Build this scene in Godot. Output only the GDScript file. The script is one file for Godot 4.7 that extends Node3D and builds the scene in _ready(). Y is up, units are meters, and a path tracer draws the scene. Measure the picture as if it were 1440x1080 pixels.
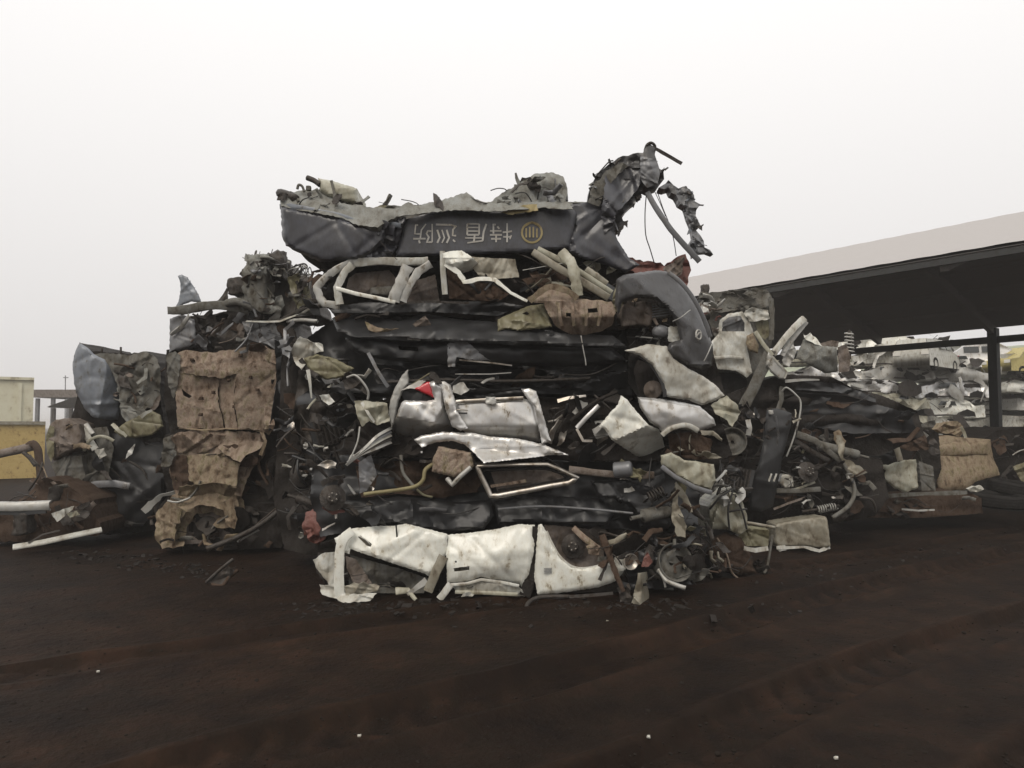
extends Node3D
# Wrecked cars flattened and stacked in a scrap yard under an overcast sky.
# Outlines are measured in photograph pixels (1440 x 1080) and set at a real distance in metres.
const F := 1088.0
const EYE := 1.7
const PITCH := 0.0551
var rng := RandomNumberGenerator.new()
var nz := FastNoiseLite.new()
var nc := FastNoiseLite.new()
var ns := FastNoiseLite.new()
var taken := {}
var M := {}
var seed_count := 100

func px(x: float, y: float, d: float) -> Vector3:
	var a := (x - 720.0) / F
	var b := -(y - 540.0) / F
	var yy := b * cos(PITCH) + sin(PITCH)
	var zz := cos(PITCH) - b * sin(PITCH)
	return Vector3(a / zz * d, EYE + yy / zz * d, -d)

func ground_d(y: float) -> float:
	var b := -(y - 540.0) / F
	var yy := b * cos(PITCH) + sin(PITCH)
	var zz := cos(PITCH) - b * sin(PITCH)
	return -EYE * zz / yy

func numbered(called: String) -> String:
	if not taken.has(called):
		taken[called] = 0
		return called
	taken[called] += 1
	return "%s_%03d" % [called, taken[called]]

func thing(called: String, label: String, category: String, at: Vector3, group := "") -> Node3D:
	var o := Node3D.new()
	o.name = numbered(called)
	add_child(o)
	o.position = at
	o.set_meta("label", label)
	o.set_meta("category", category)
	o.set_meta("kind", "thing")
	if group != "":
		o.set_meta("group", group)
	return o

func origin_of(n: Node) -> Vector3:
	var p := Vector3.ZERO
	while n and n != self:
		p += (n as Node3D).position
		n = n.get_parent()
	return p

func commit(par: Node3D, nm: String, v: PackedVector3Array, n: PackedVector3Array, ix: PackedInt32Array, m: Material, col := PackedColorArray()) -> MeshInstance3D:
	var off := origin_of(par)
	var uv := PackedVector2Array()
	uv.resize(v.size())
	for i in v.size():
		uv[i] = Vector2(v[i].x, v[i].y)
		v[i] -= off
	var a := []
	a.resize(Mesh.ARRAY_MAX)
	a[Mesh.ARRAY_VERTEX] = v
	a[Mesh.ARRAY_NORMAL] = n
	a[Mesh.ARRAY_TEX_UV] = uv
	a[Mesh.ARRAY_INDEX] = ix
	if col.size() > 0:
		a[Mesh.ARRAY_COLOR] = col
	var me := ArrayMesh.new()
	me.add_surface_from_arrays(Mesh.PRIMITIVE_TRIANGLES, a)
	me.surface_set_material(0, m)
	var o := MeshInstance3D.new()
	o.mesh = me
	o.name = nm
	par.add_child(o, true)
	return o

# a four-cornered face whose winding agrees with its normal
func quad(v: PackedVector3Array, n: PackedVector3Array, ix: PackedInt32Array, c: Array, nn: Vector3) -> void:
	var s := v.size()
	for p in c:
		v.append(p)
		n.append(nn)
	if (v[s + 2] - v[s]).cross(v[s + 1] - v[s]).dot(nn) > 0.0:
		ix.append_array(PackedInt32Array([s, s + 1, s + 2, s, s + 2, s + 3]))
	else:
		ix.append_array(PackedInt32Array([s, s + 2, s + 1, s, s + 3, s + 2]))

func smooth(v: PackedVector3Array, ix: PackedInt32Array) -> PackedVector3Array:
	var n := PackedVector3Array()
	n.resize(v.size())
	for t in range(0, ix.size(), 3):
		var a := v[ix[t]]
		var g := (v[ix[t + 2]] - a).cross(v[ix[t + 1]] - a)
		n[ix[t]] += g
		n[ix[t + 1]] += g
		n[ix[t + 2]] += g
	for i in n.size():
		n[i] = n[i].normalized() if n[i].length_squared() > 1e-20 else Vector3.UP
	return n

# facets that meet at more than about 36 degrees keep their crease
func crisp(v: PackedVector3Array, n: PackedVector3Array, ix: PackedInt32Array, nt: int, base: int) -> void:
	var fn := PackedVector3Array()
	var fu := PackedVector3Array()
	var around := []
	around.resize(base)
	for t in range(0, nt, 3):
		var a := v[ix[t]]
		var g := (v[ix[t + 2]] - a).cross(v[ix[t + 1]] - a)
		fn.append(g)
		fu.append(g.normalized())
		for e in 3:
			var i := ix[t + e]
			if around[i] == null:
				around[i] = PackedInt32Array()
			around[i].append(t / 3)
	for t in range(0, nt, 3):
		for e in 3:
			var i := ix[t + e]
			var own := fu[t / 3]
			var sum := Vector3.ZERO
			var split := false
			for k in around[i]:
				if fu[k].dot(own) > 0.81:
					sum += fn[k]
				else:
					split = true
			if split and sum.length_squared() > 1e-20:
				ix[t + e] = v.size()
				v.append(v[i])
				n.append(sum.normalized())

func edge_dist(p: Vector2, poly: PackedVector2Array) -> float:
	var best := 1e9
	var k := poly.size()
	for i in k:
		var a := poly[i]
		var ab := poly[(i + 1) % k] - a
		var t := clampf((p - a).dot(ab) / maxf(ab.length_squared(), 1e-6), 0.0, 1.0)
		best = minf(best, (p - a - ab * t).length_squared())
	return sqrt(best)

func poly_of(l: Array) -> PackedVector2Array:
	var p := PackedVector2Array()
	for i in range(0, l.size(), 2):
		p.append(Vector2(l[i], l[i + 1]))
	return p

# A sheet of crumpled metal: an outline, a distance, bends, folds, dents, rolled edges and a thickness.
# o: sx, sy slope in metres per 100 px; bends [[degrees, offset px, slope]]; fold [count, metres]; rough noise in metres; layer = flattened folds;
#    edge [px, metres]; bulge metres; jag px; holes; step px; thick metres; deep metres (a solid crushed body behind the sheet)
func panel(par: Node3D, nm: String, l: Array, d: float, m: Material, o := {}) -> MeshInstance3D:
	seed_count += 1
	rng.seed = int(o.get("seed", seed_count * 7919))
	var poly := poly_of(l)
	var box := Rect2(poly[0], Vector2.ZERO)
	for p in poly:
		box = box.expand(p)
	var area := maxf(box.size.x * box.size.y, 4.0)
	var step: float = (1.15 if float(o.get("deep", 0.0)) > 0.6 else 0.72) * o.get("step", clampf(sqrt(area) / 24.0, 2.0, 6.0))
	var jag: float = o.get("jag", 0.45)
	if jag > 0.0:
		var q := PackedVector2Array()
		for i in poly.size():
			var a := poly[i]
			var b := poly[(i + 1) % poly.size()]
			var cuts := maxi(1, int(a.distance_to(b) / (jag * 2.2 + 1.5)))
			var side := (b - a).normalized().orthogonal()
			for k in cuts:
				var t := float(k) / cuts
				q.append(a.lerp(b, t) + (side * rng.randf_range(-jag, jag) if k > 0 else Vector2.ZERO))
		poly = q
		box = box.grow(jag)
	var holes := []
	for h in o.get("holes", []):
		holes.append(poly_of(h))
	var c := box.get_center()
	var sx: float = o.get("sx", 0.0)
	var sy: float = o.get("sy", 0.0)
	var bulge: float = o.get("bulge", 0.0)
	var ed: Array = o.get("edge", [0.0, 0.0])
	var rough: float = o.get("rough", 0.004)
	var fine: float = o.get("scale", 0.03)
	var layer: float = o.get("layer", 0.0)
	var off := rng.randf_range(0, 3000)
	var bends := []
	for b in o.get("bends", []):
		bends.append([Vector2.from_angle(deg_to_rad(b[0])), float(b[1]), float(b[2]) / 100.0])
	var fo: Array = o.get("fold", [3, 0.012])
	var folds := []
	var span := minf(box.size.x, box.size.y)
	for k in int(fo[0]):
		var an := rng.randf() * PI
		var nn := Vector2.from_angle(an)
		var at := Vector2(rng.randf_range(box.position.x, box.end.x), rng.randf_range(box.position.y, box.end.y))
		folds.append([nn, nn.dot(at), rng.randf_range(0.18, 0.55) * span + 3.0, rng.randf_range(-1.0, 1.0) * float(fo[1])])
		# a short sharp kink beside every broad fold
		for kk in 2:
			nn = Vector2.from_angle(rng.randf() * PI)
			at = Vector2(rng.randf_range(box.position.x, box.end.x), rng.randf_range(box.position.y, box.end.y))
			folds.append([nn, nn.dot(at), rng.randf_range(1.2, 3.0) * step, rng.randf_range(-1.0, 1.0) * float(fo[1]) * 0.5])
	var crumple: float = o.get("crumple", float(fo[1]) * 0.7 if fo[0] > 0 else 0.0)
	var cell: float = o.get("cell", clampf(span * 0.5, 14.0, 60.0))
	var v := PackedVector3Array()
	var ix := PackedInt32Array()
	var seen := {}
	var x0 := box.position.x
	var y0 := box.position.y
	var nx := int(ceil(box.size.x / step))
	var ny := int(ceil(box.size.y / step))
	var tris := []
	for j in ny:
		for i in nx:
			var a := Vector2(x0 + i * step, y0 + j * step)
			var sq := PackedVector2Array([a, a + Vector2(step, 0), a + Vector2(step, step), a + Vector2(0, step)])
			var mid := a + Vector2(step, step) * 0.5
			var ins := Geometry2D.is_point_in_polygon(mid, poly)
			var dist := edge_dist(mid, poly)
			if not ins and dist > step * 0.75:
				continue
			var near_hole := false
			for h in holes:
				if Geometry2D.is_point_in_polygon(mid, h) or edge_dist(mid, h) < step * 0.75:
					near_hole = true
			if ins and dist > step * 0.75 and not near_hole:
				if (i + j) % 2 == 0:
					tris.append_array([sq[0], sq[1], sq[2], sq[0], sq[2], sq[3]])
				else:
					tris.append_array([sq[0], sq[1], sq[3], sq[1], sq[2], sq[3]])
				continue
			var bits: Array = Geometry2D.intersect_polygons(sq, poly)
			if near_hole:
				for h in holes:
					var nb := []
					for b in bits:
						nb.append_array(Geometry2D.clip_polygons(b, h))
					bits = nb
			for b in bits:
				var tr := Geometry2D.triangulate_polygon(b)
				for k in tr:
					tris.append(b[k])
	for k in range(0, tris.size(), 3):
		var id := [0, 0, 0]
		for e in 3:
			var p: Vector2 = tris[k + e]
			var key := Vector2i(roundi(p.x * 16.0), roundi(p.y * 16.0))
			if seen.has(key):
				id[e] = seen[key]
				continue
			var z := d + sx * (p.x - c.x) / 100.0 + sy * (p.y - c.y) / 100.0
			for b in bends:
				z += b[2] * maxf(0.0, b[0].dot(p - c) - b[1])
			for f in folds:
				z += f[3] * maxf(0.0, 1.0 - absf(f[0].dot(p) - f[1]) / f[2])
			if crumple > 0.0:
				z += crumple * maxf(-0.55, nc.get_noise_2d((p.x + 0.3 * p.y) * 100.0 / cell + off, p.y * 130.0 / cell))
			z += rough * ns.get_noise_2d(p.x * fine * 40.0 + off, p.y * fine * 40.0)
			if layer > 0.0:
				z += layer * ns.get_noise_2d(p.x * 0.3 + off, p.y * 3.2) + 0.35 * layer * ns.get_noise_2d(p.x * 0.9, p.y * 5.0 + off)
			if bulge != 0.0:
				var u := (p - c) / (box.size * 0.5)
				z -= bulge * (1.0 - minf(1.0, u.x * u.x)) * (1.0 - minf(1.0, u.y * u.y))
			if ed[0] > 0.0:
				var t := clampf(1.0 - edge_dist(p, poly) / maxf(float(ed[0]) * 0.6, step * 1.5), 0.0, 1.0)
				z += 0.5 * float(ed[1]) * t * t
			id[e] = v.size()
			seen[key] = id[e]
			v.append(px(p.x, p.y, z))
		if id[0] == id[1] or id[1] == id[2] or id[0] == id[2]:
			continue
		var p0: Vector2 = tris[k]
		var cr: float = (tris[k + 1] - p0).cross(tris[k + 2] - p0)
		if cr > 0.0:
			ix.append_array(PackedInt32Array([id[0], id[1], id[2]]))
		else:
			ix.append_array(PackedInt32Array([id[0], id[2], id[1]]))
	var n := smooth(v, ix)
	var base := v.size()
	var deep: float = o.get("deep", 0.0)
	var thick: float = o.get("thick", 0.006)
	var half := {}
	for t in range(0, ix.size(), 3):
		for e in 3:
			half[Vector2i(ix[t + e], ix[t + (e + 1) % 3])] = true
	var rim := []
	for h in half:
		if not half.has(Vector2i(h.y, h.x)):
			rim.append(h)
	var ring := 1
	if deep > 0.0:
		ring = maxi(2, int(deep / 0.12))
	var amp: float = o.get("crush", 0.05)
	var back := func(i: int, k: int) -> Vector3:
		if deep <= 0.0:
			return v[i] - n[i] * thick
		var p := v[i] + Vector3(0, 0, -deep * k / ring)
		if k == 0:
			return p
		var q := p * 38.0
		return p + amp * minf(1.0, k * 0.4) * Vector3(nz.get_noise_3d(q.x, q.y * 2.0, q.z + off), nz.get_noise_3d(q.x + 900, q.y * 2.0, q.z + off) - (0.25 if v[i].y > 4.0 else 0.0), 0.6 * nz.get_noise_3d(q.x, q.y + 500, q.z))
	var nt := ix.size()
	for i in base:
		v.append(back.call(i, ring))
		n.append(-n[i])
	for t in range(0, nt, 3):
		ix.append_array(PackedInt32Array([ix[t] + base, ix[t + 2] + base, ix[t + 1] + base]))
	if deep < 0.6:
		crisp(v, n, ix, nt, base)
	if deep > 0.0:
		# side walls share vertices between neighbours so that they shade as one crumpled skin
		var col := {}
		var w0 := v.size()
		var sv := PackedVector3Array()
		var si := PackedInt32Array()
		for h in rim:
			for e in [h.x, h.y]:
				if not col.has(e):
					col[e] = sv.size()
					for k in ring + 1:
						sv.append(back.call(e, k))
			for k in ring:
				var a: int = col[h.x] + k
				var b: int = col[h.y] + k
				si.append_array(PackedInt32Array([b, a, a + 1, b, a + 1, b + 1]))
		var sn := smooth(sv, si)
		v.append_array(sv)
		n.append_array(sn)
		for k in si:
			ix.append(k + w0)
	else:
		for h in rim:
			var s := v.size()
			var g := n[h.x].cross(v[h.y] - v[h.x]).normalized()
			for e in [h.x, h.y, h.y + base, h.x + base]:
				v.append(v[e])
				n.append(g)
			ix.append_array(PackedInt32Array([s + 1, s, s + 3, s + 1, s + 3, s + 2]))
	return commit(par, nm, v, n, ix, m)

func curve_points(pts: Array, sharp: bool, sub: int) -> PackedVector3Array:
	var w := PackedVector3Array()
	for p in pts:
		w.append(p if p is Vector3 else px(p[0], p[1], p[2]))
	if sharp or w.size() < 3:
		if sub <= 1:
			return w
		var q := PackedVector3Array()
		for i in w.size() - 1:
			for k in sub:
				q.append(w[i].lerp(w[i + 1], float(k) / sub))
		q.append(w[w.size() - 1])
		return q
	var r := PackedVector3Array()
	for i in w.size() - 1:
		var p0 := w[maxi(0, i - 1)]
		var p3 := w[mini(w.size() - 1, i + 2)]
		for k in sub:
			r.append(w[i].cubic_interpolate(w[i + 1], p0, p3, float(k) / sub))
	r.append(w[w.size() - 1])
	return r

# A round bar, pipe, hose or wire along points [x px, y px, metres]
func tube(par: Node3D, nm: String, pts: Array, r: float, m: Material, o := {}) -> MeshInstance3D:
	var w := curve_points(pts, o.get("sharp", false), o.get("sub", 5))
	if o.get("closed", false):
		w.append(w[0])
	var sides: int = o.get("sides", 8 if r > 0.006 else 5)
	var flat: float = o.get("flat", 1.0)
	var r1: float = o.get("end", r)
	var dent: float = o.get("dent", 0.12)
	var v := PackedVector3Array()
	var ix := PackedInt32Array()
	var up := Vector3(0.31, 0.9, 0.28).normalized()
	for i in w.size():
		var t := (w[mini(i + 1, w.size() - 1)] - w[maxi(i - 1, 0)]).normalized()
		var s := t.cross(up)
		if s.length() < 0.05:
			s = t.cross(Vector3(1, 0.2, 0.1))
		s = s.normalized()
		up = s.cross(t).normalized()
		var rr := lerpf(r, r1, float(i) / maxi(1, w.size() - 1))
		for k in sides:
			var a := TAU * k / sides
			var q := w[i] * 60.0
			var f := rr * (1.0 + dent * nz.get_noise_3d(q.x, q.y + k * 17.0, q.z))
			v.append(w[i] + (s * cos(a) * f + up * sin(a) * f * flat))
	for i in w.size() - 1:
		for k in sides:
			var a := i * sides + k
			var b := i * sides + (k + 1) % sides
			ix.append_array(PackedInt32Array([a, b, b + sides, a, b + sides, a + sides]))
	for e in [0, w.size() - 1]:
		var cc := v.size()
		v.append(w[e])
		for k in sides:
			var a: int = e * sides + k
			var b: int = e * sides + (k + 1) % sides
			ix.append_array(PackedInt32Array([cc, b, a] if e == 0 else [cc, a, b]))
	return commit(par, nm, v, smooth(v, ix), ix, m)

# A flat or channelled strip; w in metres, twist in degrees from lying in the picture plane
func strip(par: Node3D, nm: String, pts: Array, w: float, m: Material, o := {}) -> MeshInstance3D:
	var c := curve_points(pts, o.get("sharp", true), o.get("sub", 4))
	var tw: Array = o.get("twist", [0.0, 0.0])
	var w1: float = o.get("end", w)
	var th: float = o.get("thick", 0.006)
	var lip: float = o.get("lip", 0.0)
	var wob: float = o.get("wobble", 0.12)
	var v := PackedVector3Array()
	var n := PackedVector3Array()
	var ix := PackedInt32Array()
	var prof := [Vector2(-1, lip), Vector2(-0.93, 0), Vector2(0.93, 0), Vector2(1, lip)] if lip > 0.0 else [Vector2(-1, 0), Vector2(0, 0), Vector2(1, 0)]
	var k := prof.size()
	seed_count += 1
	var off := seed_count * 13.7
	for i in c.size():
		var t := (c[mini(i + 1, c.size() - 1)] - c[maxi(i - 1, 0)]).normalized()
		var view := (c[i] - Vector3(0, EYE, 0)).normalized()
		var s := t.cross(view)
		if s.length() < 0.1:
			s = t.cross(Vector3.UP)
		s = s.normalized()
		var b := s.cross(t).normalized()
		var f := float(i) / maxi(1, c.size() - 1)
		var an := deg_to_rad(lerpf(tw[0], tw[1], f))
		var s2 := s * cos(an) + b * sin(an)
		var b2 := b * cos(an) - s * sin(an)
		var hw := lerpf(w, w1, f) * 0.5
		for q in k:
			var jit := 1.0 + wob * 1.8 * nz.get_noise_2d(i * 23.0 + off, q * 91.0)
			v.append(c[i] + s2 * prof[q].x * hw * jit + b2 * (prof[q].y + 0.5 * wob * hw * nz.get_noise_2d(i * 31.0, off + q * 40.0)))
	for i in c.size() - 1:
		for q in k - 1:
			var a := i * k + q
			ix.append_array(PackedInt32Array([a, a + k + 1, a + 1, a, a + k, a + k + 1]))
	n = smooth(v, ix)
	var base := v.size()
	var nt := ix.size()
	for i in base:
		v.append(v[i] - n[i] * th)
		n.append(-n[i])
	for t in range(0, nt, 3):
		ix.append_array(PackedInt32Array([ix[t] + base, ix[t + 2] + base, ix[t + 1] + base]))
	crisp(v, n, ix, nt, base)
	var rim := []
	for i in c.size() - 1:
		rim.append([i * k, (i + 1) * k])
		rim.append([(i + 1) * k + k - 1, i * k + k - 1])
	for q in k - 1:
		rim.append([q + 1, q])
		rim.append([(c.size() - 1) * k + q, (c.size() - 1) * k + q + 1])
	for h in rim:
		var s := v.size()
		var g := n[h[0]].cross(v[h[1]] - v[h[0]]).normalized()
		for e in [h[0], h[1], h[1] + base, h[0] + base]:
			v.append(v[e])
			n.append(g)
		ix.append_array(PackedInt32Array([s + 1, s, s + 3, s + 1, s + 3, s + 2]))
	return commit(par, nm, v, n, ix, m)

# A dented solid: boxy 0 = round, 1 = block
func lump(par: Node3D, nm: String, at: Vector3, size: Vector3, m: Material, o := {}) -> MeshInstance3D:
	var k: int = o.get("div", 9)
	var boxy: float = o.get("boxy", 0.7)
	var amp: float = o.get("dent", 0.12)
	var turn := Basis.from_euler(o.get("turn", Vector3.ZERO))
	seed_count += 1
	var off := seed_count * 31.3
	var v := PackedVector3Array()
	var ix := PackedInt32Array()
	var seen := {}
	var ax := [[Vector3.RIGHT, Vector3.UP, Vector3.BACK], [Vector3.LEFT, Vector3.UP, Vector3.FORWARD], [Vector3.UP, Vector3.BACK, Vector3.RIGHT], [Vector3.DOWN, Vector3.FORWARD, Vector3.RIGHT], [Vector3.BACK, Vector3.UP, Vector3.LEFT], [Vector3.FORWARD, Vector3.UP, Vector3.RIGHT]]
	for f in ax:
		var id := []
		for j in k + 1:
			for i in k + 1:
				var p: Vector3 = f[0] + f[1] * (2.0 * j / k - 1.0) + f[2] * (2.0 * i / k - 1.0)
				var key := Vector3i((p * 1000.0).round())
				if not seen.has(key):
					seen[key] = v.size()
					var q := p.normalized().lerp(p, boxy) if boxy < 1.0 else p
					var e := q * 0.5 * size
					var s := q * 45.0 + Vector3(off, off, 0)
					e *= 1.0 + amp * nz.get_noise_3d(s.x, s.y, s.z) + amp * 0.5 * nz.get_noise_3d(s.x * 2.7, s.y * 2.7, s.z * 2.7)
					v.append(at + turn * e)
				id.append(seen[key])
		for j in k:
			for i in k:
				var a: int = id[j * (k + 1) + i]
				var b: int = id[j * (k + 1) + i + 1]
				var c: int = id[(j + 1) * (k + 1) + i + 1]
				var d: int = id[(j + 1) * (k + 1) + i]
				var g := (v[b] - v[a]).cross(v[c] - v[a])
				if g.dot(v[a] + v[c] - 2.0 * at) > 0.0:
					ix.append_array(PackedInt32Array([a, c, b, a, d, c]))
				else:
					ix.append_array(PackedInt32Array([a, b, c, a, c, d]))
	return commit(par, nm, v, smooth(v, ix), ix, m)

# A turned shape: profile of Vector2(radius, along) round an axis
func lathe(par: Node3D, nm: String, at: Vector3, axis: Vector3, prof: Array, m: Material, o := {}) -> MeshInstance3D:
	var k: int = o.get("sides", 26)
	var squash: Vector3 = o.get("squash", Vector3.ONE)
	axis = axis.normalized()
	var s := axis.cross(Vector3(0.1, 1, 0.2)).normalized()
	var u := s.cross(axis)
	var v := PackedVector3Array()
	var ix := PackedInt32Array()
	for p in prof:
		for i in k:
			var a := TAU * i / k
			v.append(at + (s * cos(a) + u * sin(a)) * p.x * squash + axis * p.y)
	for j in prof.size() - 1:
		for i in k:
			var a := j * k + i
			var b := j * k + (i + 1) % k
			ix.append_array(PackedInt32Array([a, b, b + k, a, b + k, a + k]))
	return commit(par, nm, v, smooth(v, ix), ix, m)

func tyre(par: Node3D, at: Vector3, axis: Vector3, r: float, w: float, squash := Vector3.ONE) -> MeshInstance3D:
	var h := w * 0.5
	var pr := []
	for q in [[0.62, -0.75], [0.7, -0.95], [0.86, -1.0], [0.97, -0.82], [1.0, -0.6], [0.985, -0.55], [0.985, -0.45], [1.0, -0.4], [1.0, -0.05], [0.985, 0.0], [1.0, 0.05], [1.0, 0.4], [0.985, 0.45], [0.985, 0.55], [1.0, 0.6], [0.97, 0.82], [0.86, 1.0], [0.7, 0.95], [0.62, 0.75], [0.62, -0.75]]:
		pr.append(Vector2(q[0] * r, q[1] * h))
	return lathe(par, "tyre", at, axis, pr, M.rubber, {"sides": 30, "squash": squash})

func spring(par: Node3D, a: Vector3, b: Vector3, r: float, turns: int, wire: float, m: Material) -> MeshInstance3D:
	var ax := (b - a).normalized()
	var s := ax.cross(Vector3(0.2, 0.9, 0.4)).normalized()
	var u := s.cross(ax)
	var p := []
	for i in turns * 9 + 1:
		var t := TAU * i / 9.0
		p.append(a.lerp(b, float(i) / (turns * 9)) + (s * cos(t) + u * sin(t)) * r)
	return tube(par, "coil_spring", p, wire, m, {"sub": 1, "sides": 5, "sharp": true})

# recognisable pieces of running gear
func brake_disc(par: Node3D, at: Vector3, axis: Vector3, r: float) -> void:
	var o := lathe(par, "brake_disc", at, axis, [Vector2(0.0, 0.05), Vector2(r * 0.32, 0.05), Vector2(r * 0.5, 0.045), Vector2(r * 0.52, 0.012), Vector2(r, 0.01), Vector2(r, -0.012), Vector2(r * 0.5, -0.012)], M.steel, {"sides": 24})
	axis = axis.normalized()
	var s := axis.cross(Vector3.UP).normalized()
	for k in 5:
		var a := TAU * k / 5.0
		var p := at + (s * cos(a) + s.cross(axis) * sin(a)) * r * 0.3
		tube(o, "wheel_stud", [p + axis * 0.04, p + axis * 0.085], 0.009, M.chrome, {"sub": 1, "sides": 6, "sharp": true})

func wheel_rim(par: Node3D, at: Vector3, axis: Vector3, r: float) -> void:
	lathe(par, "wheel_rim", at, axis, [Vector2(r * 0.12, 0.0), Vector2(r * 0.3, 0.02), Vector2(r * 0.55, 0.03), Vector2(r * 0.75, -0.02), Vector2(r * 0.85, 0.02), Vector2(r * 0.88, 0.08), Vector2(r, 0.1), Vector2(r, 0.085), Vector2(r * 0.86, 0.05), Vector2(r * 0.86, -0.1)], M.dusty, {"sides": 28})

func radiator(par: Node3D, at: Vector3, w: float, h: float, turn: Basis) -> void:
	var o := plate(par, "radiator", at, turn * Vector3(w * 0.5, 0, 0), turn * Vector3(0, h * 0.5, 0), turn * Vector3(0, 0, 0.012), M.dark_shade_steel)
	for k in 9:
		var x := (k / 8.0 - 0.5) * w * 0.94
		plate(o, "fin_row", at + turn * Vector3(x, 0, 0.018), turn * Vector3(w * 0.02, 0, 0), turn * Vector3(0, h * 0.46, 0), turn * Vector3(0, 0, 0.012), M.steel)
	for e in [-1.0, 1.0]:
		plate(o, "tank", at + turn * Vector3(e * (w * 0.5 + 0.02), 0, 0), turn * Vector3(0.022, 0, 0), turn * Vector3(0, h * 0.5, 0), turn * Vector3(0, 0, 0.03), M.black)

func muffler(par: Node3D, a: Vector3, b: Vector3, r: float, m: Material) -> void:
	var ax := b - a
	var l := ax.length()
	var o := lathe(par, "muffler", a, ax, [Vector2(r * 0.3, -0.12), Vector2(r * 0.3, 0.0), Vector2(r * 0.9, 0.015), Vector2(r, 0.02), Vector2(r * 0.97, l * 0.3), Vector2(r, l * 0.33), Vector2(r * 0.97, l * 0.7), Vector2(r, l - 0.02), Vector2(r * 0.9, l), Vector2(r * 0.3, l + 0.01), Vector2(r * 0.28, l + 0.16)], m, {"sides": 20, "squash": Vector3(1, 0.8, 1)})
	tube(o, "hanger", [a + ax * 0.3 + Vector3(0, r, 0), a + ax * 0.3 + Vector3(0.02, r + 0.06, 0), a + ax * 0.34 + Vector3(0, r + 0.1, 0)], 0.008, M.steel, {})

# Torn pieces that hang out of a wreck, each a part of its own
func clutter(par: Node3D, l: Array, d0: float, d1: float, count: int, mats: Array, o := {}) -> void:
	seed_count += 1
	var r := RandomNumberGenerator.new()
	r.seed = seed_count * 104729
	var poly := poly_of(l)
	var box := Rect2(poly[0], Vector2.ZERO)
	for p in poly:
		box = box.expand(p)
	var big: float = 1.15 * o.get("size", 26.0)
	var lean: float = o.get("lean", 0.0)
	var spread: float = o.get("spread", 1.2)
	var made := 0
	var guard := 0
	count = maxi(3, int(count * 0.72))
	while made < count and guard < count * 30:
		guard += 1
		var p := Vector2(r.randf_range(box.position.x, box.end.x), r.randf_range(box.position.y, box.end.y))
		if not Geometry2D.is_point_in_polygon(p, poly):
			continue
		made += 1
		var d := r.randf_range(d0, d1)
		var m: Material = mats[r.randi() % mats.size()]
		var an := lean + r.randfn(0.0, spread * 0.6)
		var u := Vector2.from_angle(an)
		var s := big * r.randf_range(0.45, 1.35)
		var kind := r.randf()
		var q := d / F
		if kind < 0.3:
			var a := p - u * s * 0.5
			var b := p + u.orthogonal() * s * r.randf_range(-0.3, 0.3)
			var c := p + u.rotated(r.randf_range(-0.5, 0.5)) * s * 0.5
			strip(par, "torn_strip", [[a.x, a.y, d + r.randf_range(-0.1, 0.1)], [b.x, b.y, d], [c.x, c.y, d + r.randf_range(-0.15, 0.1)]], s * q * r.randf_range(0.1, 0.28), m, {"twist": [r.randf_range(-70, 70), r.randf_range(-70, 70)], "end": s * q * r.randf_range(0.04, 0.2), "lip": r.randf_range(0.0, 0.02), "wobble": 0.5})
		elif kind < 0.52:
			var a := p - u * s * 0.8
			var c := p + u.rotated(r.randf_range(-0.7, 0.7)) * s * 0.8
			var b := p + u.orthogonal() * s * r.randf_range(-0.35, 0.35)
			tube(par, "wire", [[a.x, a.y, d + 0.05], [b.x, b.y, d - 0.06], [c.x, c.y, d + 0.02]], r.randf_range(0.003, 0.007), M.wire if r.randf() < 0.6 else M.steel, {"sub": 6})
		elif kind < 0.66:
			var a := p - u * s * 0.6
			var c := p + u * s * 0.6
			var b := p + u.orthogonal() * s * r.randf_range(-0.2, 0.2)
			tube(par, "bent_pipe", [[a.x, a.y, d + r.randf_range(-0.1, 0.15)], [b.x, b.y, d], [c.x, c.y, d + r.randf_range(-0.1, 0.15)]], r.randf_range(0.009, 0.02), m, {"flat": r.randf_range(0.5, 1.0)})
		else:
			var pl := []
			var k := r.randi_range(4, 7)
			var el := r.randf_range(0.3, 0.75)
			for i in k:
				var t := TAU * (i + r.randf_range(-0.3, 0.3)) / k
				var e := (u * cos(t) + u.orthogonal() * sin(t) * el) * s * 0.5 * r.randf_range(0.65, 1.2)
				pl.append(p.x + e.x)
				pl.append(p.y + e.y)
			panel(par, "torn_sheet", pl, d, m, {"sx": r.randf_range(-0.5, 0.5), "sy": r.randf_range(-0.9, 0.6), "fold": [3, 0.05], "rough": 0.03, "jag": s * 0.05, "step": maxf(2.5, s * 0.14), "bends": [[r.randf() * 360.0, 0.0, r.randf_range(-0.8, 0.8)]]})

func lin(r: float, g: float, b: float) -> Color:
	return Color(r, g, b).linear_to_srgb()

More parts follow.
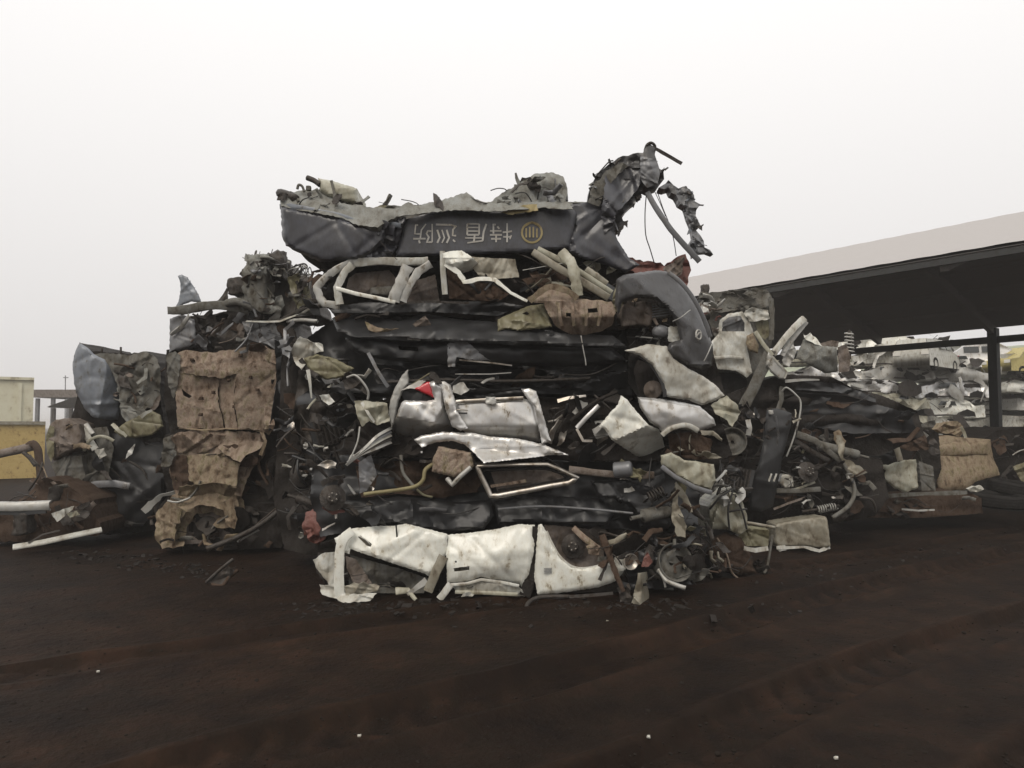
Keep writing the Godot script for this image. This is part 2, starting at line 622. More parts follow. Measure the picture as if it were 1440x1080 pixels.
func noise_tex(sd: int, freq: float, ramp: Array, o := {}) -> NoiseTexture2D:
	var n := FastNoiseLite.new()
	n.seed = sd
	n.frequency = freq
	n.noise_type = o.get("type", FastNoiseLite.TYPE_SIMPLEX_SMOOTH)
	n.fractal_octaves = o.get("oct", 5)
	n.fractal_gain = o.get("gain", 0.55)
	if o.has("warp"):
		n.domain_warp_enabled = true
		n.domain_warp_amplitude = o.warp
		n.domain_warp_frequency = freq
	var t := NoiseTexture2D.new()
	t.width = o.get("size", 512)
	t.height = o.get("size", 512)
	t.seamless = true
	t.generate_mipmaps = false
	t.noise = n
	if o.get("normal", false):
		t.as_normal_map = true
		t.bump_strength = o.get("bump", 4.0)
	elif ramp.size() > 0:
		var g := Gradient.new()
		g.offsets = PackedFloat32Array()
		g.colors = PackedColorArray()
		var os := PackedFloat32Array()
		var cs := PackedColorArray()
		for e in ramp:
			os.append(e[0])
			cs.append(e[1])
		g.offsets = os
		g.colors = cs
		t.color_ramp = g
	return t

var T := {}

func mat(c: Color, rough: float, metal := 0.0, o := {}) -> StandardMaterial3D:
	var m := StandardMaterial3D.new()
	m.albedo_color = c
	m.roughness = rough
	m.metallic = metal
	m.uv1_triplanar = true
	m.uv1_world_triplanar = true
	m.uv1_scale = Vector3(1.3, 0.75, 1.3) * float(o.get("scale", 0.9))
	if o.has("tex"):
		m.albedo_texture = T[o.tex]
	if o.has("bump"):
		m.normal_enabled = true
		m.normal_texture = T[o.bump]
		m.normal_scale = o.get("bs", 0.6)
	if o.has("rt"):
		m.roughness_texture = T[o.rt]
	if o.has("coat"):
		m.clearcoat_enabled = true
		m.clearcoat = o.coat
		m.clearcoat_roughness = 0.25
	m.cull_mode = BaseMaterial3D.CULL_DISABLED
	return m

func make_materials() -> void:
	var W := Color.WHITE
	# matter on paint: mud splashes, scuffs and rust, as patches with an outline
	T.grime = noise_tex(11, 0.009, [[0.0, Color(0.4, 0.34, 0.28)], [0.2, Color(0.68, 0.63, 0.56)], [0.27, Color(0.92, 0.9, 0.87)], [0.45, Color(0.98, 0.97, 0.96)], [0.6, W], [0.82, Color(0.96, 0.95, 0.93)], [0.9, Color(0.72, 0.66, 0.58)], [1.0, Color(0.5, 0.42, 0.34)]], {"gain": 0.7, "oct": 7})
	T.muddy = noise_tex(12, 0.008, [[0.0, Color(0.4, 0.35, 0.3)], [0.18, Color(0.62, 0.57, 0.51)], [0.3, Color(0.82, 0.79, 0.75)], [0.5, Color(0.92, 0.9, 0.87)], [0.7, W], [0.84, Color(0.9, 0.87, 0.83)], [1.0, Color(0.62, 0.56, 0.49)]], {"gain": 0.62, "oct": 6})
	T.rust = noise_tex(13, 0.01, [[0.0, Color(0.6, 0.55, 0.52)], [0.3, Color(0.82, 0.77, 0.72)], [0.55, W], [0.75, Color(0.9, 0.86, 0.82)], [1.0, Color(0.66, 0.6, 0.57)]], {"gain": 0.74, "oct": 7})
	T.stain = noise_tex(16, 0.009, [[0.0, Color(0.28, 0.22, 0.17)], [0.2, Color(0.52, 0.43, 0.35)], [0.33, Color(0.8, 0.73, 0.66)], [0.48, Color(0.94, 0.88, 0.83)], [0.6, Color(1.0, 0.97, 0.94)], [0.72, Color(0.86, 0.84, 0.7)], [0.84, Color(0.66, 0.62, 0.5)], [1.0, Color(0.4, 0.33, 0.26)]], {"gain": 0.72, "oct": 7, "warp": 20.0})
	T.dark = noise_tex(14, 0.009, [[0.0, Color(0.6, 0.56, 0.52)], [0.45, Color(0.85, 0.83, 0.81)], [0.7, W], [1.0, Color(0.75, 0.73, 0.71)]], {"gain": 0.72, "oct": 7})
	T.soil = noise_tex(15, 0.004, [[0.0, Color(0.6, 0.55, 0.53)], [0.3, Color(0.75, 0.69, 0.63)], [0.45, Color(0.86, 0.78, 0.7)], [0.55, Color(0.8, 0.77, 0.69)], [0.7, Color(1.0, 0.9, 0.82)], [1.0, Color(0.85, 0.77, 0.68)]], {"gain": 0.66, "oct": 8, "warp": 60.0, "size": 1024})
	T.dents = noise_tex(21, 0.012, [], {"normal": true, "bump": 5.0, "oct": 4})
	T.grit = noise_tex(22, 0.035, [], {"normal": true, "bump": 7.0, "oct": 5, "gain": 0.7})
	T.clods = noise_tex(23, 0.02, [], {"normal": true, "bump": 10.0, "oct": 6, "gain": 0.68, "size": 1024})
	T.gloss = noise_tex(24, 0.01, [[0.0, Color(0.55, 0.55, 0.55)], [0.45, Color(0.7, 0.7, 0.7)], [0.55, Color(1, 1, 1)], [1.0, Color(1, 1, 1)]], {"gain": 0.65})
	var P := {"tex": "grime", "bump": "dents", "bs": 0.35, "rt": "gloss"}
	M.white = mat(lin(0.78, 0.79, 0.73), 0.4, 0.0, P.merged({"coat": 0.3}))
	M.off_white = mat(lin(0.54, 0.55, 0.52), 0.45, 0.0, P.merged({"tex": "muddy"}, true))
	M.cream = mat(lin(0.4, 0.4, 0.33), 0.5, 0.0, P.merged({"tex": "muddy"}, true))
	M.olive = mat(lin(0.2, 0.19, 0.12), 0.6, 0.0, P.merged({"tex": "muddy"}, true))
	M.silver = mat(lin(0.68, 0.68, 0.67), 0.36, 0.65, {"tex": "grime", "scale": 0.7, "coat": 0.3})
	M.chrome = mat(lin(0.52, 0.5, 0.47), 0.4, 0.85, {"tex": "muddy"})
	M.pale_grey = mat(lin(0.42, 0.42, 0.4), 0.5, 0.2, P)
	M.grey = mat(lin(0.17, 0.175, 0.185), 0.5, 0.2, P)
	M.blue_grey = mat(lin(0.2, 0.22, 0.25), 0.5, 0.2, P)
	M.dark_grey = mat(lin(0.06, 0.06, 0.063), 0.42, 0.0, P)
	M.black = mat(lin(0.02, 0.021, 0.023), 0.5, 0.0, {"tex": "dark", "bump": "dents", "bs": 0.25, "coat": 0.15})
	M.navy = mat(lin(0.05, 0.052, 0.064), 0.4, 0.0, {"tex": "dark", "coat": 0.4})
	M.dark_shade_steel = mat(lin(0.032, 0.029, 0.027), 0.7, 0.2, {"tex": "rust", "bump": "grit"})  # near-black steel; on the cores its colour stands for shaded gaps
	M.steel = mat(lin(0.075, 0.07, 0.066), 0.55, 0.4, {"tex": "rust", "bump": "grit"})
	M.under = mat(lin(0.24, 0.25, 0.24), 0.75, 0.0, {"tex": "muddy", "bump": "grit"})
	M.dusty = mat(lin(0.16, 0.16, 0.15), 0.85, 0.0, {"tex": "muddy", "bump": "grit"})
	M.rust = mat(lin(0.29, 0.25, 0.215), 0.75, 0.15, {"tex": "stain", "bump": "grit", "bs": 0.6})
	M.rust_dark = mat(lin(0.075, 0.053, 0.04), 0.85, 0.0, {"tex": "rust", "bump": "grit"})
	M.tan = mat(lin(0.25, 0.215, 0.16), 0.7, 0.0, {"tex": "stain", "bump": "grit", "bs": 0.5})
	M.mauve = mat(lin(0.19, 0.165, 0.15), 0.9, 0.0, {"tex": "muddy", "bump": "grit"})
	M.beige = mat(lin(0.3, 0.285, 0.235), 0.5, 0.1, {"tex": "muddy", "bump": "dents", "bs": 0.5})
	M.red = mat(lin(0.5, 0.03, 0.04), 0.25, 0.0, {"coat": 0.6})
	M.red_paint = mat(lin(0.2, 0.085, 0.072), 0.6, 0.0, {"tex": "muddy", "bump": "grit"})
	M.clear = mat(lin(0.7, 0.68, 0.62), 0.25, 0.0, {"coat": 0.6})
	M.yellow = mat(lin(0.46, 0.34, 0.13), 0.6, 0.0, {"tex": "grime", "bump": "dents"})
	M.yellow_tube = mat(lin(0.26, 0.23, 0.12), 0.6, 0.0, {"tex": "muddy"})
	M.yellow_pale = mat(lin(0.42, 0.36, 0.14), 0.6, 0.0, {"tex": "grime"})
	M.amber = mat(lin(0.33, 0.27, 0.13), 0.6, 0.0, {"tex": "grime"})
	M.rubber = mat(lin(0.022, 0.021, 0.02), 0.8, 0.0, {"tex": "dark", "bump": "grit"})
	M.wire = mat(lin(0.03, 0.028, 0.026), 0.6)
	M.glass = mat(lin(0.03, 0.035, 0.035), 0.15, 0.0, {"coat": 1.0})
	M.letter = mat(lin(0.5, 0.49, 0.46), 0.6, 0.0, {"tex": "grime"})
	M.soil = mat(lin(0.056, 0.0393, 0.0302), 0.75, 0.0, {"tex": "soil", "bump": "clods", "bs": 0.5, "scale": 0.28})
	M.soil.vertex_color_use_as_albedo = true
	M.soil.metallic_specular = 0.2
	M.roof = mat(lin(0.37, 0.35, 0.34), 0.75)
	M.post = mat(lin(0.03, 0.032, 0.032), 0.7, 0.0, {"tex": "rust"})
	M.green_roof = mat(lin(0.3, 0.33, 0.25), 0.8, 0.0, {"tex": "grime", "scale": 0.1})
	M.wall = mat(lin(0.62, 0.6, 0.46), 0.85, 0.0, {"tex": "grime", "scale": 0.15})
	M.crumb = mat(lin(0.016, 0.012, 0.0095), 0.9)
	for k in ["dark_shade_steel", "steel", "rust_dark", "rubber", "crumb", "mauve", "dusty"]:
		M[k].metallic_specular = 0.25
	M.stone = mat(lin(0.3, 0.28, 0.26), 0.9, 0.0, {"tex": "rust", "bump": "grit"})

func _ready() -> void:
	# --- camera, sky, sun, exposure
	var cam := Camera3D.new()
	cam.name = "camera"
	add_child(cam)
	cam.position = Vector3(0, EYE, 0)
	cam.rotation.x = PITCH
	cam.fov = rad_to_deg(2.0 * atan(540.0 / F))
	cam.far = 2000.0
	cam.current = true
	var sm := ProceduralSkyMaterial.new()
	sm.sky_top_color = Color(0.985, 0.98, 0.975)
	sm.sky_horizon_color = Color(0.745, 0.735, 0.73)
	sm.sky_curve = 0.55
	sm.energy_multiplier = 1.28
	sm.ground_bottom_color = Color(0.15, 0.14, 0.13)
	sm.ground_horizon_color = Color(0.745, 0.735, 0.73)
	sm.sun_angle_max = 0.0
	var sky := Sky.new()
	sky.sky_material = sm
	var env := Environment.new()
	env.background_mode = Environment.BG_SKY
	env.sky = sky
	env.tonemap_mode = Environment.TONE_MAPPER_LINEAR
	env.tonemap_exposure = 1.1
	env.fog_enabled = true
	env.fog_density = 0.002
	env.fog_light_color = Color(0.86, 0.85, 0.84)
	env.sdfgi_enabled = true
	env.ssao_enabled = true
	env.ssil_enabled = true
	var we := WorldEnvironment.new()
	we.name = "sky_environment"
	we.environment = env
	add_child(we)
	var sun := DirectionalLight3D.new()
	sun.name = "sun"
	sun.light_energy = 0.5
	sun.light_angular_distance = 35.0
	sun.light_color = Color(1.0, 0.97, 0.93)
	sun.shadow_enabled = true
	add_child(sun)
	sun.rotation_degrees = Vector3(-48, -22, 0)
	nz.seed = 5
	nc.seed = 9
	ns.seed = 6
	ns.frequency = 0.01
	ns.fractal_octaves = 2
	ns.noise_type = FastNoiseLite.TYPE_SIMPLEX_SMOOTH
	nc.noise_type = FastNoiseLite.TYPE_CELLULAR
	nc.cellular_return_type = FastNoiseLite.RETURN_DISTANCE
	nc.frequency = 0.01
	nc.fractal_type = FastNoiseLite.FRACTAL_NONE
	nz.frequency = 0.01
	nz.fractal_octaves = 4
	make_materials()
	# --- setting
	build_ground()
	build_shed()
	build_left_background()
	print("setting ", Time.get_ticks_msec())
	# --- wrecks
	build_main_stack()
	print("main ", Time.get_ticks_msec())
	build_left_stacks()
	build_right_pile()
	build_yard_stacks()
	print("piles ", Time.get_ticks_msec())
	build_loose()
	print("done ", Time.get_ticks_msec())

func structure(o: Node, called: String) -> void:
	o.name = called
	o.set_meta("kind", "structure")

func spread_axis(lo: float, hi: float, dense: float, far: float) -> PackedFloat32Array:
	var a := PackedFloat32Array()
	var x := lo
	while x < hi:
		a.append(x)
		x += dense
	var s := dense
	while x < far:
		a.append(x)
		s *= 1.16
		x += s
	a.append(far)
	s = dense
	x = lo
	var front := PackedFloat32Array()
	while x > -far:
		s *= 1.16
		x -= s
		front.append(x)
	front.reverse()
	front.append_array(a)
	return front

var mud := 0.0

func rut(p: Vector2, a: Vector2, b: Vector2, w: float, deep: float) -> float:
	var t := (b - a).normalized()
	var q := p - a
	var along := q.dot(t)
	var side := q.dot(t.orthogonal()) + 0.35 * nz.get_noise_1d(along * 8.0 + w * 999.0)
	var u := absf(side) / w
	if u > 1.6:
		return 0.0
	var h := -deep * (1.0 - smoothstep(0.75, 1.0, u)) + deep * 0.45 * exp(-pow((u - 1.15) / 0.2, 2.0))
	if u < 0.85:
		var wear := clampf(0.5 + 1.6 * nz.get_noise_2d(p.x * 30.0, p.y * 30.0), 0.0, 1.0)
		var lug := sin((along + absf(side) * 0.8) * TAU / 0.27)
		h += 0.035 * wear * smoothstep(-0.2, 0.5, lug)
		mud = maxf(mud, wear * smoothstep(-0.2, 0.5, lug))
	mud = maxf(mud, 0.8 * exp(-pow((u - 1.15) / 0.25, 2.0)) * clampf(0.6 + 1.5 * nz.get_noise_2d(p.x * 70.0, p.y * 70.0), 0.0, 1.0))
	return h

func build_ground() -> void:
	var xs := spread_axis(-6.5, 9.0, 0.075, 900.0)
	var zs := spread_axis(3.2, 12.5, 0.06, 900.0)
	var v := PackedVector3Array()
	var ix := PackedInt32Array()
	var col := PackedColorArray()
	for z in zs:
		for x in xs:
			var p := Vector2(x, z)
			var h := 0.0
			mud = 0.0
			if absf(x) < 40.0 and absf(z) < 50.0:
				h = 0.03 * nz.get_noise_2d(x * 22.0, z * 30.0) + 0.012 * nz.get_noise_2d(x * 95.0, z * 95.0 + 400.0)
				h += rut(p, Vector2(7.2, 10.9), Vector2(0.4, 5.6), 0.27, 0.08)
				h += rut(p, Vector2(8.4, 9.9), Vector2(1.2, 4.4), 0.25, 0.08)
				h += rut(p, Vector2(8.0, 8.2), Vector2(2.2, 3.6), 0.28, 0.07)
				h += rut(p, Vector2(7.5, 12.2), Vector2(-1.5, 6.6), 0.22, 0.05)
			v.append(Vector3(x, h, -z))
			# drier brown mud dragged along the wheel tracks, wet black soil elsewhere; lighter lugs and shoulders stand in for relief shading
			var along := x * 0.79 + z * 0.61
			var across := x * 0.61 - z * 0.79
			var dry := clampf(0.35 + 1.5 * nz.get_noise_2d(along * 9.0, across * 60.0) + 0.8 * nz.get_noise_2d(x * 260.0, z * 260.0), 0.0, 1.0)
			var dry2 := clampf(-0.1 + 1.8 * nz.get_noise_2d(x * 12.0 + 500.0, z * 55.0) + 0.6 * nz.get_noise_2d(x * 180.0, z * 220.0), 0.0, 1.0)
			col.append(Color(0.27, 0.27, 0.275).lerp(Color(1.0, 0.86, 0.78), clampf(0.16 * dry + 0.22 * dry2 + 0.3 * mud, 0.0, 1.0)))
	var k := xs.size()
	for j in zs.size() - 1:
		for i in k - 1:
			var a := j * k + i
			ix.append_array(PackedInt32Array([a, a + k, a + k + 1, a, a + k + 1, a + 1]))
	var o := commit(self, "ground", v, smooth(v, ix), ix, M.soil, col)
	structure(o, "ground")

# a straight block between two points, square to them
func beam(par: Node3D, nm: String, a: Vector3, b: Vector3, w: float, h: float, m: Material) -> MeshInstance3D:
	var t := (b - a).normalized()
	var s := t.cross(Vector3.UP)
	if s.length() < 0.01:
		s = Vector3(0.8, 0, -0.6)
	s = s.normalized()
	var u := s.cross(t).normalized()
	var v := PackedVector3Array()
	var n := PackedVector3Array()
	var ix := PackedInt32Array()
	for f in [[s * w / 2, u * h / 2], [s * -w / 2, u * h / 2], [u * h / 2, s * w / 2], [u * -h / 2, s * w / 2]]:
		quad(v, n, ix, [a + f[0] + f[1], b + f[0] + f[1], b + f[0] - f[1], a + f[0] - f[1]], (f[0] as Vector3).normalized())
	for e in [[a, -t], [b, t]]:
		var c := []
		for q in [[1, 1], [1, -1], [-1, -1], [-1, 1]]:
			c.append(e[0] + s * w / 2 * q[0] + u * h / 2 * q[1])
		quad(v, n, ix, c, e[1])
	return commit(par, nm, v, n, ix, m)

# a corrugated sheet from corner a along u (ridges run along w)
func corrugated(par: Node3D, nm: String, a: Vector3, u: Vector3, w: Vector3, m: Material, under: Material, pitch := 0.4, deep := 0.008) -> MeshInstance3D:
	var k := int(u.length() / pitch) * 2
	var up := u.cross(w).normalized()
	if up.y < 0:
		up = -up
	var v := PackedVector3Array()
	var ix := PackedInt32Array()
	for i in k + 1:
		var h := deep if i % 4 < 2 else 0.0
		for j in 5:
			v.append(a + u * (float(i) / k) + w * (j / 4.0) + up * h)
	for i in k:
		for j in 4:
			var q := i * 5 + j
			ix.append_array(PackedInt32Array([q, q + 1, q + 6, q, q + 6, q + 5]))
	var o := commit(par, nm, v, smooth(v, ix), ix, m)
	if under:
		var v2 := PackedVector3Array()
		for c in [a, a + u, a + u + w, a + w]:
			v2.append(c - up * 0.06)
		var i2 := PackedInt32Array([0, 1, 2, 0, 2, 3])
		commit(par, "roof_lining", v2, smooth(v2, i2), i2, under)
	return o

func shed_at(n: float, t: float, h: float) -> Vector3:
	return Vector3((0.8 * n - 0.6 * t) * 0.65, EYE + (h - EYE) * 0.65 if h > 0.0 else 0.0, -(0.6 * n + 0.8 * t) * 0.65)

func build_shed() -> void:
	var s := thing("open_shed", "long open-sided steel shed with pale gabled roof behind the wreck heaps", "shed", shed_at(34.5, 20, 0))
	var t0 := -12.0
	var t1 := 46.0
	var run := shed_at(25, t1, 0) - shed_at(25, t0, 0)
	corrugated(s, "roof_slope", shed_at(24.5, t0, 6.95), run, shed_at(34.5, t0, 10.25) - shed_at(24.5, t0, 6.95), M.roof, M.roof)
	corrugated(s, "roof_slope", shed_at(44.2, t0, 6.93), run, shed_at(34.5, t0, 10.25) - shed_at(44.2, t0, 6.93), M.roof, M.roof)
	beam(s, "eave_beam", shed_at(24.6, t0, 6.72), shed_at(24.6, t1, 6.72), 0.1, 0.12, M.post)
	beam(s, "eave_beam", shed_at(44, t0, 6.2), shed_at(44, t1, 6.2), 0.16, 0.22, M.post)
	for t in [5.0, 23.0, 41.0]:
		beam(s, "post", shed_at(25, t, 0), shed_at(25, t, 6.6), 0.28, 0.28, M.post)
	for t in [-1.0, 17.0, 35.0]:
		beam(s, "post", shed_at(44, t, 0), shed_at(44, t, 6.8), 0.28, 0.28, M.post)
	for t in [-1.0, 5.0, 11.0, 17.0, 23.0, 29.0, 35.0, 41.0]:
		beam(s, "rafter", shed_at(25, t, 6.75), shed_at(34.5, t, 9.95), 0.16, 0.3, M.roof)
		beam(s, "rafter", shed_at(44, t, 6.7), shed_at(34.5, t, 9.95), 0.16, 0.3, M.roof)
	for k in 4:
		var n := 27.0 + k * 2.0
		beam(s, "purlin", shed_at(n, t0, 7.0 + (n - 25) * 0.342 - 0.14), shed_at(n, t1, 7.0 + (n - 25) * 0.342 - 0.14), 0.1, 0.14, M.roof)
		n = 42.0 - k * 2.0
		beam(s, "purlin", shed_at(n, t0, 7.0 + (44 - n) * 0.342 - 0.14), shed_at(n, t1, 7.0 + (44 - n) * 0.342 - 0.14), 0.1, 0.14, M.roof)
	# lower shed beyond
	var g := thing("green_shed", "low greenish-roofed shed standing beyond the steel shed", "shed", shed_at(75, 30, 0))
	corrugated(g, "roof_slope", shed_at(66, -40, 5.0), shed_at(66, 60, 0) - shed_at(66, -40, 0), shed_at(78, 0, 9.0) - shed_at(66, 0, 5.0), M.green_roof, M.green_roof)
	corrugated(g, "roof_slope", shed_at(90, -40, 5.0), shed_at(66, 60, 0) - shed_at(66, -40, 0), shed_at(78, 0, 9.0) - shed_at(90, 0, 5.0), M.green_roof, null)
	beam(g, "wall", shed_at(70, -40, 2.4), shed_at(70, 60, 2.4), 0.2, 4.8, M.post)
	for k in 9:
		beam(g, "post", shed_at(66.4, -38.0 + k * 12, 0), shed_at(66.4, -38.0 + k * 12, 4.9), 0.25, 0.25, M.post)

func block(par: Node3D, nm: String, a: Vector3, b: Vector3, m: Material) -> MeshInstance3D:
	var c := (a + b) * 0.5
	return beam(par, nm, Vector3(c.x, minf(a.y, b.y), c.z), Vector3(c.x, maxf(a.y, b.y), c.z), absf(a.x - b.x), absf(a.z - b.z), m)

func box_at(par: Node3D, nm: String, c: Vector3, size: Vector3, m: Material) -> MeshInstance3D:
	return beam(par, nm, c - Vector3(size.x / 2, 0, 0), c + Vector3(size.x / 2, 0, 0), size.z, size.y, m)

# an upright block: corner a, run and deep horizontally, from y0 up by h
func slab_wall(par: Node3D, nm: String, a: Vector3, run: Vector3, deep: Vector3, y0: float, h: float, m: Material) -> MeshInstance3D:
	return plate(par, nm, a + run * 0.5 + deep * 0.5 + Vector3(0, y0 + h * 0.5, 0), run * 0.5, Vector3(0, h * 0.5, 0), deep * -0.5, m)

func build_left_background() -> void:
	# cream walled building with a flat top
	var d := 46.0
	var b := thing("yard_building", "plain cream rendered building with a flat roof beyond the yellow barrier", "building", px(10, 600, d) * Vector3(1, 0, 1))
	var a1 := px(48, 535, d)
	var run := Vector3(-0.84, 0, 0.54)
	var deep := Vector3(-0.54, 0, -0.84)
	var foot1 := Vector3(a1.x, 0, a1.z)
	slab_wall(b, "wall", foot1, run * 14.0, deep * 8.0, 0.0, a1.y, M.wall)
	slab_wall(b, "roof_edge", foot1 - deep * 0.15, run * 14.1, deep * 8.2, a1.y + 0.003, 0.16, M.wall)
	for k in 4:
		slab_wall(b, "pilaster", foot1 + run * (0.6 + k * 2.6) - deep * 0.1, run * 0.22, deep * 0.1, 0.0, a1.y - 0.2, M.wall)
	# yellow painted barrier wall
	d = 26.0
	var y := thing("yellow_barrier", "long yellow painted barrier wall in front of the cream building", "barrier", px(20, 600, d) * Vector3(1, 0, 1))
	var e1 := px(64, 597, d)
	var foot2 := Vector3(e1.x, 0, e1.z)
	for k in 5:
		slab_wall(y, "panel", foot2 + run * (k * 2.2), run * 2.17, deep * 0.25, 0.0, e1.y, M.yellow)
	slab_wall(y, "coping", foot2 - deep * 0.08, run * 11.0, deep * 0.4, e1.y + 0.003, 0.1, M.beige)
	# excavator arm end resting before the barrier
	var x := thing("boom_arm", "weathered grey-brown machine arm with a bent joint before the yellow barrier", "machine arm", px(30, 655, 20.0) * Vector3(1, 0, 1))
	tube(x, "arm", [[-90, 650, 20.0], [-20, 642, 20.0], [20, 634, 20.0], [45, 628, 20.0]], 0.14, M.mauve, {"flat": 0.8})
	tube(x, "joint", [[38, 630, 20.0], [46, 624, 20.0], [53, 632, 20.0], [55, 648, 20.0], [57, 668, 20.0], [56, 685, 20.0]], 0.1, M.rust_dark, {})
	tube(x, "ram", [[33, 636, 19.9], [42, 644, 19.9], [50, 655, 19.9]], 0.05, M.steel, {})
	tube(x, "stand", [[-88, 650, 20.0], [-88, 690, 20.0]], 0.12, M.rust_dark, {})
	# far shelters
	d = 70.0
	var s := thing("far_shelter", "far grey-roofed open shelter beside the cream building", "shelter", px(80, 590, d) * Vector3(1, 0, 1))
	var r0 := px(49, 549, d)
	var r1 := px(135, 560, d)
	box_at(s, "roof", Vector3((r0.x + r1.x) / 2, r0.y - 0.3, -d - 3), Vector3(r1.x - r0.x, 0.7, 7.0), M.mauve)
	for k in 5:
		box_at(s, "post", Vector3(r0.x + 0.3 + k * 1.4, r0.y / 2 - 0.4, -d), Vector3(0.28, r0.y - 0.65, 0.28), M.grey)
	box_at(s, "back_wall", Vector3((r0.x + r1.x) / 2, 1.6, -d - 6), Vector3(r1.x - r0.x - 0.4, 3.2, 0.3), M.dusty)
	d = 58.0
	var p := thing("pavilion", "small pavilion with a pale sloping roof before the far shelter", "pavilion", px(95, 590, d) * Vector3(1, 0, 1))
	var q0 := px(66, 572, d)
	var q1 := px(106, 558, d)
	var q2 := px(150, 572, d)
	corrugated(p, "roof", q0, Vector3(q1.x - q0.x, q1.y - q0.y, 0), Vector3(0, 0, -5.0), M.beige, M.beige)
	corrugated(p, "roof", q1, Vector3(q2.x - q1.x, q2.y - q1.y, 0), Vector3(0, 0, -5.0), M.beige, M.beige)
	for k in 4:
		box_at(p, "post", Vector3(q0.x + 0.35 + k * 1.3, q0.y / 2 - 0.05, -d - 0.3), Vector3(0.22, q0.y - 0.12, 0.22), M.steel)
	# a line mast
	var m := thing("mast", "thin far mast rising behind the pavilion roof", "mast", px(92, 590, 80.0) * Vector3(1, 0, 1))
	tube(m, "pole", [px(92, 600, 80.0) * Vector3(1, 0, 1), px(92, 528, 80.0)], 0.05, M.grey, {"sides": 6})
	tube(m, "crossbar", [[89, 531, 80.0], [96, 531, 80.0]], 0.05, M.grey, {"sides": 6})

const D := 7.75

func foot(x: float, y: float, d: float) -> Vector3:
	return px(x, y, d)

func glyph(par: Node3D, nm: String, strokes: Array, box: Rect2, d: float, m: Material, w := 0.017) -> void:
	# letters stand on their heads: the car lies on its roof
	var holder := Node3D.new()
	holder.name = nm
	par.add_child(holder, true)
	for s in strokes:
		var p := []
		for i in range(0, s.size(), 2):
			p.append([box.end.x - s[i] / 10.0 * box.size.x, box.end.y - s[i + 1] / 10.0 * box.size.y, d])
		strip(holder, "stroke", p, w * rng.randf_range(0.75, 1.1), m, {"thick": 0.003, "wobble": 0.2, "sub": 2})

